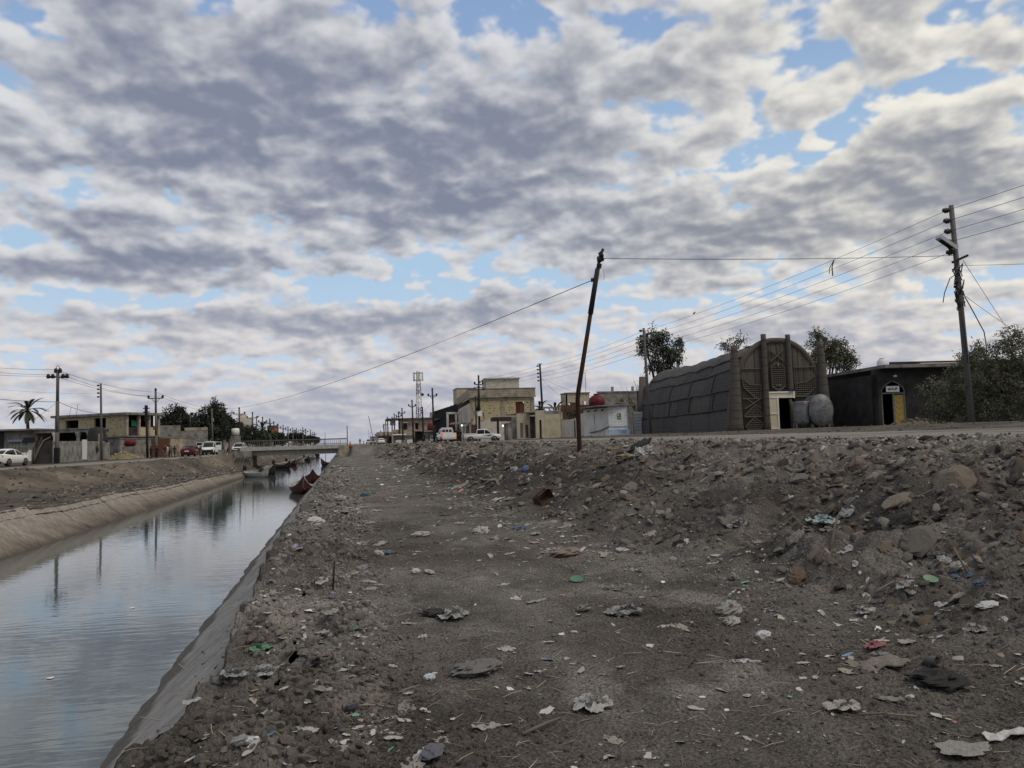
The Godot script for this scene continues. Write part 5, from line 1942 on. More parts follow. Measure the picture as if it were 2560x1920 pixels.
# ---------------------------------------------------------------- people
func nets(caps: Array, cell: float, k := 0.05) -> SurfaceTool:
	var lo := Vector3(INF, INF, INF)
	var hi := -lo
	for c in caps:
		for e in [0, 1]:
			var r: float = c[2 + e] + cell * 2.0
			lo = lo.min(c[e] - Vector3(r, r, r))
			hi = hi.max(c[e] + Vector3(r, r, r))
	var n := Vector3i(((hi - lo) / cell).ceil()) + Vector3i.ONE
	var f := PackedFloat32Array()
	f.resize(n.x * n.y * n.z)
	f.fill(1.0)
	for c in caps:
		var a: Vector3 = c[0]
		var ab: Vector3 = c[1] - a
		var l2 := maxf(ab.length_squared(), 1e-6)
		var r := maxf(c[2], c[3]) + cell * 2.5
		var b0 := Vector3i(((a.min(c[1]) - Vector3(r, r, r) - lo) / cell).floor()).clamp(Vector3i.ZERO, n - Vector3i.ONE)
		var b1 := Vector3i(((a.max(c[1]) + Vector3(r, r, r) - lo) / cell).ceil()).clamp(Vector3i.ZERO, n - Vector3i.ONE)
		for z in range(b0.z, b1.z + 1):
			for y in range(b0.y, b1.y + 1):
				for x in range(b0.x, b1.x + 1):
					var p := lo + Vector3(x, y, z) * cell
					var t := clampf((p - a).dot(ab) / l2, 0.0, 1.0)
					var d := (p - a - ab * t).length() - lerpf(c[2], c[3], t)
					var i := (z * n.y + y) * n.x + x
					var o := f[i]
					var h := maxf(k - absf(o - d), 0.0) / k
					f[i] = minf(o, d) - h * h * k * 0.25
	var at := {}
	var st := S()
	st.set_smooth_group(1)
	var sx := 1
	var sy := n.x
	var sz := n.x * n.y
	for z in n.z - 1:
		for y in n.y - 1:
			for x in n.x - 1:
				var i := z * sz + y * sy + x
				var sum := Vector3.ZERO
				var m := 0
				for e in [[0, 1], [2, 3], [4, 5], [6, 7], [0, 2], [1, 3], [4, 6], [5, 7], [0, 4], [1, 5], [2, 6], [3, 7]]:
					var u: int = e[0]
					var w: int = e[1]
					var fa := f[i + (u & 1) + ((u >> 1) & 1) * sy + (u >> 2) * sz]
					var fb := f[i + (w & 1) + ((w >> 1) & 1) * sy + (w >> 2) * sz]
					if (fa < 0.0) != (fb < 0.0):
						var t := fa / (fa - fb)
						sum += Vector3(u & 1, (u >> 1) & 1, u >> 2).lerp(Vector3(w & 1, (w >> 1) & 1, w >> 2), t)
						m += 1
				if m: at[i] = lo + (Vector3(x, y, z) + sum / m) * cell
	var put := func(p: Vector3):
		var best := INF
		var col := Color.WHITE
		for c in caps:
			var ab: Vector3 = c[1] - c[0]
			var t := clampf((p - c[0]).dot(ab) / maxf(ab.length_squared(), 1e-6), 0.0, 1.0)
			var d: float = (p - c[0] - ab * t).length() - lerpf(c[2], c[3], t)
			if d < best:
				best = d
				col = c[4]
		st.set_color(col)
		st.add_vertex(p)
	for i in at:
		for ax in 3:
			var d0: int = [sx, sy, sz][ax]
			var d1: int = [sy, sz, sx][ax]
			var d2: int = [sz, sx, sy][ax]
			if i + d0 < f.size() and (f[i] < 0.0) != (f[i + d0] < 0.0) and at.has(i - d1) and at.has(i - d2) and at.has(i - d1 - d2):
				var q := [at[i], at[i - d1], at[i - d1 - d2], at[i - d2]]
				if f[i] < 0.0: q.reverse()
				for v in [0, 1, 2, 0, 2, 3]: put.call(q[v])
	return st

# a standing or walking figure h tall, facing +z; stride opens the legs, lean bends it forward
func person(label: String, at: Vector3, turn: float, h: float, shirt: Color, legs: Color, stride := 0.1, lean := 0.0, pose := 0, gown := false, group := ""):
	var o := thing("person", label, "person", at, turn, group)
	var s := h / 1.72
	var skin_c := Color(0.22, 0.13, 0.085)
	var hair := Color(0.012, 0.01, 0.009)
	var shoe := Color(0.02, 0.018, 0.016)
	var v := func(x: float, y: float, z: float): return Vector3(x, y, z + lean * maxf(0.0, y - 0.85)) * s
	var caps := []
	for q in [-1.0, 1.0]:
		var fz: float = stride * q
		var hip: Vector3 = v.call(0.095 * q, 0.90, 0.0)
		var knee: Vector3 = v.call(0.10 * q, 0.48, fz * 0.6 + 0.03)
		var ank: Vector3 = v.call(0.10 * q, 0.08, fz - (0.06 if stride > 0.2 else 0.0))
		caps.append([hip, knee, 0.088 * s, 0.062 * s, legs])
		caps.append([knee, ank, 0.060 * s, 0.042 * s, legs])
		caps.append([ank + Vector3(0, -0.03, -0.02) * s, ank + Vector3(0.01 * q, -0.045, 0.15) * s, 0.042 * s, 0.034 * s, shoe])
		var sh: Vector3 = v.call(0.185 * q, 1.40, 0.0)
		var el: Vector3 = v.call(0.235 * q, 1.12, -fz * 0.5)
		var ha: Vector3 = v.call(0.235 * q, 0.86, -fz + 0.05)
		if pose == 1:
			el = v.call(0.22 * q, 1.14, 0.08)
			ha = v.call(0.06 * q, 1.10, 0.24)
		caps.append([sh, el, 0.058 * s, 0.045 * s, shirt])
		caps.append([el, ha, 0.042 * s, 0.032 * s, skin_c if not gown else shirt])
		caps.append([ha, ha + (ha - el).normalized() * 0.09 * s, 0.034 * s, 0.026 * s, skin_c])
	caps.append([v.call(0, 0.92, 0), v.call(0, 1.12, 0), 0.145 * s, 0.135 * s, shirt])
	caps.append([v.call(-0.06, 1.30, 0), v.call(0.06, 1.30, 0), 0.14 * s, 0.14 * s, shirt])
	caps.append([v.call(-0.15, 1.40, 0), v.call(0.15, 1.40, 0), 0.075 * s, 0.075 * s, shirt])
	caps.append([v.call(0, 1.42, 0), v.call(0, 1.54, 0.01), 0.055 * s, 0.052 * s, skin_c])
	caps.append([v.call(0, 1.56, 0.03), v.call(0, 1.64, 0.01), 0.082 * s, 0.092 * s, skin_c])
	caps.append([v.call(0, 1.64, -0.02), v.call(0, 1.67, 0.0), 0.098 * s, 0.088 * s, hair])
	caps.append([v.call(0, 1.585, 0.105), v.call(0, 1.57, 0.118), 0.016 * s, 0.02 * s, skin_c])
	if gown:
		caps.append([v.call(0, 0.95, 0), v.call(0, 0.16, 0), 0.15 * s, 0.22 * s, legs])
	part("body", nets(caps, 0.034 * s, 0.05 * s), M.skin_and_cloth, o)

func make_people_things():
	var dk := Color(0.018, 0.018, 0.02)
	var g := "boys on the left road"
	person("dark clothed boy alone left of the others on the road edge", left_at(377, 98.0), 2.6, 1.46, dk, dk, 0.06, 0.0, 1, false, g)
	person("boy in dark red top, second from the left on the road", left_at(391.5, 98.0), 2.9, 1.48, Color(0.05, 0.014, 0.016), dk, 0.09, 0.0, 1, false, g)
	person("boy in dark red shirt and grey trousers beside white shirt", left_at(412, 97.0), 0.4, 1.52, Color(0.06, 0.018, 0.02), Color(0.12, 0.12, 0.125), 0.10, 0.0, 0, false, g)
	person("boy in white shirt in the middle of the group", left_at(418, 98.5), -0.8, 1.5, Color(0.58, 0.58, 0.57), Color(0.2, 0.2, 0.21), 0.08, 0.0, 1, false, g)
	person("boy in patterned olive shirt right of white shirt", left_at(426, 99.0), 0.7, 1.5, Color(0.11, 0.105, 0.08), dk, 0.12, 0.0, 1, false, g)
	person("boy in dark grey shirt, rightmost of the standing group", left_at(436.5, 99.5), 2.8, 1.42, Color(0.045, 0.042, 0.04), Color(0.06, 0.058, 0.055), 0.13, 0.0, 0, false, g)
	person("small child in shorts behind the dark red car", left_at(500, 101.0), 2.9, 1.3, Color(0.03, 0.028, 0.03), Color(0.15, 0.11, 0.09), 0.13, 0.0, 0, false, g)
	person("boy in black running past the concrete block", left_at(568, 112.0), PI / 2, 1.18, dk, dk, 0.30, 0.25, 0, false, g)
	var p := PD(875, 108.6, 1.2)
	p.y = right_y(p.x, p.z)
	person("person in orange vest standing by the near end of the bridge", p, 0.5, 1.3, Color(0.75, 0.16, 0.04), dk, 0.05, 0.1, 1)
	person("woman in long black robe beside the white truck", side_at(1151, 109.0), 2.2, 1.66, dk, dk, 0.03, 0.0, 1, true)
	person("tall man in dark robe beside the pole by the white truck", side_at(1142, 111.0), -0.6, 1.78, dk, Color(0.03, 0.022, 0.02), 0.03, 0.0, 0, true)
	person("dark clad man leaning at the black pole near market stalls", side_at(1061, 150.0), 0.4, 1.75, dk, dk, 0.08)
	person("man in blue shirt walking in front of the silver car", side_at(1073, 165.0), 0.2, 1.72, Color(0.04, 0.055, 0.10), dk, 0.15)
	person("man in dark coat at the white roofed market stall", side_at(1004, 215.0), 1.4, 1.74, dk, dk, 0.05)
	person("person in grey standing before the white market stall", side_at(1092, 160.0), 2.0, 1.7, Color(0.12, 0.12, 0.13), dk, 0.05)
	person("person walking far up the right road by motorcycle", side_at(900, 235.0), 2.9, 1.72, dk, dk, 0.2)


# ---------------------------------------------------------------- houses along the left road
func make_left_house_things():
	# two storey unfinished house
	var a := left_at(315, 116.0)
	var o := thing("unfinished_house", "unfinished two storey yellow brick house with open upper rooms", "house", a, deg_to_rad(-32))
	o.scale = Vector3(1.21, 1.0, 1.0)
	var lo := S()
	wall(lo, 11.2, 3.1, 0.3, [], face(-11.2, 0, 0))
	wall(lo, 6.2, 2.9, 0.3, [[0.6, 0.0, 2.0, 2.3], [3.4, 1.0, 2.0, 1.5]], face(0, 0, 0, PI / 2))
	part("lower_wall", lo, M.plaster_grey, o)
	var up := S()
	wall(up, 11.2, 3.0, 0.3, [[1.7, 0.55, 2.1, 2.0], [6.25, 0.4, 1.85, 2.3]], face(-11.2, 3.1, -0.01))
	part("brick_wall", up, M.brick_yellow, o)
	var holes := S()
	rng.seed = 61
	for i in 70:
		var x := -rng.randf_range(0.3, 10.9)
		if (x > -9.6 and x < -7.3) or (x > -5.1 and x < -3.0): continue
		bx(holes, x, 3.3 + 0.3 * rng.randi_range(0, 8), -0.004, 0.16, 0.08, 0.04)
	part("putlog_holes", holes, M.inside, o).set_meta("kind", "stuff")
	block("corner_post", "plaster_tan", o, 0.05, 4.6, 0.0, 0.35, 3.0, 0.36)
	# open loggia on the right side
	for z in [-2.3, -4.2, -6.0]: block("loggia_post", "plaster_tan", o, 0.0, 4.6, z, 0.34, 3.0, 0.34)
	var pw := S()
	wall(pw, 3.7, 1.25, 0.25, [[2.6, 0.85, 0.4, 0.4]], face(0.0, 3.1, -2.4, PI / 2))
	part("loggia_parapet", pw, M.brick_yellow, o)
	block("floor_slab", "roof_slab", o, -5.2, 3.02, -3.0, 11.6, 0.22, 6.5)
	block("upper_back_wall", "plaster_dark", o, -6.0, 4.6, -6.0, 10.4, 3.0, 0.2)
	block("room_partition", "plaster_dark", o, -7.0, 4.6, -2.6, 8.2, 3.0, 0.2)
	block("end_wall", "brick_yellow", o, -11.05, 4.6, -3.2, 0.25, 2.96, 5.8)
	block("partition", "plaster_dark", o, -2.8, 4.6, -3.2, 0.2, 3.0, 5.6)
	block("ground_back_wall", "plaster_dark", o, -5.0, 1.5, -6.0, 10.0, 3.0, 0.2)
	block("roof", "roof_slab", o, -5.4, 6.25, -3.0, 11.9, 0.34, 7.2)
	var sl := S()
	bx(sl, -4.1, 5.1, -0.34, 0.22, 0.9, 0.03)
	part("bright_gap", sl, M.plaster_white, o)
	var cl := S()
	prism(cl, [Vector2(0, 0.5), Vector2(1.5, 0.15), Vector2(1.4, -0.55), Vector2(0.0, -0.4)], 0.0, 0.03)
	var gc := single("green_cloth", cl, M.green_cloth, "green cloth hanging in the open loggia of the unfinished house", "cloth", o.transform * Vector3(-0.2, 4.95, -1.2))
	gc.rotation.y = deg_to_rad(60)
	block("purple_sheet", "plaster_dark", o, -0.1, 3.75, -1.2, 0.1, 1.2, 1.8)
	for q in [[-9.4, 1.3], [-8.3, 1.7]]:
		var st := S()
		bar(st, Vector3(0, 0, 0), Vector3(0.25, q[1], 0), 0.025, 5)
		single("rebar_rod", st, M.rust, "short rod rising from the unfinished house roof, %s one" % ("shorter" if q[1] < 1.5 else "longer"), "rod", o.transform * Vector3(q[0], 6.4, -0.6))
	# grey house with pillared porch
	var b := left_at(95, 107.0)
	var h := thing("grey_house", "grey rendered single storey house with open pillared porch", "house", b, deg_to_rad(-6))
	h.scale = Vector3.ONE * 1.15
	var w := S()
	wall(w, 8.6, 3.5, 0.3, [], face(-8.6, 0, 0))
	wall(w, 8.0, 3.5, 0.3, [], face(0, 0, 0, PI / 2))
	part("wall", w, M.plaster_mid, h)
	block("wall_return", "plaster_dark", h, -5.6, 1.7, 0.12, 3.8, 3.4, 0.25)
	block("roof", "roof_slab", h, -4.2, 3.58, -3.0, 9.4, 0.18, 8.0)
	var pr := block("porch_roof", "plaster_grey", h, 2.9, 3.30, -2.0, 6.2, 0.34, 5.0)
	block("roof_edge", "roof_slab", pr, 0.05, 0.22, 0.0, 6.5, 0.12, 5.3)
	for x in [1.9, 4.4, 5.6]:
		var c := S()
		lathe(c, [Vector2(0.26, 0), Vector2(0.24, 0.2), Vector2(0.2, 0.3), Vector2(0.2, 2.6), Vector2(0.34, 3.0), Vector2(0.36, 3.13)], 14, Vector3(x, 0, 0.2))
		part("column", c, M.plaster_grey if x > 2 else M.plaster_white, h)
	block("porch_back", "plaster_dark", h, 2.4, 1.6, -4.4, 5.0, 3.1, 0.2)
	block("door", "inside", h, 3.0, 1.2, -4.27, 1.2, 2.4, 0.06)
	# compound wall along the road, with the white door slab
	var p0 := left_at(117, 84.0)
	var p1 := left_at(269, 104.0)
	var run := p1 - p0
	var len := Vector2(run.x, run.z).length()
	var cw := thing("compound_wall", "grey rendered compound wall on the left road with a white panel", "wall", p0, atan2(-run.z, run.x))
	var ws := S()
	wall(ws, len * 0.36, 2.25, 0.25, [])
	wall(ws, len * 0.50, 2.28, 0.25, [], face(len * 0.36 + 0.02, 0, 0))
	wall(ws, len * 0.138, 2.3, 0.25, [], face(len * 0.862, 0, 0.05))
	part("wall", ws, M.plaster_grey, cw)
	block("gate_panel", "pvc_white", cw, len * 0.56, 1.30, 0.05, 1.55, 2.3, 0.06, "tall white gate panel")
	block("post", "plaster_mid", cw, len * 0.84, 1.6, 0.1, 0.5, 3.2, 0.4)
	var fl := S()
	prism(fl, [Vector2(0, 0), Vector2(0.9, -1.0), Vector2(0.3, -1.4)], 0.0, 0.02, face(len * 0.76, 2.2, 0.14))
	part("dark_rag", fl, M.black, cw)
	var wk := thing("water_tank", "squat black water tank behind the grey compound wall", "water tank", left_at(242, 103.0) + Vector3(0, 2.15, 0))
	var ts := S()
	lathe(ts, [Vector2(0.02, 0), Vector2(1.25, 0), Vector2(1.2, 0.3), Vector2(1.0, 1.5), Vector2(0.8, 1.85), Vector2(0.02, 1.95)], 20)
	part("body", ts, M.tank_black, wk)
	block("stand", "plaster_grey", wk, 0, -1.05, 0, 2.4, 2.1, 2.4)
	var rk := thing("water_tank", "red water tank lying low by the unfinished house", "water tank", left_at(325, 107.0) + Vector3(0, 1.55, 0))
	var rs := S()
	lathe(rs, [Vector2(0.02, -0.68), Vector2(0.34, -0.64), Vector2(0.44, -0.5), Vector2(0.46, 0.5), Vector2(0.34, 0.64), Vector2(0.02, 0.68)], 18, Vector3(0, 0.46, 0), Basis(Vector3.BACK, PI / 2))
	part("body", rs, M.tank_red, rk)
	block("stand", "plaster_mid", rk, 0, -0.78, 0, 1.6, 1.56, 1.2)
	# corrugated sheets and posts beside the white car
	var cs := thing("sheet_metal_shelter", "leaning shelter of pale corrugated sheets beside the white saloon car", "shelter", left_at(52, 78.0), deg_to_rad(10))
	for k in 2:
		var st := S()
		var rr := []
		for i in 41:
			var x := -1.0 + i * 0.047 * (1.0 if k == 0 else 0.85)
			rr.append([Vector3(x, 0.3 + 0.9 * k, 0.04 * sin(i * 1.8) + 0.05 * k), Vector3(x, 1.35 + 0.85 * k, 0.04 * sin(i * 1.8) + 0.05 * k - 0.1)])
		skin(st, rr, false, false)
		part("corrugated_sheet", st, M.galvanised if k else M.white_paint, cs)
	block("tarpaulin", "blue_sheet", cs, -0.5, 2.25, -0.5, 1.2, 0.2, 1.2)
	block("dark_cover", "black", cs, 0.7, 2.3, -0.4, 1.0, 0.5, 1.0)
	block("box", "plaster_dark", cs, 1.85, 1.1, -0.5, 1.3, 2.2, 1.2)
	for q in [[-1.1, 0.0], [1.0, 0.1], [1.15, 0.2]]:
		var s := S()
		tube(s, [Vector3(q[0], 0, 0.2), Vector3(q[0] + q[1], 1.4, 0.2), Vector3(q[0] + q[1] * 3.0, 2.6, 0.1)], [0.08, 0.06, 0.04], 6)
		part("post", s, M.bark, cs)
	var br := S()
	tube(br, [Vector3(1.15, 0.3, 0.3), Vector3(1.5, 1.4, 0.3), Vector3(1.9, 2.2, 0.25), Vector3(2.5, 2.55, 0.2)], [0.09, 0.07, 0.06, 0.04], 6)
	part("branch", br, M.timber, cs)
	rubble_heap("brick_heap", "long heap of loose yellow bricks beside the left road", left_at(309, 104.0), 5.8, 0.9, 1.25, 130, Color(0.66, 0.57, 0.37), 62)
	# grey wall, terracotta gate, low walls farther on
	var segs := [[300, 383, 110.0, 118.0, 2.6, "plaster_mid", "grey block wall between the brick heap and the red brown gate"], [402, 463, 120.0, 126.0, 2.7, "plaster_tan", "tan wall with dark top edge behind the group of boys"], [458, 505, 132.0, 140.0, 2.7, "plaster_mid", "broken grey wall behind the dark red car"], [540, 565, 150.0, 155.0, 2.5, "plaster_grey", "short grey wall right of the white van"], [565, 588, 150.0, 156.0, 2.6, "plaster_cream", "cream gate wall behind the white off-road car"]]
	for s in segs:
		var q0 := left_at(s[0], s[2])
		var q1 := left_at(s[1], s[3])
		var rn := q1 - q0
		var ln := Vector2(rn.x, rn.z).length()
		var t := thing("roadside_wall", s[6], "wall", q0, atan2(-rn.z, rn.x))
		var st := S()
		wall(st, ln, s[4], 0.25, [])
		part("wall", st, M[s[5]], t)
		block("coping", "roof_slab", t, ln * 0.5, s[4] + 0.06, -0.1, ln + 0.1, 0.12, 0.34)
		if s[0] == 402: block("rubbish_bag", "brick_loose", t, ln * 0.85, 0.35, 0.35, 2.6, 0.7, 0.5)
	block("gate", "door_brown", thing("red_brown_gate", "red brown double gate behind the standing boys", "gate", left_at(402, 118.0), 0.2), 0, 1.3, 0, 2.4, 2.6, 0.1)
	var bk := thing("tan_house", "low tan house with stepped roof before the dark trees", "house", left_at(455, 136.0), deg_to_rad(10))
	block("wall", "plaster_mid", bk, -1.5, 2.0, -3.0, 11.0, 4.0, 6.0)
	block("upper_wall", "plaster_mid", bk, -3.0, 4.4, -3.5, 5.5, 1.2, 5.0)
	block("parapet", "plaster_tan", bk, 2.2, 4.3, -2.0, 3.6, 0.5, 3.0)
	block("water_drum", "plaster_grey", bk, -7.0, 4.6, -1.0, 1.2, 1.2, 1.2)
	var wt := thing("water_tank", "white cylindrical water tank above the cream gate wall", "water tank", left_at(589, 152.0) + Vector3(0, 3.1, 0))
	var wts := S()
	lathe(wts, [Vector2(0.02, -0.6), Vector2(0.62, -0.58), Vector2(0.66, 0.0), Vector2(0.62, 0.58), Vector2(0.02, 0.6)], 18, Vector3(0, 0.75, 0), Basis(Vector3.BACK, PI / 2) * Basis().scaled(Vector3(1.1, 1.1, 1.1)))
	part("body", wts, M.tank_white, wt)
	block("stand", "plaster_mid", wt, 0, -1.45, 0, 1.6, 2.9, 1.4)
	var cb := thing("concrete_block", "rough grey concrete bin block beside the running boy", "block", left_at(555, 111.5))
	block("block", "plaster_mid", cb, 0, 0.4, 0, 1.0, 0.8, 0.8)
	block("hollow", "inside", cb, -0.46, 0.45, 0.0, 0.1, 0.4, 0.5)
	# far buildings beyond the bridge
	var ob := thing("orange_building", "orange brick upper storey rising beyond the palms", "building", left_at(683, 330.0), 0.1)
	block("wall", "brick_orange", ob, 0.0, 4.6, -3.0, 4.2, 9.2, 6.0)
	block("roof", "roof_slab", ob, 0, 9.3, -3.0, 4.6, 0.3, 6.4)
	for i in 2: window(ob, -0.9 + i * 1.9, 6.4, 0.03, 0.9, 1.4, "inside")
	var co := thing("cream_building", "cream building top showing over the dark trees", "building", left_at(612, 260.0), 0.15)
	block("wall", "plaster_cream", co, 0, 5.2, -3.0, 4.4, 10.4, 6.0)
	block("roof_room", "plaster_cream", co, -0.5, 10.9, -3.0, 2.4, 1.2, 3.0)
	for q in [[742, 430.0, 9.0, 2.6, "plaster_white", "long white wall beyond the railing"], [660, 235.0, 5.0, 2.6, "plaster_grey", "grey shed with white boxes by far bridge landing"], [701, 290.0, 3.0, 3.6, "plaster_white", "small white kiosk beyond the bridge railing"]]:
		var t := thing("roadside_shed", q[5], "shed", left_at(q[0], q[1]))
		block("wall", q[4], t, 0, q[3] * 0.5, 0, q[2], q[3], 3.0)
		block("roof", "roof_slab", t, 0, q[3] + 0.08, 0, q[2] + 0.3, 0.16, 3.4)
		block("opening", "inside", t, q[2] * 0.2, q[3] * 0.4, 1.51, q[2] * 0.25, q[3] * 0.6, 0.04)

# ---------------------------------------------------------------- poles
func insulator(o: Node3D, at: Vector3, s := 1.0, axis := Basis()):
	var st := S()
	lathe(st, [Vector2(0.02 * s, 0), Vector2(0.085 * s, 0.02 * s), Vector2(0.06 * s, 0.07 * s), Vector2(0.095 * s, 0.09 * s), Vector2(0.06 * s, 0.14 * s), Vector2(0.07 * s, 0.17 * s), Vector2(0.02 * s, 0.2 * s)], 10, at, axis)
	part("insulator", st, M.ceramic, o)

func shaft(o: Node3D, h: float, r0: float, r1: float, lean: Vector3, m: String, stepped := false) -> Vector3:
	var st := S()
	if stepped:
		for k in 3:
			var a := k / 3.0
			var b := (k + 1) / 3.0
			tube(st, [lean * a + Vector3(0, h * a, 0), lean * b + Vector3(0, h * b, 0)], [lerpf(r0, r1, a)], 10)
	else:
		tube(st, [Vector3(0, -0.3, 0), lean * 0.5 + Vector3(0, h * 0.5, 0), lean + Vector3(0, h, 0)], [r0, (r0 + r1) * 0.5, r1], 10)
	part("shaft", st, M[m], o)
	return lean + Vector3(0, h, 0)

func cross_pole(label: String, at: Vector3, h: float, arm: float, m: String, group: String, lean := Vector3.ZERO, s := 1.0) -> Node3D:
	var o := thing("power_pole", label, "power pole", at, 0.0, group)
	shaft(o, h, 0.15 * s, 0.09 * s, lean, m, true)
	var st := S()
	bar(st, lean + Vector3(-arm, h - 1.0, 0), lean + Vector3(arm, h - 1.0, 0), 0.06 * s, 6)
	bar(st, lean + Vector3(-arm * 0.6, h - 1.0, 0), lean + Vector3(0, h - 1.6, 0), 0.03 * s, 5)
	bar(st, lean + Vector3(arm * 0.6, h - 1.0, 0), lean + Vector3(0, h - 1.6, 0), 0.03 * s, 5)
	part("cross_arm", st, M[m], o)
	for x in [-arm, arm]: insulator(o, lean + Vector3(x * 0.95, h - 0.96, 0), 1.6 * s)
	insulator(o, lean + Vector3(0, h, 0), 1.6 * s)
	return o

func side_pole(label: String, at: Vector3, h: float, m: String, n: int, group: String, lean := Vector3.ZERO, r := 0.13) -> Node3D:
	var o := thing("power_pole", label, "power pole", at, 0.0, group)
	shaft(o, h, r, r * 0.75, lean, m)
	for i in n:
		insulator(o, lean * (1.0 - 0.04 * i) + Vector3(-0.16, h - 0.22 - i * 0.44, 0), 1.3, Basis(Vector3.BACK, PI / 2))
		var st := S()
		bar(st, lean * (1.0 - 0.04 * i) + Vector3(-0.20, h - 0.22 - i * 0.44, 0), lean * (1.0 - 0.04 * i) + Vector3(0.1, h - 0.22 - i * 0.44, 0), 0.03, 5)
		part("bracket", st, M.black, o)
	return o

func cable(label: String, pts: Array, sag: float, r: float, group := "overhead wires"):
	var st := S()
	for k in pts.size() - 1:
		var a: Vector3 = pts[k]
		var b: Vector3 = pts[k + 1]
		var path := []
		for i in 15:
			var f := i / 14.0
			path.append(a.lerp(b, f) - Vector3(0, sag * 4.0 * f * (1.0 - f) * a.distance_to(b) / 35.0, 0))
		tube(st, path, [r], 4)
	single("overhead_wire", st, M.cable, label, "wire", Vector3.ZERO, group)

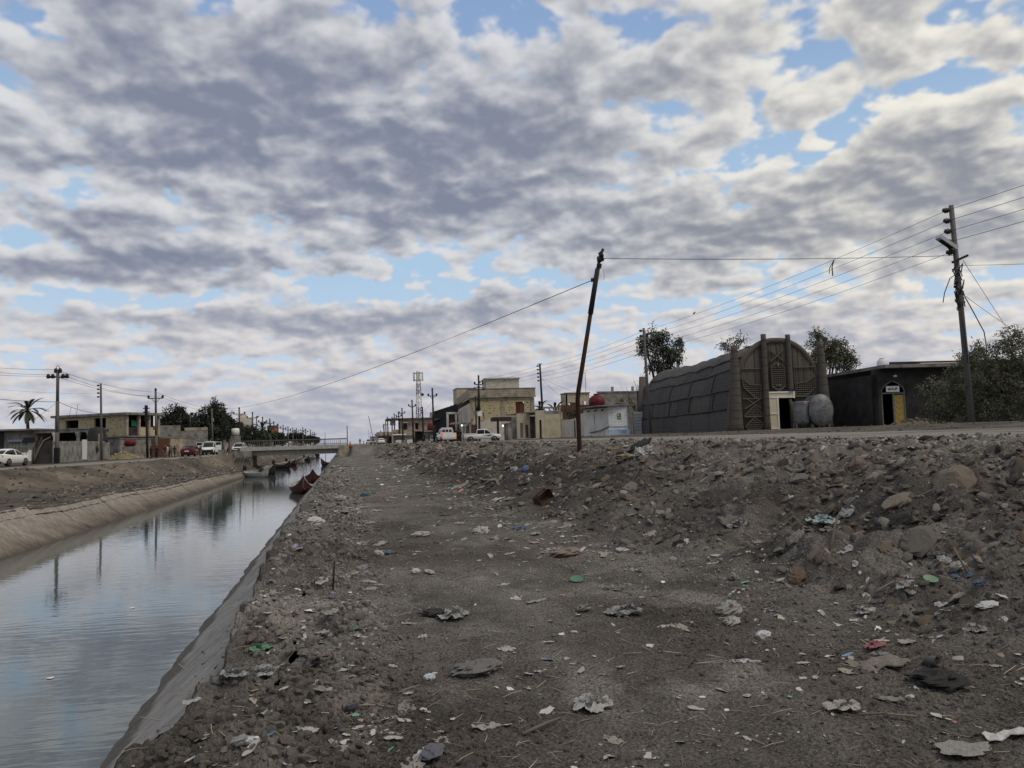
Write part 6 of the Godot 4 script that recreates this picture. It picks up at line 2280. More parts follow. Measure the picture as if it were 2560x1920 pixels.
func make_pole_things():
	var gr := "power poles on the right road"
	# the tall pole with a street lamp, by the bush
	var a := side_at(2430, 33.6)
	var la := Vector3(-0.30, 0, 0.0)
	var o := side_pole("tall grey pole with street lamp head and tangled cables by the bush", a, 9.0, "pole_grey", 5, gr, la, 0.13)
	var arm := S()
	bar(arm, Vector3(-0.28, 6.9, 0), Vector3(-1.0, 7.45, 0.2), 0.03, 6)
	var sl := part("lamp_arm", arm, M.pole_dark, o)
	var hd := S()
	box(hd, Transform3D(Basis(Vector3.BACK, deg_to_rad(-32)), Vector3(-0.74, 7.38, 0.15)), Vector3(0.92, 0.15, 0.30))
	part("lamp_head", hd, M.silver_paint, sl)
	var lens := S()
	box(lens, Transform3D(Basis(Vector3.BACK, deg_to_rad(-32)), Vector3(-0.80, 7.33, 0.15)), Vector3(0.6, 0.06, 0.2))
	part("lamp_glass", lens, M.ink, sl)
	var ca := S()
	box(ca, Transform3D(Basis(Vector3.BACK, deg_to_rad(22)), Vector3(-0.18, 6.72, 0.16)), Vector3(0.8, 0.09, 0.1))
	part("bracket", ca, M.black, o)
	var tg := S()
	rng.seed = 71
	for i in 26:
		var y := rng.randf_range(4.7, 6.5)
		var q := rng.randf() * TAU
		var c := Vector3(-0.03 * y, y, 0)
		tube(tg, [c + Vector3(cos(q), rng.randf_range(-0.5, 0.5), sin(q)) * 0.15, c + Vector3(cos(q + 1.0) * 0.2, rng.randf_range(-0.3, 0.5), sin(q + 1.0) * 0.2), c + Vector3(cos(q + 2.2) * 0.16, rng.randf_range(-0.6, 0.3), sin(q + 2.2) * 0.16)], [0.025], 4)
	tube(tg, [Vector3(-0.35, 6.1, 0.1), Vector3(-0.75, 5.9, 0.2), Vector3(-1.05, 5.3, 0.2), Vector3(-1.15, 4.9, 0.2)], [0.02], 5)
	tube(tg, [Vector3(-0.10, 5.3, 0.1), Vector3(0.35, 4.5, 0.1), Vector3(0.78, 3.7, 0.1), Vector3(0.86, 2.9, 0.1), Vector3(0.6, 2.3, 0.1), Vector3(0.05, 1.7, 0.1), Vector3(-0.3, 1.35, 0.1)], [0.022], 5)
	tube(tg, [Vector3(-0.28, 5.2, 0.16), Vector3(-0.24, 3.9, 0.17), Vector3(-0.14, 2.4, 0.18)], [0.02], 4)
	part("hanging_cable", tg, M.cable, o)
	var b := side_at(1626, 69.7)
	var lb := Vector3(-0.22, 0, 0)
	side_pole("slim grey pole in front of the reed house end and gum tree", b, 9.0, "pole_grey", 4, gr, lb, 0.14)
	var c := side_at(1360, 98.5)
	var lc := Vector3(-0.22, 0, 0)
	var oc := side_pole("black pole in front of the yellow house", c, 8.9, "pole_dark", 5, gr, lc, 0.15)
	var bk := S()
	bar(bk, lc + Vector3(-0.3, 8.9, 0), lc + Vector3(0.3, 8.95, 0), 0.05)
	part("cap_bracket", bk, M.black, oc)
	# transformer pole in front of the brick house
	var d := side_at(1199, 118.0)
	var od := cross_pole("transformer pole with cable bundles before the brick house", d, 9.3, 0.62, "pole_dark", gr, Vector3(0.1, 0, 0), 1.1)
	bar_part(od, "second_shaft", Vector3(-0.42, 0, 0), Vector3(-0.42, 6.6, 0), 0.11, "pole_dark")
	block("meter_box", "pvc_white", od, 0.05, 4.1, 0.3, 0.62, 0.75, 0.35)
	block("meter_box", "grey_metal", od, -0.55, 4.15, 0.25, 0.4, 0.65, 0.3)
	block("lower_arm", "pole_dark", od, -0.05, 7.8, 0.1, 1.25, 0.14, 0.12)
	var cone := S()
	tube(cone, [Vector3(-0.1, 4.4, 0.1), Vector3(0.0, 5.2, 0.1), Vector3(0.05, 6.8, 0.1), Vector3(0.06, 8.0, 0.1)], [0.42, 0.24, 0.16, 0.12], 10)
	part("cable_bundle", cone, M.black, od)
	var lp := S()
	tube(lp, [Vector3(0.2, 4.2, 0.3), Vector3(0.65, 4.0, 0.3), Vector3(0.7, 3.3, 0.3), Vector3(0.4, 2.9, 0.3), Vector3(0.1, 3.2, 0.3)], [0.05], 6)
	part("cable_loop", lp, M.black, od)
	for q in [[0.38, 8.7], [0.95, 7.7]]:
		insulator(od, Vector3(q[0], q[1], 0.1), 2.2, Basis(Vector3.BACK, PI / 2 + 0.4))
	var far_r := [[1086, 974, 1100, "x", "cross-armed pole beside the dark netted building"], [1059, 1017, 1104, "s", "short dark pole with loose cable at the market stalls"], [1034, 1003, 1104, "x", "cross-armed pole left of the radio mast foot"], [1008, 1023, 1105, "x", "cross-armed pole before the pink building, right of two"], [999, 1032, 1105, "x", "cross-armed pole before the pink building, left of two"], [988, 1037, 1107, "x", "pole rising behind the pink building balcony"], [971, 1045, 1108, "x", "doubled pole left of the low tan shop"], [966, 1055, 1108, "x", "sixth small pole down the right row"], [961, 1061, 1108, "s", "thin pole among the last of the right row"], [953, 1076, 1109, "s", "short pole near the end of the right row"], [948, 1084, 1109, "s", "last tiny pole of the right row"]]
	for q in far_r:
		var hor: float = 1111.0 - (q[0] - 858.0) * 0.03
		var dep: float = (8.9 if q[3] == "x" else 6.6) * F / (hor - q[1])
		var at := side_at(q[0], dep)
		if q[3] == "x": cross_pole(q[4], at, 9.0, 0.75, "pole_dark", gr, Vector3(-0.15, 0, 0), 1.0 + dep / 500.0)
		else: side_pole(q[4], at, 6.8, "pole_dark", 3, gr, Vector3(-0.1, 0, 0), 0.13 + dep / 3000.0)
	var lm := thing("leaning_mast", "thin leaning mast beside the far parked cars", "mast", side_at(936, 180.0))
	bar_part(lm, "shaft", Vector3(0, 0, 0), Vector3(-1.15, 6.2, 0), 0.06, "pole_dark")
	var tp := thing("leaning_mast", "two faint thin masts above the off-road cars", "mast", side_at(921, 330.0))
	bar_part(tp, "shaft", Vector3(0, 0, 0), Vector3(0.1, 6.0, 0), 0.05, "pole_grey")
	bar_part(tp, "shaft", Vector3(1.0, 0, 0), Vector3(0.8, 5.0, 0), 0.05, "pole_grey")
	# left row
	var gl := "power poles on the left road"
	var l0 := left_at(142, 79.5)
	var ol := thing("power_pole", "big brown pole on the left with three pairs of dark drum insulators", "power pole", l0, 0.0, gl)
	shaft(ol, 9.0, 0.19, 0.12, Vector3(0.03, 0, 0), "pole_grey", true)
	bar_part(ol, "cross_arm", Vector3(-0.85, 8.35, 0), Vector3(0.9, 8.35, 0), 0.06, "pole_dark")
	block("foot_sleeve", "black", ol, 0.0, 0.75, 0, 0.44, 1.5, 0.44)
	for x in [-0.82, -0.42, 0.5, 0.85]: insulator(ol, Vector3(x, 8.22, 0), 2.3)
	for x in [-0.14, 0.22]: insulator(ol, Vector3(x, 8.75, 0), 2.4)
	var hoop := S()
	tube(hoop, [Vector3(-0.2, 8.9, 0), Vector3(-0.1, 9.35, 0), Vector3(0.03, 9.5, 0), Vector3(0.16, 9.35, 0), Vector3(0.26, 8.9, 0)], [0.03], 5)
	part("hoop", hoop, M.black, ol)
	var rows := [[254, 958, 94.0, "s", "pole_grey", "slim pale pole with four side insulators before the brick house"], [391, 977, 0.0, "x", "pole_grey", "grey cross-armed pole at the right end of the unfinished house"], [369, 1013, 110.0, "b", "pole_dark", "dark pole with stacked insulators before the unfinished house loggia"], [477, 1036, 150.0, "s", "pole_grey", "thin grey pole before the dark trees, left of three"], [509, 1075, 150.0, "s", "pole_dark", "short dark pole among the tree trunks"], [532, 1022, 140.0, "s", "pole_grey", "thin grey pole in front of the tallest dark tree"], [555, 1039, 150.0, "s", "pole_grey", "thin pole right of the tallest dark tree"],
		[600, 1023, 0.0, "x", "pole_grey", "cross-armed pole right of the trees with three insulators"], [632, 1034, 0.0, "h", "pole_grey", "twin shafted pole with white transformer box"], [658, 1046, 0.0, "x", "pole_grey", "cross-armed pole over the palm tops"], [676, 1050, 0.0, "x", "pole_dark", "dark cross-armed pole by the orange building"], [686, 1057, 0.0, "x", "pole_grey", "cross-armed pole just right of the orange building's dark pole"], [696, 1062, 0.0, "x", "pole_grey", "pole above the right edge of the orange building"], [709, 1065, 0.0, "x", "pole_grey", "pole standing alone right of the orange building"], [721, 1069, 0.0, "x", "pole_grey", "pole above the left of the far shrub line"], [733, 1072, 0.0, "x", "pole_grey", "pole above the middle of the far shrub line"], [742, 1073, 0.0, "x", "pole_grey", "thicker lattice looking pole over the far shrubs"], [758, 1071, 0.0, "x", "pole_grey", "taller pole right of the far shrub line"], [765, 1075, 0.0, "x", "pole_grey", "dark armed pole beside the taller far pole"], [777, 1074, 0.0, "s", "pole_dark", "plain far pole above the start of the railing"], [783, 1082, 0.0, "x", "pole_grey", "small far pole over the railing, left of two"], [787, 1083, 0.0, "x", "pole_grey", "small far pole over the railing, right of two"], [814, 1081, 300.0, "p", "pole_grey", "thin bare pole over the middle of the railing"]]
	for q in rows:
		var hor: float = 1111.0 - (q[0] - 858.0) * 0.03
		var dep: float = q[2] if q[2] > 0.0 else 8.0 * F / (hor - q[1])
		var at := left_at(q[0], dep)
		var h: float = (hor - q[1]) * dep / F + 1.6 - at.y
		match q[3]:
			"x": cross_pole(q[5], at, h, 0.95 if q[0] < 500 else 1.15, q[4], gl, Vector3(-0.1, 0, 0), 1.0 + dep / 450.0)
			"s": side_pole(q[5], at, h, q[4], 4 if q[0] < 300 else 1, gl, Vector3(-0.12, 0, 0), 0.11 + dep / 3000.0)
			"p": side_pole(q[5], at, h, q[4], 0, gl, Vector3(-0.12, 0, 0), 0.10)
			"b":
				var ob := side_pole(q[5], at, h, q[4], 0, gl, Vector3(-0.2, 0, 0), 0.17)
				for i in 4: bar_part(ob, "cross_arm", Vector3(-0.6, h - 0.4 - i * 0.5, 0), Vector3(0.25, h - 0.4 - i * 0.5, 0), 0.07, "black")
				block("insulator_stack", "black", ob, -0.18, h - 1.1, 0, 0.34, 2.2, 0.34)
			"h":
				var oh := cross_pole(q[5], at, h, 1.3, q[4], gl, Vector3.ZERO, 1.4)
				bar_part(oh, "second_shaft", Vector3(0.9, 0, 0), Vector3(0.9, h - 0.6, 0), 0.13, q[4])
				for i in 5: bar_part(oh, "rung", Vector3(0, h * 0.35 + i * 0.8, 0), Vector3(0.9, h * 0.35 + i * 0.8, 0), 0.05, q[4])
				block("transformer_box", "pvc_white", oh, 0.25, h * 0.44, 0.3, 0.8, 0.9, 0.5)
	# the rusty leaning pole on the near bank
	var rp := PD(1449, 29.0, 1.0)
	rp.y = right_y(rp.x, rp.z) - 0.1
	var ro := thing("rusty_pole", "rusty bent steel pole leaning right on the bank slope", "pole", rp, -0.2)
	var px := func(x: float, y: float): return P(x, y, 29.0) - rp
	var inv := Basis(Vector3.UP, 0.2)
	var k0: Vector3 = inv * px.call(1449, 1124)
	var k1: Vector3 = inv * px.call(1444, 1000)
	var k2: Vector3 = inv * px.call(1446, 978)
	var k3: Vector3 = inv * px.call(1477, 780)
	var k4: Vector3 = inv * px.call(1500, 640)
	var st := S()
	tube(st, [k0 - Vector3(0, 0.4, 0), k0, k1, k2, k3], [0.085, 0.085, 0.083, 0.083, 0.072], 12)
	part("shaft", st, M.rust, ro)
	var s2 := S()
	tube(s2, [inv * px.call(1476, 785), inv * px.call(1494, 672)], [0.095, 0.085], 12)
	part("sleeve", s2, M.pole_dark, ro)
	var s3 := S()
	tube(s3, [inv * px.call(1494, 675), k4, inv * px.call(1508, 622)], [0.06, 0.05, 0.05], 8)
	part("spike", s3, M.pole_dark, ro)
	var s4 := S()
	rng.seed = 72
	for i in 14:
		var f := rng.randf()
		var c1: Vector3 = (inv * px.call(1500, 668)).lerp(inv * px.call(1502, 634), f)
		box(s4, Transform3D(Basis.from_euler(Vector3(rng.randf() * 3, rng.randf() * 3, rng.randf() * 3)), c1 + Vector3(rng.randf_range(-0.06, 0.06), 0, rng.randf_range(-0.06, 0.06))), Vector3(0.16, 0.10, 0.08))
	part("clamp_block", s4, M.black, ro)
	var s5 := S()
	box(s5, Transform3D(Basis(), inv * px.call(1483, 700)), Vector3(0.16, 0.12, 0.10))
	tube(s5, [inv * px.call(1489, 690), inv * px.call(1486, 694), inv * px.call(1483, 699)], [0.03], 5)
	part("wire_clamp", s5, M.black, ro)
	var s6 := S()
	tube(s6, [inv * px.call(1508, 672), inv * px.call(1511, 690), inv * px.call(1510, 700)], [0.006], 4)
	tube(s6, [inv * px.call(1493, 660), inv * px.call(1488, 685), inv * px.call(1487, 694)], [0.006], 4)
	part("loose_wire", s6, M.cable, ro)
	# wires
	for i in 5:
		var y := 9.0 - 0.22 - i * 0.44
		var pa := a + la * (1.0 - 0.04 * i) + Vector3(-0.22, y, 0)
		var pb := b + lb * (1.0 - 0.04 * i) + Vector3(-0.22, minf(y, 8.9 - 0.22 - i * 0.44), 0)
		var pc := c + lc * (1.0 - 0.04 * i) + Vector3(-0.22, 8.9 - 0.22 - i * 0.44, 0)
		var pd := d + Vector3(0.1 - 0.3 + 0.15 * i, 9.0 - 0.4 * i, 0)
		var pz := a + Vector3(1.2, y + 0.1, 36.0)
		var pts := [pz, pa, pb, pc, pd] if i < 4 else [pa, pb, pc]
		cable(["topmost of the five wires strung along the right road", "second wire from the top along the right road", "third wire from the top along the right road", "fourth wire from the top along the right road", "lowest of the five wires strung along the right road"][i], pts, 0.30, 0.011)
	cable("slack wire from the rusty leaning pole to the trees on the left", [P(1482, 700, 29.0), P(548, 1022, 150.0)], 0.32, 0.014)
	cable("thin wire from the rusty leaning pole to the street lamp pole", [P(1508, 646, 29.0), a + Vector3(-0.2, 6.9, 0)], 0.18, 0.012)
	cable("faint wire running level behind the street lamp pole", [a + Vector3(0.0, 6.5, -0.1), P(2700, 655, 40.0)], 0.05, 0.010)
	cable("upper stay wire sloping into the bush at right", [a + Vector3(0.1, 6.7, 0), P(2570, 900, 45.0)], 0.1, 0.010)
	cable("lower stay wire sloping into the bush at right", [a + Vector3(0.1, 5.2, 0), P(2520, 815, 42.0)], 0.1, 0.010)
	cable("house drop wire from the black pole down to the ochre house", [c + lc + Vector3(0.1, 7.2, 0), P(1480, 990, 130.0)], 0.3, 0.016)
	cable("steeper drop wire from the black pole to the yellow house", [c + lc + Vector3(0.1, 7.2, 0), P(1412, 1000, 110.0)], 0.3, 0.016)
	cable("long cable from the transformer pole across the brick house front", [d + Vector3(0.15, 6.6, 0.1), P(1270, 1003, 118.5), P(1284, 1030, 119.0)], 0.4, 0.022)
	cable("cable from the transformer pole to the netted building", [d + Vector3(-0.1, 6.6, 0.1), P(1175, 1000, 122.0)], 0.3, 0.02)
	cable("cable from the market pole up to the netted building", [P(1060, 1026, 150.0), P(1083, 1003, 155.0)], 0.3, 0.02)
	var q0 := l0 + Vector3(-0.6, 8.6, 0)
	cable("upper wire running off left from the drum insulator pole", [P(-60, 915, 74.0), q0 + Vector3(0.4, 0.5, 0), P(389, 980, 112.0), P(597, 1026, 170.0)], 0.5, 0.016)
	cable("middle wire running off left from the drum insulator pole", [P(-60, 926, 74.0), q0 + Vector3(0, 0, 0), P(378, 991, 112.0)], 0.5, 0.016)
	cable("lower wire running off left from the drum insulator pole", [P(-60, 934, 74.0), q0 + Vector3(1.2, -0.1, 0), P(400, 991, 112.0), P(604, 1030, 170.0)], 0.6, 0.016)
	cable("thick low cable from the left edge to the drum insulator pole", [P(-40, 994, 74.0), l0 + Vector3(0.1, 5.95, 0), P(253, 1034, 95.0), P(300, 1040, 116.0)], 0.55, 0.025)
	cable("thin wire at the left edge below the drum insulators", [P(-40, 970, 74.0), P(250, 984, 94.0)], 0.3, 0.010)
	cable("guy wire from the drum insulator pole down to the grey house", [l0 + Vector3(0, 5.9, 0), P(64, 1064, 92.0)], 0.05, 0.014)
	cable("drooping cable between the thin poles before the dark trees", [P(477, 1062, 149.0), P(455, 1090, 140.0)], 0.5, 0.02)
	cable("slack cable from the thin pole to the short dark pole", [P(479, 1060, 150.0), P(509, 1078, 150.0)], 0.6, 0.02)
	# a scrap of line caught on the upper wires
	var hk := S()
	tube(hk, [P(2085, 650, 31.0), P(2080, 668, 31.0), P(2082, 690, 31.0)], [0.022], 5)
	tube(hk, [P(2085, 650, 31.0), P(2074, 670, 31.0), P(2073, 684, 31.0)], [0.015], 5)
	single("caught_line", hk, M.cable, "bit of cord caught and hanging from the upper wire", "cord")
	var bird := S()
	lathe(bird, [Vector2(0.005, -0.12), Vector2(0.05, -0.05), Vector2(0.055, 0.02), Vector2(0.03, 0.09), Vector2(0.035, 0.13), Vector2(0.004, 0.18)], 8, P(1735, 783, 59.0), Basis(Vector3.BACK, -0.9))
	single("bird", bird, M.black, "small dark bird perched on the topmost right wire", "bird")

func bar_part(o: Node3D, called: String, a: Vector3, b: Vector3, r: float, m: String):
	var st := S()
	bar(st, a, b, r, 8)
	part(called, st, M[m], o)

# ---------------------------------------------------------------- trees
# leaves: many small blades gathered on twigs; blobs are [middle, radii, share]
func crown(o: Node3D, blobs: Array, n: int, leaf: Vector2, tones: Array, droop: float, sd: int, clump := 0.5):
	var r := RandomNumberGenerator.new()
	r.seed = sd
	var v := PackedVector3Array()
	var c := PackedColorArray()
	var nn := PackedVector3Array()
	var total := 0.0
	for b in blobs: total += b[2]
	for b in blobs:
		var cnt := int(n * b[2] / total)
		var twigs := maxi(3, cnt / 26)
		for t in twigs:
			var d := Vector3(r.randfn(), r.randfn(), r.randfn()).normalized()
			var f := pow(r.randf(), 0.42)
			var q: Vector3 = b[0] + d * f * b[1]
			var tone: Color = tones[r.randi() % tones.size()] * r.randf_range(0.75, 1.25)
			var dir := (d + Vector3(0, -droop, 0) + Vector3(r.randfn(), r.randfn(), r.randfn()) * 0.4).normalized()
			for i in 26:
				var p := q + dir * r.randf_range(-0.5, 0.9) * clump + Vector3(r.randfn(), r.randfn(), r.randfn()) * clump * 0.28
				var ax := (dir * 0.6 + Vector3(r.randfn(), r.randfn() - droop, r.randfn()) * 0.7).normalized()
				var sd2 := ax.cross(Vector3(r.randfn(), r.randfn(), r.randfn())).normalized()
				var s := r.randf_range(0.7, 1.3)
				var a := ax * leaf.y * s
				var w := sd2 * leaf.x * s
				var nm := ax.cross(sd2)
				for e in [p, p + a * 0.5 + w * 0.5, p + a, p, p + a, p + a * 0.5 - w * 0.5]:
					v.append(e)
					c.append(tone)
					nn.append(nm)
	var arr := []
	arr.resize(Mesh.ARRAY_MAX)
	arr[Mesh.ARRAY_VERTEX] = v
	arr[Mesh.ARRAY_NORMAL] = nn
	arr[Mesh.ARRAY_COLOR] = c
	var m := ArrayMesh.new()
	m.add_surface_from_arrays(Mesh.PRIMITIVE_TRIANGLES, arr)
	part("crown", m, M.leaf, o)

func tree(called: String, label: String, cat: String, at: Vector3, blobs: Array, n: int, leaf: Vector2, tones: Array, droop: float, sd: int, r0 := 0.2, group := "", clump := 0.5) -> Node3D:
	var o := thing(called, label, cat, at, 0.0, group)
	var st := S()
	var top: Vector3 = Vector3.ZERO
	for b in blobs: top = b[0] if b[0].y > top.y else top
	var fork := Vector3(top.x * 0.3, top.y * 0.35, top.z * 0.3)
	tube(st, [Vector3(0, -0.2, 0), fork * 0.5 + Vector3(0.05, 0, 0), fork], [r0, r0 * 0.85, r0 * 0.7], 8)
	for b in blobs:
		tube(st, [fork * 0.9, fork.lerp(b[0], 0.5) + Vector3(0.1, 0.1, 0), b[0] + Vector3(0, b[1].y * 0.4, 0)], [r0 * 0.55, r0 * 0.35, r0 * 0.08], 6)
		for k in 4:
			var q := TAU * k / 4.0 + sd
			tube(st, [b[0] - Vector3(0, b[1].y * 0.2, 0), b[0] + Vector3(cos(q) * b[1].x, b[1].y * 0.3 * sin(q * 2.0), sin(q) * b[1].z) * 0.8], [r0 * 0.2, r0 * 0.04], 4)
	part("trunk", st, M.bark, o)
	if n > 0: crown(o, blobs, n, leaf, tones, droop, sd, clump)
	return o

func palm(label: String, at: Vector3, h: float, reach: float, n: int, sd: int, group: String):
	var o := thing("date_palm", label, "palm tree", at, 0.0, group)
	var r := RandomNumberGenerator.new()
	r.seed = sd
	var st := S()
	var pts := []
	var rad := []
	for i in 9:
		pts.append(Vector3(0.1 * sin(i * 0.5), h * i / 8.0, 0))
		rad.append(0.24 + (0.05 if i % 2 else 0.0) + (0.12 if i == 8 else 0.0))
	tube(st, pts, rad, 10)
	part("trunk", st, M.bark, o)
	for k in n:
		var q := TAU * k / n * 2.4 + r.randf() * 0.4
		var rise := lerpf(1.15, -0.35, float(k) / n) + r.randf_range(-0.1, 0.1)
		var f := S()
		var tone := Color(0.042, 0.056, 0.034) * r.randf_range(0.8, 1.25)
		f.set_color(tone)
		var prev := Vector3(0, h, 0)
		var path := [prev]
		var dir := Vector3(cos(q) * cos(rise), sin(rise), sin(q) * cos(rise))
		for i in 10:
			dir = (dir + Vector3(0, -0.115, 0)).normalized()
			prev += dir * reach / 10.0
			path.append(prev)
		tube(f, path, [0.04, 0.035, 0.03, 0.03, 0.025, 0.02, 0.02, 0.015, 0.015, 0.01, 0.006], 4)
		var fr := part("frond", f, M.leaf, o)
		var lf := S()
		lf.set_color(tone)
		for i in range(2, 11):
			var d2: Vector3 = (path[i] - path[i - 1]).normalized()
			var sd2 := d2.cross(Vector3.UP).normalized()
			for j in 4:
				var p: Vector3 = path[i - 1].lerp(path[i], j / 4.0)
				var l := reach * 0.17 * sin(PI * clampf((i + j / 4.0 - 1.0) / 10.5, 0.08, 0.95))
				for s in [-1.0, 1.0]:
					var tip: Vector3 = p + (sd2 * s * 0.8 + d2 * 0.7 + Vector3(0, 0.25, 0)).normalized() * l + Vector3(0, -l * 0.15, 0)
					tri(lf, p - d2 * 0.09, tip, p + d2 * 0.09)
		part("leaflets", lf, M.leaf, fr)

func make_tree_things():
	var dark := [Color(0.040, 0.048, 0.033), Color(0.030, 0.037, 0.027), Color(0.056, 0.064, 0.042)]
	var gum := [Color(0.062, 0.072, 0.054), Color(0.095, 0.105, 0.078), Color(0.042, 0.050, 0.038)]
	var olive := [Color(0.115, 0.120, 0.075), Color(0.155, 0.158, 0.100), Color(0.078, 0.084, 0.050)]
	# gum tree behind the reed house
	var at := side_at(1652, 86.0)
	var k := 86.0 / F
	var bl := []
	for q in [[1640, 838, 26, 22, 1.0], [1614, 870, 20, 18, 0.7], [1660, 872, 34, 28, 1.4], [1686, 886, 22, 24, 1.0], [1640, 902, 26, 24, 0.9], [1668, 918, 22, 18, 0.7], [1606, 850, 12, 10, 0.3], [1698, 858, 10, 14, 0.4]]:
		bl.append([P(q[0], q[1], 86.0) - at, Vector3(q[2], q[3], q[2]) * k, q[4]])
	tree("gum_tree", "feathery gum tree rising behind the far end of the reed house", "tree", at, bl, 4600, Vector2(0.10, 0.42), gum, 0.9, 81, 0.28, "", 0.55)
	var at2 := side_at(1838, 84.0)
	bl = []
	for q in [[1820, 862, 14, 12, 1.0], [1848, 852, 12, 14, 1.0], [1866, 866, 8, 8, 0.5], [1808, 872, 8, 6, 0.4]]:
		bl.append([P(q[0], q[1], 84.0) - at2, Vector3(q[2], q[3], q[2]) * 84.0 / F, q[4]])
	tree("gum_tree", "thin sparse treetop peeping over the reed house ridge", "tree", at2, bl, 700, Vector2(0.08, 0.34), gum, 0.6, 82, 0.2)
	var at3 := side_at(2075, 80.0)
	bl = []
	for q in [[2050, 868, 26, 32, 1.2], [2080, 872, 26, 28, 1.2], [2110, 890, 26, 24, 1.2], [2060, 905, 40, 22, 1.4], [2120, 912, 20, 16, 0.6], [2044, 838, 10, 12, 0.3], [2096, 860, 12, 12, 0.3]]:
		bl.append([P(q[0], q[1], 80.0) - at3, Vector3(q[2], q[3], q[2]) * 80.0 / F, q[4]])
	tree("broad_tree", "olive green tree behind the right corner of the reed house", "tree", at3, bl, 6500, Vector2(0.09, 0.30), olive, 0.3, 83, 0.26)
	var at4 := side_at(1590, 96.0)
	bl = []
	for q in [[1570, 985, 18, 16, 1.0], [1595, 970, 14, 22, 1.0], [1550, 1000, 12, 10, 0.6], [1585, 1010, 20, 14, 1.0]]:
		bl.append([P(q[0], q[1], 96.0) - at4, Vector3(q[2], q[3], q[2]) * 96.0 / F, q[4]])
	var bt := tree("bare_tree", "bare twiggy shrub tree at the far left end of reed house", "tree", at4, bl, 160, Vector2(0.05, 0.2), olive, 0.2, 84, 0.12)
	var tw := S()
	rng.seed = 85
	for i in 90:
		var b: Array = bl[rng.randi() % bl.size()]
		var p0: Vector3 = b[0] * rng.randf_range(0.6, 0.95)
		var p1: Vector3 = b[0] + Vector3(rng.randfn(), rng.randfn() + 0.4, rng.randfn()) * b[1] * 0.7
		tube(tw, [p0, p0.lerp(p1, 0.5) + Vector3(0.05, 0.06, 0), p1], [0.018, 0.014, 0.008], 3)
	part("twigs", tw, M.bark, bt)
	# bush tree at the right edge
	var at5 := side_at(2520, 41.0)
	bl = []
	for q in [[2530, 858, 34, 34, 0.9], [2490, 900, 46, 36, 1.2], [2560, 900, 60, 50, 1.4], [2430, 925, 50, 34, 1.2], [2470, 960, 70, 44, 1.8], [2390, 965, 50, 36, 1.2], [2400, 1010, 60, 36, 1.3], [2470, 1020, 70, 36, 1.6], [2560, 990, 70, 60, 1.8], [2350, 1030, 44, 24, 0.7], [2330, 980, 30, 30, 0.5], [2640, 920, 70, 80, 1.5], [2450, 880, 22, 22, 0.4], [2415, 895, 22, 14, 0.3]]:
		bl.append([P(q[0], q[1], 41.0 + (hash(q[0]) % 5) * 0.6) - at5, Vector3(q[2], q[3], q[2]) * 41.0 / F, q[4]])
	tree("thorn_bush", "large dusty olive thorn tree at the right edge behind the lamp pole", "tree", at5, bl, 26000, Vector2(0.045, 0.15), olive, 0.25, 86, 0.2, "", 0.32)
	# hedge-like bushes behind the low walls in mid street
	for q in [[1440, 1052, 34, 40, 100.0, "dark shrub mass behind the whitewashed wall, left of rusty pole", 87], [1500, 1046, 34, 36, 92.0, "dark shrub behind the white corner building's low wall", 88]]:
		var p := side_at(q[0], q[4])
		var kk: float = q[4] / F
		tree("dark_shrub", q[5], "shrub", p, [[P(q[0], q[1], q[4]) - p, Vector3(q[2], q[3] * 0.8, q[2]) * kk, 1.0], [P(q[0] + 14, q[1] + 22, q[4]) - p, Vector3(q[2], q[3] * 0.6, q[2]) * kk, 1.0], [P(q[0] - 14, q[1] + 26, q[4]) - p, Vector3(q[2] * 0.8, q[3] * 0.6, q[2]) * kk, 1.0]], 3400, Vector2(0.12, 0.3), dark, 0.2, q[6], 0.15)
	palm("date palm crown showing over the yellow house roof, left one", side_at(1352, 150.0), 5.4, 2.6, 18, 89, "palms over the yellow house")
	palm("date palm crown showing over the yellow house roof, right one", side_at(1390, 150.0), 5.0, 3.0, 20, 90, "palms over the yellow house")
	# left side
	palm("lone tall date palm behind the grey house at far left", left_at(68, 150.0), 8.9, 3.9, 24, 91, "palms on the left")
	for q in [[655, 215.0, 5.6, 3.6, "large date palm beyond the transformer pole", 92], [640, 225.0, 4.6, 3.2, "shorter date palm left of the large one", 93], [672, 230.0, 4.4, 3.4, "shorter date palm right of the large one", 94]]:
		palm(q[4], left_at(q[0], q[1]), q[2], q[3], 20, q[5], "palms on the left")
	var trees := [
		[430, 150.0, [[420, 1046, 22, 20], [442, 1036, 20, 24], [410, 1066, 20, 18], [446, 1066, 28, 26], [425, 1080, 34, 22], [452, 1024, 9, 10]], "dark bushy tree just right of the unfinished house", 101],
		[472, 158.0, [[470, 1052, 14, 18], [486, 1064, 18, 22], [464, 1080, 26, 22], [490, 1086, 26, 20]], "dark rounded tree left of the tallest one", 102],
		[528, 150.0, [[540, 1018, 20, 20], [530, 1034, 22, 20], [548, 1040, 16, 20], [508, 1042, 18, 18], [520, 1066, 36, 30], [545, 1078, 30, 28], [504, 1072, 18, 24]], "tallest dark tree of the left clump", 103],
		[570, 162.0, [[566, 1046, 14, 16], [574, 1066, 22, 20], [560, 1080, 24, 26], [586, 1084, 20, 18]], "dark tree sloping down right of the tallest one", 104],
		[610, 185.0, [[604, 1076, 20, 14], [625, 1082, 22, 16], [610, 1094, 30, 16], [640, 1096, 22, 14]], "low dark tree behind the white water tank", 105],
		[660, 240.0, [[650, 1092, 24, 14], [680, 1094, 26, 14], [700, 1098, 16, 10]], "dull green tree mass under the palms", 106],
		[735, 400.0, [[722, 1094, 14, 7], [742, 1092, 18, 10], [764, 1098, 16, 8], [782, 1100, 14, 6]], "far dark shrub line above the railing's left part", 107]]
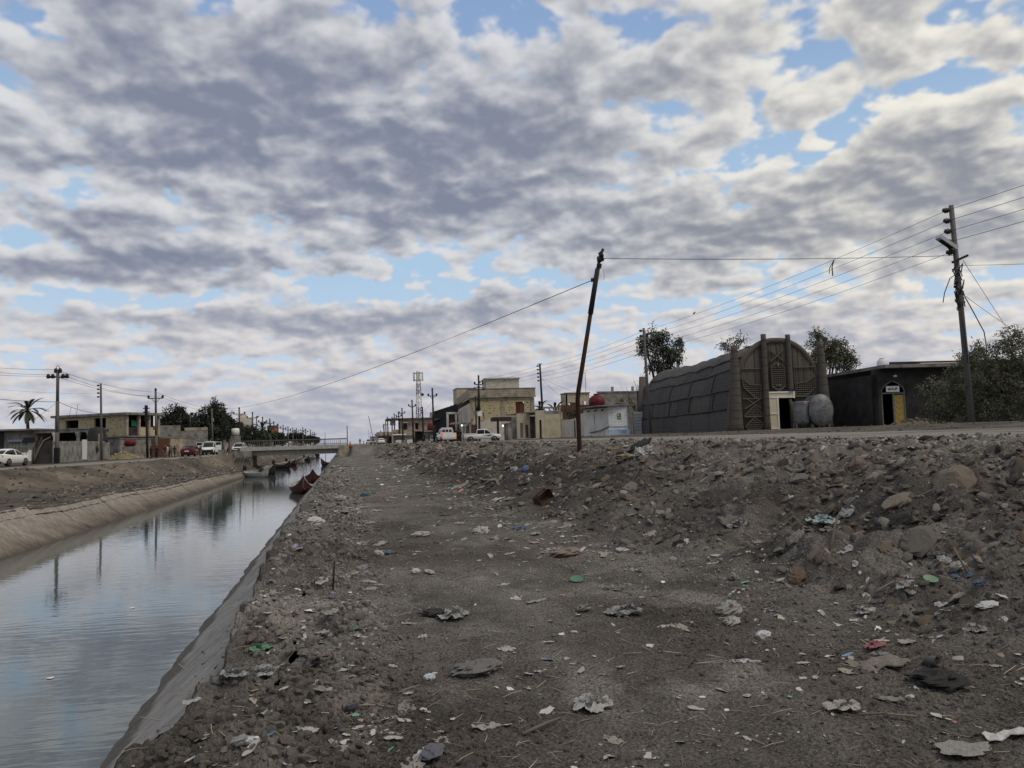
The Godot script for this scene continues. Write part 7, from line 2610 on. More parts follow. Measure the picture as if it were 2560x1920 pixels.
	for t in trees:
		var p := left_at(t[0], t[1])
		var kk: float = t[1] / F
		bl = []
		for q in t[2]: bl.append([P(q[0], q[1], t[1]) - p, Vector3(q[2] * 1.12, q[3] * 1.08, q[2]) * kk, q[2] * q[3] / 400.0])
		tree("dark_tree", t[3], "tree", p, bl, 8500, Vector2(0.17, 0.44) * maxf(1.0, t[1] / 180.0), dark, 0.35, t[4], 0.25, "trees on the left", 0.5)


# ---------------------------------------------------------------- rubble and litter
func ground_hit(px: float, py: float) -> Vector3:
	var d := FWD + RIGHT * (px - 1280.0) / F - UPV * (py - 960.0) / F
	var t := 3.0
	while t < 130.0:
		var p := EYE + d * t
		if p.y < right_y(p.x, p.z): break
		t += maxf(0.02, t * 0.004)
	var q := EYE + d * t
	q.y = right_y(q.x, q.z)
	return q

func ground_basis(p: Vector3, turn: float) -> Basis:
	var e := 0.12
	var dx := Vector3(2 * e, right_y(p.x + e, p.z, false) - right_y(p.x - e, p.z, false), 0)
	var dz := Vector3(0, right_y(p.x, p.z + e, false) - right_y(p.x, p.z - e, false), 2 * e)
	var up := dz.cross(dx).normalized()
	var z := Vector3(sin(turn), 0, cos(turn))
	var x := up.cross(z).normalized()
	return Basis(x, up, x.cross(up).normalized())

func rock_fine(sd: int, flat: float) -> ArrayMesh:
	var r := RandomNumberGenerator.new()
	r.seed = sd
	var n := FastNoiseLite.new()
	setup_noise(n, FastNoiseLite.TYPE_SIMPLEX_SMOOTH, 1.4, 4, sd, 0.55)
	var cuts := []
	for i in 9:
		cuts.append([Vector3(r.randf_range(-1, 1), r.randf_range(-0.8, 0.8), r.randf_range(-1, 1)).normalized(), r.randf_range(0.26, 0.42)])
	var rings := []
	for i in 15:
		var th := PI * i / 14.0
		var o := []
		for k in 24:
			var q := TAU * k / 24.0
			var p := Vector3(cos(q) * sin(th), cos(th), sin(q) * sin(th)) * 0.5
			p *= 1.0 + n.get_noise_3dv(p * 2.0) * 0.35
			for c in cuts:
				var over: float = p.dot(c[0]) - c[1]
				if over > 0.0: p -= c[0] * over
			p += p.normalized() * n.get_noise_3dv(p * 9.0) * 0.05
			o.append(Vector3(p.x * 1.15, p.y * flat + 0.05, p.z * 0.85))
		rings.append(o)
	var st := S()
	skin(st, rings, false)
	return mesh_of(st)

# a torn, crumpled sheet about one unit across, lying in the x-z plane
func crumple(sd: int, fold: float, n := 9) -> ArrayMesh:
	var a := FastNoiseLite.new()
	setup_noise(a, FastNoiseLite.TYPE_SIMPLEX_SMOOTH, 1.5, 3, sd, 0.55)
	if n > 14: a.frequency = 0.85
	var b := FastNoiseLite.new()
	setup_noise(b, FastNoiseLite.TYPE_CELLULAR, 2.2 if n < 15 else 1.5, 1, sd + 7)
	b.cellular_return_type = FastNoiseLite.RETURN_DISTANCE2_SUB
	var rr := RandomNumberGenerator.new()
	rr.seed = sd
	var g := []
	for i in n:
		var r := []
		for j in n:
			var u := Vector2(float(j) / (n - 1) - 0.5, float(i) / (n - 1) - 0.5)
			var q := atan2(u.y, u.x)
			var edge := 0.78 + 0.24 * a.get_noise_2d(cos(q) * 1.3 + sd, sin(q) * 1.3) + rr.randf_range(-0.10, 0.10) * (1.0 if n < 10 else 0.22)
			var m := maxf(absf(u.x), absf(u.y))
			var v := u.normalized() * m * 2.0 * edge * 0.62 if m > 0.0 else Vector2.ZERO
			v.x *= 1.35 + 0.5 * sin(sd * 1.7)
			v += Vector2(rr.randf_range(-0.035, 0.035), rr.randf_range(-0.035, 0.035)) * (1.0 if n < 10 else 0.3)
			var h := absf(a.get_noise_2d(v.x * 2.2, v.y * 2.2)) * fold + (b.get_noise_2d(v.x * 1.4, v.y * 1.4) + 0.6) * fold * 0.5
			v += Vector2(a.get_noise_2d(v.x * 3.0 + 9.0, v.y * 3.0), a.get_noise_2d(v.x * 3.0, v.y * 3.0 + 5.0)) * 0.12 * fold * 2.0
			r.append(Vector3(v.x, maxf(-0.02, h * (1.1 - m) + 0.02), v.y))
		g.append(r)
	var st := S()
	skin(st, g, false, false)
	return mesh_of(st)

# a slumped bag: a closed lump with sharp creases
func slump(sd: int, flat: float, crease := 0.34) -> ArrayMesh:
	var a := FastNoiseLite.new()
	setup_noise(a, FastNoiseLite.TYPE_SIMPLEX_SMOOTH, 1.3, 4, sd, 0.6)
	a.fractal_type = FastNoiseLite.FRACTAL_RIDGED
	var rings := []
	for i in 13:
		var th := PI * i / 12.0
		var r := []
		for k in 20:
			var q := TAU * k / 20.0
			var d := Vector3(cos(q) * sin(th), cos(th), sin(q) * sin(th))
			var m := 0.5 + crease * a.get_noise_3dv(d * 1.2)
			r.append(Vector3(d.x * m * 0.86, maxf(-0.08, d.y * m * flat * 0.75 + flat * 0.16), d.z * m * 0.7))
		rings.append(r)
	var st := S()
	skin(st, rings, false)
	return mesh_of(st)

func litter_mesh(kind: String, sd: int) -> ArrayMesh:
	var st := S()
	match kind:
		"sheet": return crumple(sd, 0.12, 15)
		"film":
			var r := RandomNumberGenerator.new()
			r.seed = sd
			st.append_from(crumple(sd, 0.34, 17), 0, Transform3D())
			for k in 2 + sd % 2:
				var q := r.randf() * TAU
				var t := Transform3D(Basis(Vector3.UP, q) * Basis(Vector3.RIGHT, r.randf_range(-1.2, -0.5)) * Basis().scaled(Vector3(r.randf_range(0.3, 0.65), 0.8, r.randf_range(0.25, 0.5))), Vector3(sin(q) * 0.2, 0.10, cos(q) * 0.2))
				st.append_from(crumple(sd + 31 * (k + 1), 0.5, 9), 0, t)
			st.append_from(slump(sd + 5, 0.5), 0, Transform3D(Basis(Vector3.UP, r.randf() * 6.0).scaled(Vector3(0.5, 0.5, 0.6)), Vector3(r.randf_range(-0.2, 0.2), 0.0, r.randf_range(-0.1, 0.1))))
			return st.commit()
		"bag": return slump(sd, 0.62)
		"rag": return slump(sd, 0.30, 0.42)
		"stone": return rock_fine(sd, 0.8)
		"slab": return rock_fine(sd, 0.36)
		"board":
			var g := []
			for i in 7:
				var r := []
				for j in 9:
					var x := (j / 8.0 - 0.5) * 1.0
					var z := (i / 6.0 - 0.5) * (0.42 + 0.1 * sin(j * 1.3 + sd))
					r.append(Vector3(x, 0.03 + 0.10 * sin(x * 4.0 + sd) * (0.5 + z) + 0.03 * sin(j * 2.0 + i), z))
				g.append(r)
			var g2 := []
			for r in g:
				var q := []
				for p in r: q.append(p + Vector3(0, 0.022, 0))
				g2.append(q)
			skin(st, g2, false, false)
			skin(st, g, false, false)
			for e in [[g[0], g2[0]], [g[-1], g2[-1]]]: skin(st, e, false, false)
		"stick":
			tube(st, [Vector3(-0.5, 0.02, 0), Vector3(-0.15, 0.035, 0.015), Vector3(0.2, 0.03, -0.01), Vector3(0.5, 0.025, 0.01)], [0.030, 0.034, 0.030, 0.024], 6)
		"plank":
			box(st, Transform3D(Basis(Vector3.BACK, 0.03), Vector3(0, 0.03, 0)), Vector3(1.0, 0.05, 0.10))
		"slab":
			var pts := []
			for k in 9:
				var q := TAU * k / 9.0
				pts.append(Vector2(cos(q) * (0.46 + 0.12 * sin(k * 2.7 + sd)), sin(q) * (0.30 + 0.08 * cos(k * 1.9 + sd))))
			prism(st, pts, -0.07, 0.07, Transform3D(Basis(Vector3.RIGHT, PI / 2 - 0.12), Vector3(0, 0.10, 0)))
		"can":
			lathe(st, [Vector2(0.30, -0.45), Vector2(0.36, -0.5), Vector2(0.36, 0.5), Vector2(0.31, 0.5), Vector2(0.31, -0.40), Vector2(0.02, -0.42)], 14, Vector3(0, 0.33, 0), Basis(Vector3.RIGHT, PI / 2 - 0.3))
		"cup":
			lathe(st, [Vector2(0.02, 0.03), Vector2(0.3, 0.0), Vector2(0.5, 0.16), Vector2(0.54, 0.2), Vector2(0.48, 0.19), Vector2(0.28, 0.05), Vector2(0.02, 0.06)], 14, Vector3.ZERO, Basis(Vector3.RIGHT, 0.3))
		"bottle":
			lathe(st, [Vector2(0.01, -0.5), Vector2(0.15, -0.48), Vector2(0.16, 0.15), Vector2(0.07, 0.34), Vector2(0.07, 0.46), Vector2(0.01, 0.47)], 12, Vector3(0, 0.15, 0), Basis(Vector3.BACK, PI / 2))
		"box":
			for s in [[0, 0.28, -0.3, 1.0, 0.56, 0.03], [-0.5, 0.28, 0, 0.03, 0.56, 0.6], [0.5, 0.28, 0, 0.03, 0.56, 0.6], [0, 0.02, 0, 1.0, 0.03, 0.6]]:
				bx(st, s[0], s[1], s[2], s[3], s[4], s[5])
			box(st, Transform3D(Basis(Vector3.RIGHT, -0.5), Vector3(0, 0.62, 0.1)), Vector3(1.0, 0.03, 0.5))
	return mesh_of(st)

# [name, category, kind, x, y, size in pixels across, turn, colour, what it is]
var litter := [
	["cardboard_piece", "cardboard", "board", 1212, 1819, 74, 0.3, Color(0.40, 0.36, 0.31), "curved pale cardboard piece alone in the foreground dirt"],
	["plastic_bag", "bag", "film", 1480, 1774, 104, 0.8, Color(0.46, 0.45, 0.43), "crumpled dirty white plastic bag in the foreground, largest on the path"],
	["stick", "stick", "stick", 1354, 1830, 132, 0.55, Color(0.27, 0.23, 0.19), "long thin stick beside the largest foreground bag"],
	["tissue", "paper", "bag", 1073, 1697, 28, 0.2, Color(0.55, 0.66, 0.72), "small pale blue crumpled tissue near a flat grey rag"],
	["flat_rag", "rag", "rag", 1191, 1681, 120, 0.1, Color(0.19, 0.185, 0.18), "flat muddy grey rag right of the pale blue tissue"],
	["buried_brick", "brick", "slab", 1281, 1778, 52, 0.1, Color(0.17, 0.155, 0.13), "half buried brown brick left of the largest foreground bag"],
	["purple_rag", "rag", "rag", 1080, 1900, 74, 1.2, Color(0.15, 0.15, 0.185), "purple grey rag at the bottom edge of the picture"],
	["shell_cup", "cup", "cup", 1043, 1898, 24, 0.4, Color(0.6, 0.59, 0.55), "white broken cup beside the purple grey rag"],
	["dark_rag", "rag", "rag", 1085, 1540, 66, 0.2, Color(0.045, 0.044, 0.044), "black rag with a pale bag on its right in mid path"],
	["plastic_bag", "bag", "film", 1135, 1545, 84, 0.3, Color(0.42, 0.41, 0.39), "pale torn bag touching the black rag in mid path"],
	["plastic_disc", "litter", "cup", 1441, 1453, 32, 0.1, Color(0.12, 0.40, 0.22), "bright green plastic lid on the middle of the path"],
	["broken_cup", "cup", "bag", 1039, 1434, 22, 0.6, Color(0.62, 0.62, 0.60), "broken white cup on a pale patch, left of two"],
	["broken_cup", "cup", "cup", 1073, 1436, 26, 0.9, Color(0.56, 0.55, 0.52), "broken white cup on a pale patch, right of two"],
	["plastic_bag", "bag", "film", 1460, 1530, 46, 1.0, Color(0.36, 0.34, 0.32), "brownish plastic bag standing up in mid path"],
	["plastic_bag", "bag", "film", 1562, 1536, 96, 0.2, Color(0.33, 0.325, 0.315), "grey plastic bag with dark opening right of the brownish bag"],
	["bone_piece", "bone", "stone", 927, 1591, 22, 0.3, Color(0.42, 0.39, 0.33), "pale bone like lump beside a dark tuft"],
	["teal_scrap", "scrap", "rag", 890, 1579, 20, 0.5, Color(0.06, 0.26, 0.22), "teal scrap left of the pale bone like lump"],
	["stone", "stone", "stone", 1161, 1601, 42, 0.2, Color(0.25, 0.235, 0.21), "lone grey stone above the flat muddy rag"],
	["foam_chip", "foam", "board", 1352, 1679, 34, 0.1, Color(0.44, 0.42, 0.37), "oval pale foam chip in the middle of the brown dirt"],
	["carton", "carton", "board", 813, 1721, 30, 0.9, Color(0.42, 0.40, 0.36), "square pale carton scrap left of the brown dirt patch"],
	["stick", "stick", "plank", 919, 1779, 40, -0.3, Color(0.50, 0.45, 0.36), "short pale broken lath at lower left"],
	["indigo_rag", "rag", "rag", 880, 1785, 42, 0.5, Color(0.05, 0.05, 0.085), "dark indigo rag beside the short pale lath"],
	["sock_rag", "rag", "bag", 1822, 1533, 66, -0.1, Color(0.36, 0.34, 0.30), "muddy pale sock like rag, upper of two"],
	["sock_rag", "rag", "bag", 1831, 1561, 44, 0.8, Color(0.43, 0.41, 0.37), "muddy pale sock like rag, lower of two"],
	["white_shell", "cup", "bag", 1908, 1595, 36, 0.1, Color(0.68, 0.69, 0.70), "bright white plastic shell below the sock like rags"],
	["plastic_bag", "bag", "film", 2166, 1538, 56, 0.6, Color(0.46, 0.44, 0.39), "upright translucent beige bag on the right of path"],
	["pink_wrapper", "wrapper", "film", 2188, 1624, 46, 0.3, Color(0.46, 0.14, 0.15), "torn pink wrapper at right"],
	["torn_board", "cardboard", "board", 2197, 1667, 150, 0.05, Color(0.24, 0.21, 0.17), "long torn brown grey board below the pink wrapper"],
	["black_rags", "rag", "rag", 2345, 1712, 150, 0.15, Color(0.035, 0.034, 0.033), "heap of black rags on the right near a tin"],
	["tin_can", "can", "can", 2333, 1668, 34, 0.2, Color(0.17, 0.16, 0.155), "grey open tin lying above the black rags"],
	["white_chip", "foam", "slab", 2392, 1649, 38, 0.2, Color(0.60, 0.58, 0.52), "white foam block right of the grey tin"],
	["plaster_sheet", "scrap", "film", 2441, 1581, 64, 0.7, Color(0.38, 0.37, 0.34), "ragged grey white sheet with torn edge at right"],
	["white_foam", "foam", "rag", 2469, 1521, 52, -0.3, Color(0.64, 0.64, 0.61), "bright knotted white foam strip near the right edge"],
	["white_board", "board", "board", 2520, 1840, 110, -0.3, Color(0.66, 0.65, 0.60), "bright white board cut by the right edge of the picture"],
	["cardboard_piece", "cardboard", "film", 2108, 1776, 74, 0.0, Color(0.44, 0.41, 0.36), "pale crumpled cardboard with a stick running from it"],
	["stick", "stick", "stick", 2190, 1799, 88, -0.25, Color(0.26, 0.22, 0.17), "thin stick running from the pale crumpled cardboard"],
	["wood_lath", "lath", "plank", 2257, 1804, 66, -0.75, Color(0.42, 0.35, 0.25), "yellowish wooden lath lying aslant at lower right"],
	["wood_chip", "lath", "plank", 2333, 1868, 26, 1.5, Color(0.50, 0.40, 0.26), "short thick yellowish wood chip at lower right"],
	["mud_sheet", "scrap", "sheet", 2412, 1890, 116, 0.1, Color(0.31, 0.295, 0.27), "flat grey sheet pressed in mud at the lower right corner"],
	["plastic_disc", "litter", "cup", 2326, 1459, 34, 0.3, Color(0.25, 0.52, 0.28), "light green plastic lid at the foot of the right slope"],
	["blue_rag", "rag", "rag", 2387, 1449, 22, 0.4, Color(0.10, 0.16, 0.28), "left of three blue scraps by the leaning stake"],
	["blue_rag", "rag", "rag", 2419, 1450, 26, 0.9, Color(0.09, 0.17, 0.29), "middle of three blue scraps by the leaning stake"],
	["blue_rag", "rag", "film", 2446, 1472, 28, 1.6, Color(0.14, 0.19, 0.33), "right of three blue scraps by the leaning stake"],
	["beige_rag", "rag", "bag", 2395, 1424, 42, 0.0, Color(0.36, 0.33, 0.28), "beige lump just above the three blue scraps"],
	["stick", "stick", "stick", 2214, 1474, 62, 0.05, Color(0.40, 0.37, 0.32), "pale thin stick pointing to a grey triangular rag"],
	["grey_rag", "rag", "film", 2261, 1476, 42, 0.4, Color(0.38, 0.375, 0.36), "grey triangular rag at the end of a thin stick"],
	["orange_rag", "rag", "rag", 1994, 1458, 52, 0.3, Color(0.19, 0.115, 0.07), "orange brown rag at the foot of the slope"],
	["stone", "stone", "stone", 1832, 1441, 30, 0.5, Color(0.36, 0.35, 0.33), "pale grey stone left of the orange brown rag"],
	["blue_cloth", "cloth", "film", 2062, 1320, 84, 0.6, Color(0.34, 0.44, 0.45), "pale blue cloth strip stretched up the slope"],
	["cloth_strip", "cloth", "rag", 1990, 1352, 60, 0.5, Color(0.36, 0.35, 0.33), "twisted grey tail of cloth below the pale blue strip"],
	["cloth_strip", "cloth", "rag", 2118, 1291, 50, 0.6, Color(0.33, 0.345, 0.335), "narrow grey cloth end above the pale blue strip"],
	["stick", "stick", "stick", 2085, 1350, 110, 0.62, Color(0.24, 0.20, 0.155), "long stick lying along the slope under the blue cloth"],
	["stone_slab", "slab", "slab", 2392, 1215, 120, 0.55, Color(0.30, 0.245, 0.19), "largest tan broken slab high on the right slope"],
	["stone_slab", "slab", "slab", 2238, 1265, 84, 0.5, Color(0.33, 0.28, 0.225), "tan slab below and left of the largest slab"],
	["stone_slab", "slab", "stone", 2152, 1157, 60, 0.2, Color(0.34, 0.25, 0.20), "pinkish tan lump near the top of the slope"],
	["stone_slab", "slab", "stone", 2035, 1158, 60, 0.5, Color(0.27, 0.215, 0.16), "brown earth lump near the slope top, left of the pinkish one"],
	["stone_slab", "slab", "slab", 2301, 1349, 100, 0.1, Color(0.22, 0.205, 0.185), "flat grey slab lying low on the right slope"],
	["concrete_block", "block", "slab", 1786, 1193, 40, 1.2, Color(0.37, 0.35, 0.31), "pale squarish concrete block standing on the slope"],
	["concrete_block", "block", "slab", 1931, 1121, 40, 0.8, Color(0.40, 0.35, 0.26), "yellowish block at the very top of the slope"],
	["concrete_block", "block", "slab", 1962, 1124, 46, 0.4, Color(0.21, 0.205, 0.20), "dark grey tilted block right of the yellowish one"],
	["concrete_block", "block", "stone", 1858, 1214, 60, 0.2, Color(0.27, 0.25, 0.22), "rounded grey brown lump right of the pale squarish block"],
	["concrete_block", "block", "slab", 1998, 1200, 52, 0.3, Color(0.24, 0.235, 0.225), "tilted flat block in the middle of the slope rubble"],
	["plastic_bottle", "bottle", "bottle", 2057, 1127, 22, 0.4, Color(0.68, 0.71, 0.73), "small white plastic bottle at the top of the slope"],
	["dark_rag", "rag", "rag", 2252, 1313, 70, 0.0, Color(0.028, 0.027, 0.027), "black rag lying below the tan slabs"],
	["white_rag", "rag", "film", 1625, 1345, 48, 0.7, Color(0.42, 0.40, 0.36), "whitish rag low on the left part of the slope"],
	["film_strip", "scrap", "film", 1846, 1316, 66, 0.6, Color(0.38, 0.37, 0.345), "pale film strip on dark ground of the slope"],
	["rusty_box", "box", "box", 1362, 1256, 44, 0.4, Color(0.15, 0.10, 0.065), "tipped rusty tin box with lifted lid at the slope foot"],
	["rubber_sheet", "sheet", "rag", 1598, 1122, 74, 0.4, Color(0.05, 0.05, 0.05), "dark rolled rubber sheet at the slope top right of the rusty pole"],
	["sack", "sack", "rag", 1562, 1150, 54, 0.1, Color(0.34, 0.27, 0.17), "flat tan sack below the dark rubber roll"],
	["white_rag", "rag", "film", 1612, 1134, 62, 0.2, Color(0.48, 0.47, 0.44), "white crumpled sheet beside the dark rubber roll"],
	["concrete_block", "block", "slab", 1578, 1219, 44, 0.1, Color(0.28, 0.27, 0.245), "lone flat concrete piece midway on the slope below the sack"],
	["plastic_bag", "bag", "bag", 786, 1312, 46, 0.4, Color(0.58, 0.575, 0.55), "bright crumpled bag by the lining edge, farthest of the white ones"],
	["white_cup", "cup", "bag", 943, 1388, 30, 0.3, Color(0.46, 0.455, 0.43), "pale cup next to a blue scrap on the far path"],
	["blue_scrap", "scrap", "rag", 971, 1388, 26, 0.1, Color(0.09, 0.17, 0.26), "blue scrap next to the pale cup on the far path"],
	["plastic_bag", "bag", "bag", 1203, 1333, 38, 0.1, Color(0.50, 0.49, 0.46), "white bag in the row of litter across the path"],
	["blue_cloth", "cloth", "rag", 1297, 1326, 38, 0.1, Color(0.10, 0.17, 0.27), "blue cloth in the row of litter across the path"],
	["plastic_bag", "bag", "rag", 1053, 1340, 46, 0.2, Color(0.45, 0.44, 0.40), "long pale bag at the left of the row of litter"],
	["teal_bag", "bag", "bag", 915, 1240, 22, 0.2, Color(0.05, 0.16, 0.20), "dark teal bag on the far part of the path"],
	["plastic_bag", "bag", "bag", 850, 1251, 26, 0.2, Color(0.44, 0.43, 0.40), "pale lump left of the dark teal bag"],
	["blue_bag", "bag", "bag", 1313, 1176, 18, 0.2, Color(0.07, 0.19, 0.40), "bright blue bag on the black rubble of the slope"],
	["white_rag", "rag", "film", 1286, 1178, 26, 0.2, Color(0.52, 0.52, 0.50), "white sheet left of the bright blue bag"],
	["concrete_block", "block", "slab", 1229, 1204, 32, 0.7, Color(0.38, 0.375, 0.35), "pale long block in the black rubble"],
	["sand_rag", "rag", "rag", 1411, 1389, 78, 0.1, Color(0.28, 0.215, 0.155), "sandy brown flattened rag where the path meets the slope"],
	["purple_bag", "bag", "film", 741, 1378, 44, 0.5, Color(0.43, 0.43, 0.56), "lilac and white plastic bag on the lining edge"],
	["stone", "stone", "stone", 727, 1437, 42, 0.1, Color(0.28, 0.27, 0.255), "round grey rock among scraps on the lining edge"],
	["stick", "stick", "stick", 761, 1511, 52, -1.0, Color(0.50, 0.46, 0.38), "pale short stick above the lining edge"],
	["green_scrap", "scrap", "film", 652, 1630, 46, 0.4, Color(0.10, 0.36, 0.17), "green plastic scrap on the canal edge"],
	["plastic_bag", "bag", "film", 655, 1692, 78, 0.3, Color(0.45, 0.455, 0.45), "large grey translucent bag on the heap by the lining"],
	["plastic_film", "scrap", "film", 585, 1694, 66, 0.2, Color(0.33, 0.365, 0.35), "greenish grey film left of the large translucent bag"],
	["cardboard_piece", "cardboard", "board", 479, 1758, 44, 0.3, Color(0.43, 0.42, 0.39), "pale board scrap at the edge of the lining, lower left"],
	["white_scrap", "scrap", "film", 771, 1767, 26, 1.2, Color(0.60, 0.60, 0.58), "upright white scrap right of the clod heap"],
	["plastic_bag", "bag", "bag", 600, 1868, 42, 0.5, Color(0.30, 0.30, 0.295), "dull grey bag on the clod heap at the bottom"],
	["white_scrap", "scrap", "bag", 628, 1856, 30, 0.2, Color(0.60, 0.61, 0.62), "white lump on the clod heap at the bottom"],
	["plastic_disc", "litter", "cup", 833, 1494, 20, 0.1, Color(0.20, 0.20, 0.36), "violet bottle cap near the rusty stake"],
	["plastic_film", "scrap", "film", 783, 1668, 60, 0.3, Color(0.035, 0.036, 0.045), "black plastic film right of the large translucent bag"],
]

# where a nameless lump lies, told by the nearest thing that has a label
var anchors := []
func beside(p: Vector3) -> String:
	var best := INF
	var a: Array
	for q in anchors:
		var d: float = p.distance_to(q[0])
		if d < best:
			best = d
			a = q
	var v: Vector3 = p - a[0]
	var side := "right of" if v.x > absf(v.z) else "left of" if -v.x > absf(v.z) else "before" if v.z > 0.0 else "behind"
	return "%s %s the %s" % ["just" if best < 0.35 else "near and" if best < 0.9 else "well" if side.ends_with("of") else "some way", side, a[1]]

func make_litter_things():
	if rock_meshes.is_empty():
		for k in 6: rock_meshes.append(rock(40 + k))
	rng.seed = 200
	var n := 0
	for l in litter:
		var p := ground_hit(l[3], l[4])
		var dist := (p - EYE).dot(FWD)
		var size: float = l[5] * dist / F * (0.84 if l[2] in ["film", "rag", "sheet"] else 1.0)
		var c: Color = l[7]
		var lum := c.get_luminance()
		c = c.lerp(Color(lum, lum, lum), 0.25)
		var key := "litter_%s" % c.to_html(false)
		if not M.has(key):
			var m := mat(key, c.linear_to_srgb(), 0.85 if l[2] in ["stone", "slab", "rag", "board", "stick", "plank"] else 0.5, M.tex.blot if l[2] in ["bag", "film", "sheet", "board", "rag"] else M.tex.soil, 5.0)
			if l[2] in ["film", "sheet"]:
				m.backlight_enabled = true
				m.backlight = Color(0.2, 0.2, 0.2)
		var o := single(l[0], litter_mesh(l[2], 300 + n), M[key], l[8], l[1], p)
		o.basis = ground_basis(p, 0.0) * Basis(Vector3.UP, l[6]) * Basis().scaled(Vector3(size, size * (1.0 if l[2] != "stone" else 0.8), size))
		if l[2] in ["film", "rag", "sheet"]: o.position.y += 0.02
		if l[2] in ["stick", "plank"]: o.position.y += 0.025
		if l[2] == "stone" or l[2] == "slab": o.position.y -= size * (0.05 if l[2] == "slab" else 0.10)
		n += 1
		var words: PackedStringArray = str(l[8]).split(",")[0].split(" ")
		anchors.append([p, " ".join(words.slice(0, 6))])
	anchors.append([ground_hit(1449, 1118), "rusty leaning pole"])
	for q in [[126, 1695, 0.10, "white fleck floating on the water at lower left"], [520, 1330, 0.16, "pale scrap floating in mid canal before the boats"], [330, 1520, 0.12, "small grey scrap floating near the canal's middle"]]:
		var d: Vector3 = FWD + RIGHT * (q[0] - 1280.0) / F - UPV * (q[1] - 960.0) / F
		var p: Vector3 = EYE + d * ((-1.595 - EYE.y) / d.y)
		var fo := single("floating_scrap", crumple(900 + int(q[0]), 0.15, 7), M.pvc_white, q[3], "scrap", p)
		fo.scale = Vector3.ONE * float(q[2])
	# a stake stuck upright in the ground and the leaning one on the slope
	for q in [[831, 1480, 836, 1402, "thin rusty stake standing upright near the lining edge"], [2432, 1436, 2384, 1368, "pale broomstick like stake leaning on the slope at right"]]:
		var p := ground_hit(q[0], q[1])
		var d := (p - EYE).dot(FWD)
		var st := S()
		tube(st, [Vector3(0, -0.1, 0), P(q[2], q[3], d) - p], [0.011, 0.009], 6)
		single("stake", st, M.rust if q[0] < 1000 else M.timber, q[4], "stake", p)
	# lumps and scraps one can count, each its own object
	var stone_m := []
	for k in 5:
		var c := [Color(0.30, 0.285, 0.26), Color(0.24, 0.22, 0.195), Color(0.36, 0.325, 0.275), Color(0.19, 0.18, 0.168), Color(0.34, 0.28, 0.225)]
		stone_m.append(mat("loose_stone_%d" % k, c[k].linear_to_srgb(), 0.95, M.tex.soil, 2.5, M.tex.grit, 0.8))
	for i in 240:
		var r := exp(lerpf(log(6.5), log(34.0), rng.randf()))
		var z := -r
		var t := pow(rng.randf(), 0.55)
		var x := lerpf(toe(z) + 0.5, 9.8, t)
		if absf(x) > r * 0.95 + 3.0: x = lerpf(toe(z), r * 0.9, rng.randf()) if r < 10.0 else x
		var s := rng.randf_range(0.10, 0.30) * (0.6 + 0.02 * r)
		var o := MeshInstance3D.new()
		o.name = numbered("rubble_stone")
		o.mesh = rock_meshes[i % 6]
		o.material_override = stone_m[rng.randi() % 5]
		o.transform = Transform3D(ground_basis(Vector3(x, 0, z), rng.randf() * 6.0) * Basis.from_euler(Vector3(rng.randf_range(-0.4, 0.4), 0, rng.randf_range(-0.4, 0.4))) * Basis().scaled(Vector3(s * rng.randf_range(0.8, 1.4), s * rng.randf_range(0.35, 0.7), s)), Vector3(x, right_y(x, z) + s * 0.08, z))
		add_child(o, true)
		var hue := stone_m.find(o.material_override)
		tag(o, "%s %s %s" % [["grey brown", "dull brown", "pale sandy", "dark grey", "tan"][hue], "flat slab" if o.basis.y.length() < s * 0.48 else "chunky lump" if s < 0.26 else "big lump", beside(o.position)], "rubble", "rubble lumps on the bank slope")
	var scrap_m := []
	var scols := [Color(0.42, 0.41, 0.39), Color(0.34, 0.325, 0.30), Color(0.50, 0.49, 0.47), Color(0.26, 0.25, 0.235), Color(0.38, 0.345, 0.29), Color(0.10, 0.10, 0.10)]
	for k in 6: scrap_m.append(mat("loose_scrap_%d" % k, scols[k].linear_to_srgb(), 0.6, M.tex.blot, 5.0))
	var scrap_mesh := []
	for k in 8: scrap_mesh.append(crumple(400 + k, 0.30 if k % 2 else 0.42, 8))
	for i in 230:
		var r := exp(lerpf(log(4.2), log(26.0), pow(rng.randf(), 0.8)))
		var z := -r
		var pick := rng.randf()
		var x := rng.randf_range(-0.9, 0.5) if pick < 0.36 else minf(toe(z) + rng.randfn() * 0.9, r * 0.95) if pick < 0.72 else rng.randf_range(-0.9, minf(9.0, r * 0.95))
		var s := rng.randf_range(0.05, 0.15) * (0.55 + 0.06 * r)
		var o := MeshInstance3D.new()
		o.name = numbered("litter_scrap")
		o.mesh = scrap_mesh[i % 8]
		o.material_override = scrap_m[rng.randi() % 6]
		o.transform = Transform3D(ground_basis(Vector3(x, 0, z), rng.randf() * 6.0) * Basis().scaled(Vector3(s * rng.randf_range(0.7, 1.5), s * rng.randf_range(0.5, 1.0), s)), Vector3(x, right_y(x, z) + 0.004, z))
		add_child(o, true)
		var hue := scrap_m.find(o.material_override)
		tag(o, "%s %s scrap %s" % [["grey", "dusty beige", "whitish", "dark grey", "tan", "black"][hue], "curled" if i % 2 else "crumpled", beside(o.position)], "scrap", "litter scraps on the bank")

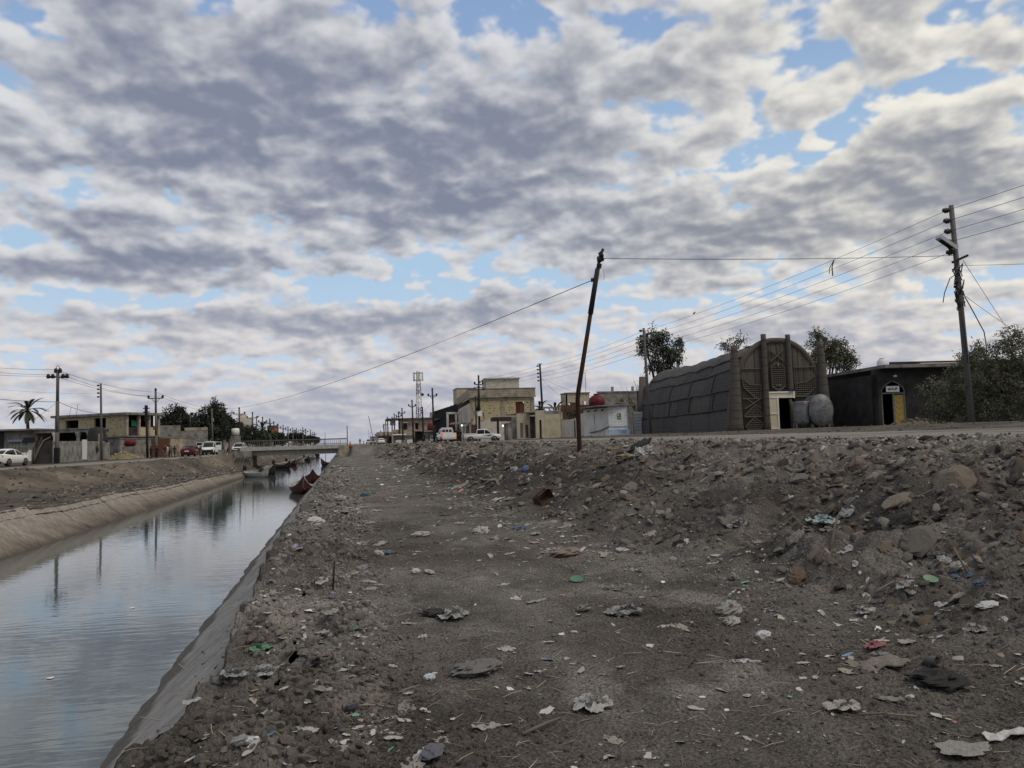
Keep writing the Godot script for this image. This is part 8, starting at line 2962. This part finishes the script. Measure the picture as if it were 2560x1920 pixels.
func place_spread():
	rng.seed = 300
	# crumbs and clods of earth, everywhere underfoot
	for k in 5:
		var ts := []
		var cs := []
		for i in 9000:
			var r := exp(lerpf(log(3.6), log(40.0), rng.randf()))
			var z := -r + rng.randf_range(-0.2, 0.2)
			var x := rng.randf_range(-1.2, minf(10.6, r * 0.98 + 1.0))
			if rng.randf() < 0.22: x = rng.randf_range(-1.25, 0.5)
			var worn := path_at(x, z)
			if x < berm_edge(z) + 0.03 or rng.randf() < worn * 0.8: continue
			var t := clampf((x - toe(z)) / 5.5, 0.0, 1.0)
			var s := (1.0 - 0.5 * worn) * (0.010 + 0.035 * pow(rng.randf(), 3.0)) * (0.75 + 0.050 * r) * (1.0 + 0.8 * t)
			if x < 0.4 and n2.get_noise_2d(x * 0.5 + 8.0, z * 0.5) > 0.0: s *= 1.7
			ts.append(Transform3D(Basis.from_euler(Vector3(rng.randf() * 6.0, rng.randf() * 6.0, rng.randf() * 6.0)) * Basis().scaled(Vector3(s * rng.randf_range(0.8, 1.6), s * 0.7, s)), Vector3(x, right_y(x, z) + s * 0.15, z)))
			cs.append(right_color(x, z) * rng.randf_range(0.9, 1.55) * (1.0 - 0.3 * smoothstep(12.0, 25.0, r)))
		scatter("soil_clods", rock_meshes[k], M.stone, ts, cs)
	# broken masonry on the slope
	for k in 4:
		var ts := []
		var cs := []
		for i in 4600:
			var r := exp(lerpf(log(5.5), log(108.0), rng.randf()))
			var z := -r
			var t := pow(rng.randf(), 0.7)
			var x := lerpf(toe(z) + 0.1, 10.3, t)
			if n1.get_noise_2d(x * 1.7 + 50.0, z * 1.7) < rng.randf_range(-0.4, 0.2): continue
			var s := (0.03 + 0.15 * pow(rng.randf(), 2.6)) * (0.7 + 0.028 * r)
			ts.append(Transform3D(ground_basis(Vector3(x, 0, z), rng.randf() * 6.0) * Basis.from_euler(Vector3(rng.randf_range(-0.7, 0.7), 0, rng.randf_range(-0.7, 0.7))) * Basis().scaled(Vector3(s * rng.randf_range(0.9, 2.2), s * rng.randf_range(0.2, 0.6), s)), Vector3(x, right_y(x, z) + s * 0.10, z)))
			var g := rng.randf()
			var c := Color(0.27, 0.255, 0.23) if g < 0.45 else Color(0.50, 0.475, 0.43) if g < 0.68 else Color(0.33, 0.275, 0.215) if g < 0.85 else Color(0.14, 0.132, 0.125)
			cs.append(c * rng.randf_range(0.7, 1.25))
		scatter("rubble_chips", rock_meshes[k + 2], M.stone, ts, cs)
	# shreds of paper and plastic
	var shreds := []
	for k in 6: shreds.append(crumple(500 + k, 0.26, 5))
	for k in 6:
		var ts := []
		var cs := []
		for i in 1500:
			var r := exp(lerpf(log(3.6), log(60.0), rng.randf()))
			var z := -r
			var x := rng.randf_range(-1.1, minf(10.0, r * 0.98 + 0.8))
			var pick := rng.randf()
			if pick < 0.3: x = rng.randf_range(-1.0, 0.35)
			elif pick < 0.5: x = minf(toe(z) + rng.randfn() * 0.8, r * 0.98)
			if x < berm_edge(z): continue
			if n4.get_noise_2d(x * 1.6 + 70.0, z * 1.6) < rng.randf_range(-0.15, 0.35) - (0.2 if pick < 0.5 else 0.0): continue
			var s := (0.010 + 0.045 * pow(rng.randf(), 3.0)) * (0.75 + 0.07 * r)
			ts.append(Transform3D(ground_basis(Vector3(x, 0, z), rng.randf() * 6.0) * Basis.from_euler(Vector3(rng.randf_range(-0.3, 0.3), 0, rng.randf_range(-0.3, 0.3))) * Basis().scaled(Vector3(s * rng.randf_range(0.5, 1.6), s, s)), Vector3(x, right_y(x, z) + 0.003 + s * 0.05, z)))
			var g := rng.randf()
			var c: Color = Color(0.40, 0.385, 0.36) if g < 0.62 else Color(0.60, 0.59, 0.57) if g < 0.74 else Color(0.30, 0.26, 0.21) if g < 0.9 else Color(0.08, 0.08, 0.085) if g < 0.95 else [Color(0.15, 0.22, 0.36), Color(0.15, 0.34, 0.24), Color(0.38, 0.16, 0.14)][rng.randi() % 3]
			cs.append(c * rng.randf_range(0.7, 1.2))
		scatter("litter_shreds", shreds[k], M.plastic, ts, cs)
	# straw and splinters
	var st := S()
	tube(st, [Vector3(-0.5, 0, 0), Vector3(0.0, 0.02, 0.03), Vector3(0.5, 0.0, -0.01)], [0.022, 0.02, 0.014], 4)
	var sm := mesh_of(st)
	var ts := []
	var cs := []
	for i in 4200:
		var r := exp(lerpf(log(3.6), log(30.0), rng.randf()))
		var z := -r
		var x := rng.randf_range(-1.2, minf(9.5, r * 0.98 + 0.8))
		var s := (0.03 + 0.13 * pow(rng.randf(), 2.0)) * (0.8 + 0.04 * r)
		ts.append(Transform3D(ground_basis(Vector3(x, 0, z), rng.randf() * 6.0) * Basis.from_euler(Vector3(0, 0, rng.randf_range(-0.15, 0.2))) * Basis().scaled(Vector3(s, s * 0.9, s)), Vector3(x, right_y(x, z) + 0.006, z)))
		cs.append(Color(0.34, 0.29, 0.21) * rng.randf_range(0.45, 1.3))
	scatter("straw", sm, M.plastic, ts, cs)
	# grey crumbs fallen on the lining, and weeds at its foot
	ts = []
	cs = []
	for i in 1500:
		var z := -exp(lerpf(log(3.5), log(60.0), rng.randf()))
		var u := 0.07 + pow(rng.randf(), 3.0) * 0.22
		if n2.get_noise_2d(z * 0.8, u * 2.0 + 20.0) < u * 1.6 - 0.28: continue
		var p := right_lining(u, z)
		var s := (0.006 + 0.035 * pow(rng.randf(), 3.0)) * (0.8 + 0.05 * absf(z))
		ts.append(Transform3D(Basis.from_euler(Vector3(rng.randf() * 6.0, rng.randf() * 6.0, 0)) * Basis().scaled(Vector3(s * 1.3, s * 0.7, s)), p + Vector3(0, s * 0.1, 0)))
		cs.append(Color(0.42, 0.40, 0.37) * rng.randf_range(0.7, 1.4))
	scatter("soil_crumbs", rock_meshes[0], M.stone, ts, cs)
	for q in [[0.30, -6.0, 0.5, "clump of dry green weeds on the near lining at the bottom"], [0.22, -6.9, 0.4, "thin straw coloured weeds on the near lining above the green clump"]]:
		var p := right_lining(q[0], q[1])
		var o := thing("weed_clump", q[3], "plant", p)
		var w := S()
		for i in 120:
			var a := Vector3(rng.randfn() * 0.10, 0, rng.randfn() * 0.22)
			a.y = -a.x * -1.0 * 0.9
			var h := rng.randf_range(0.05, 0.16)
			var lean := Vector3(rng.randfn() * 0.06, 0, rng.randfn() * 0.06)
			w.set_color((Color(0.13, 0.14, 0.07) if i % 3 else Color(0.27, 0.23, 0.14)) * rng.randf_range(0.6, 1.2))
			tri(w, a - Vector3(0.004, 0.01, 0), a + lean + Vector3(0, h, 0), a + Vector3(0.004, -0.01, 0))
		part("blades", w, M.leaf, o).set_meta("kind", "stuff")
	# the far bank and the road edges: stones and dark rubbish seen small
	for k in 3:
		ts = []
		cs = []
		for i in 1100:
			var z := -exp(lerpf(log(22.0), log(125.0), rng.randf()))
			var u := rng.randf_range(0.03, 0.98)
			var p := left_point(u, z)
			var s := 0.05 + 0.22 * pow(rng.randf(), 4.0)
			ts.append(Transform3D(Basis.from_euler(Vector3(rng.randf() * 0.6, rng.randf() * 6.0, rng.randf() * 0.6)) * Basis().scaled(Vector3(s * 1.5, s * 0.6, s)), p + Vector3(0, s * 0.1, 0)))
			var g := rng.randf()
			cs.append((Color(0.10, 0.092, 0.085) if g < 0.3 else Color(0.34, 0.30, 0.245) if g < 0.85 else Color(0.5, 0.49, 0.46)) * rng.randf_range(0.7, 1.2))
		scatter("bank_debris", rock_meshes[k], M.stone, ts, cs)
	ts = []
	cs = []
	for i in 2600:
		var z := -exp(lerpf(log(9.0), log(110.0), rng.randf()))
		var x := rng.randf_range(9.5, 11.6) if rng.randf() < 0.6 else rng.randf_range(17.2, 24.0)
		var s := (0.02 + 0.07 * pow(rng.randf(), 3.0)) * (0.8 + 0.02 * absf(z))
		var y := right_y(x, z) if x < 11.2 else road_y(x, z) if x < 17.5 else side_y(x, z)
		ts.append(Transform3D(Basis.from_euler(Vector3(rng.randf(), rng.randf() * 6.0, rng.randf())) * Basis().scaled(Vector3(s * 1.3, s * 0.7, s)), Vector3(x, y + s * 0.15, z)))
		cs.append(Color(0.32, 0.30, 0.265) * rng.randf_range(0.5, 1.3))
	scatter("road_gravel", rock_meshes[1], M.stone, ts, cs)
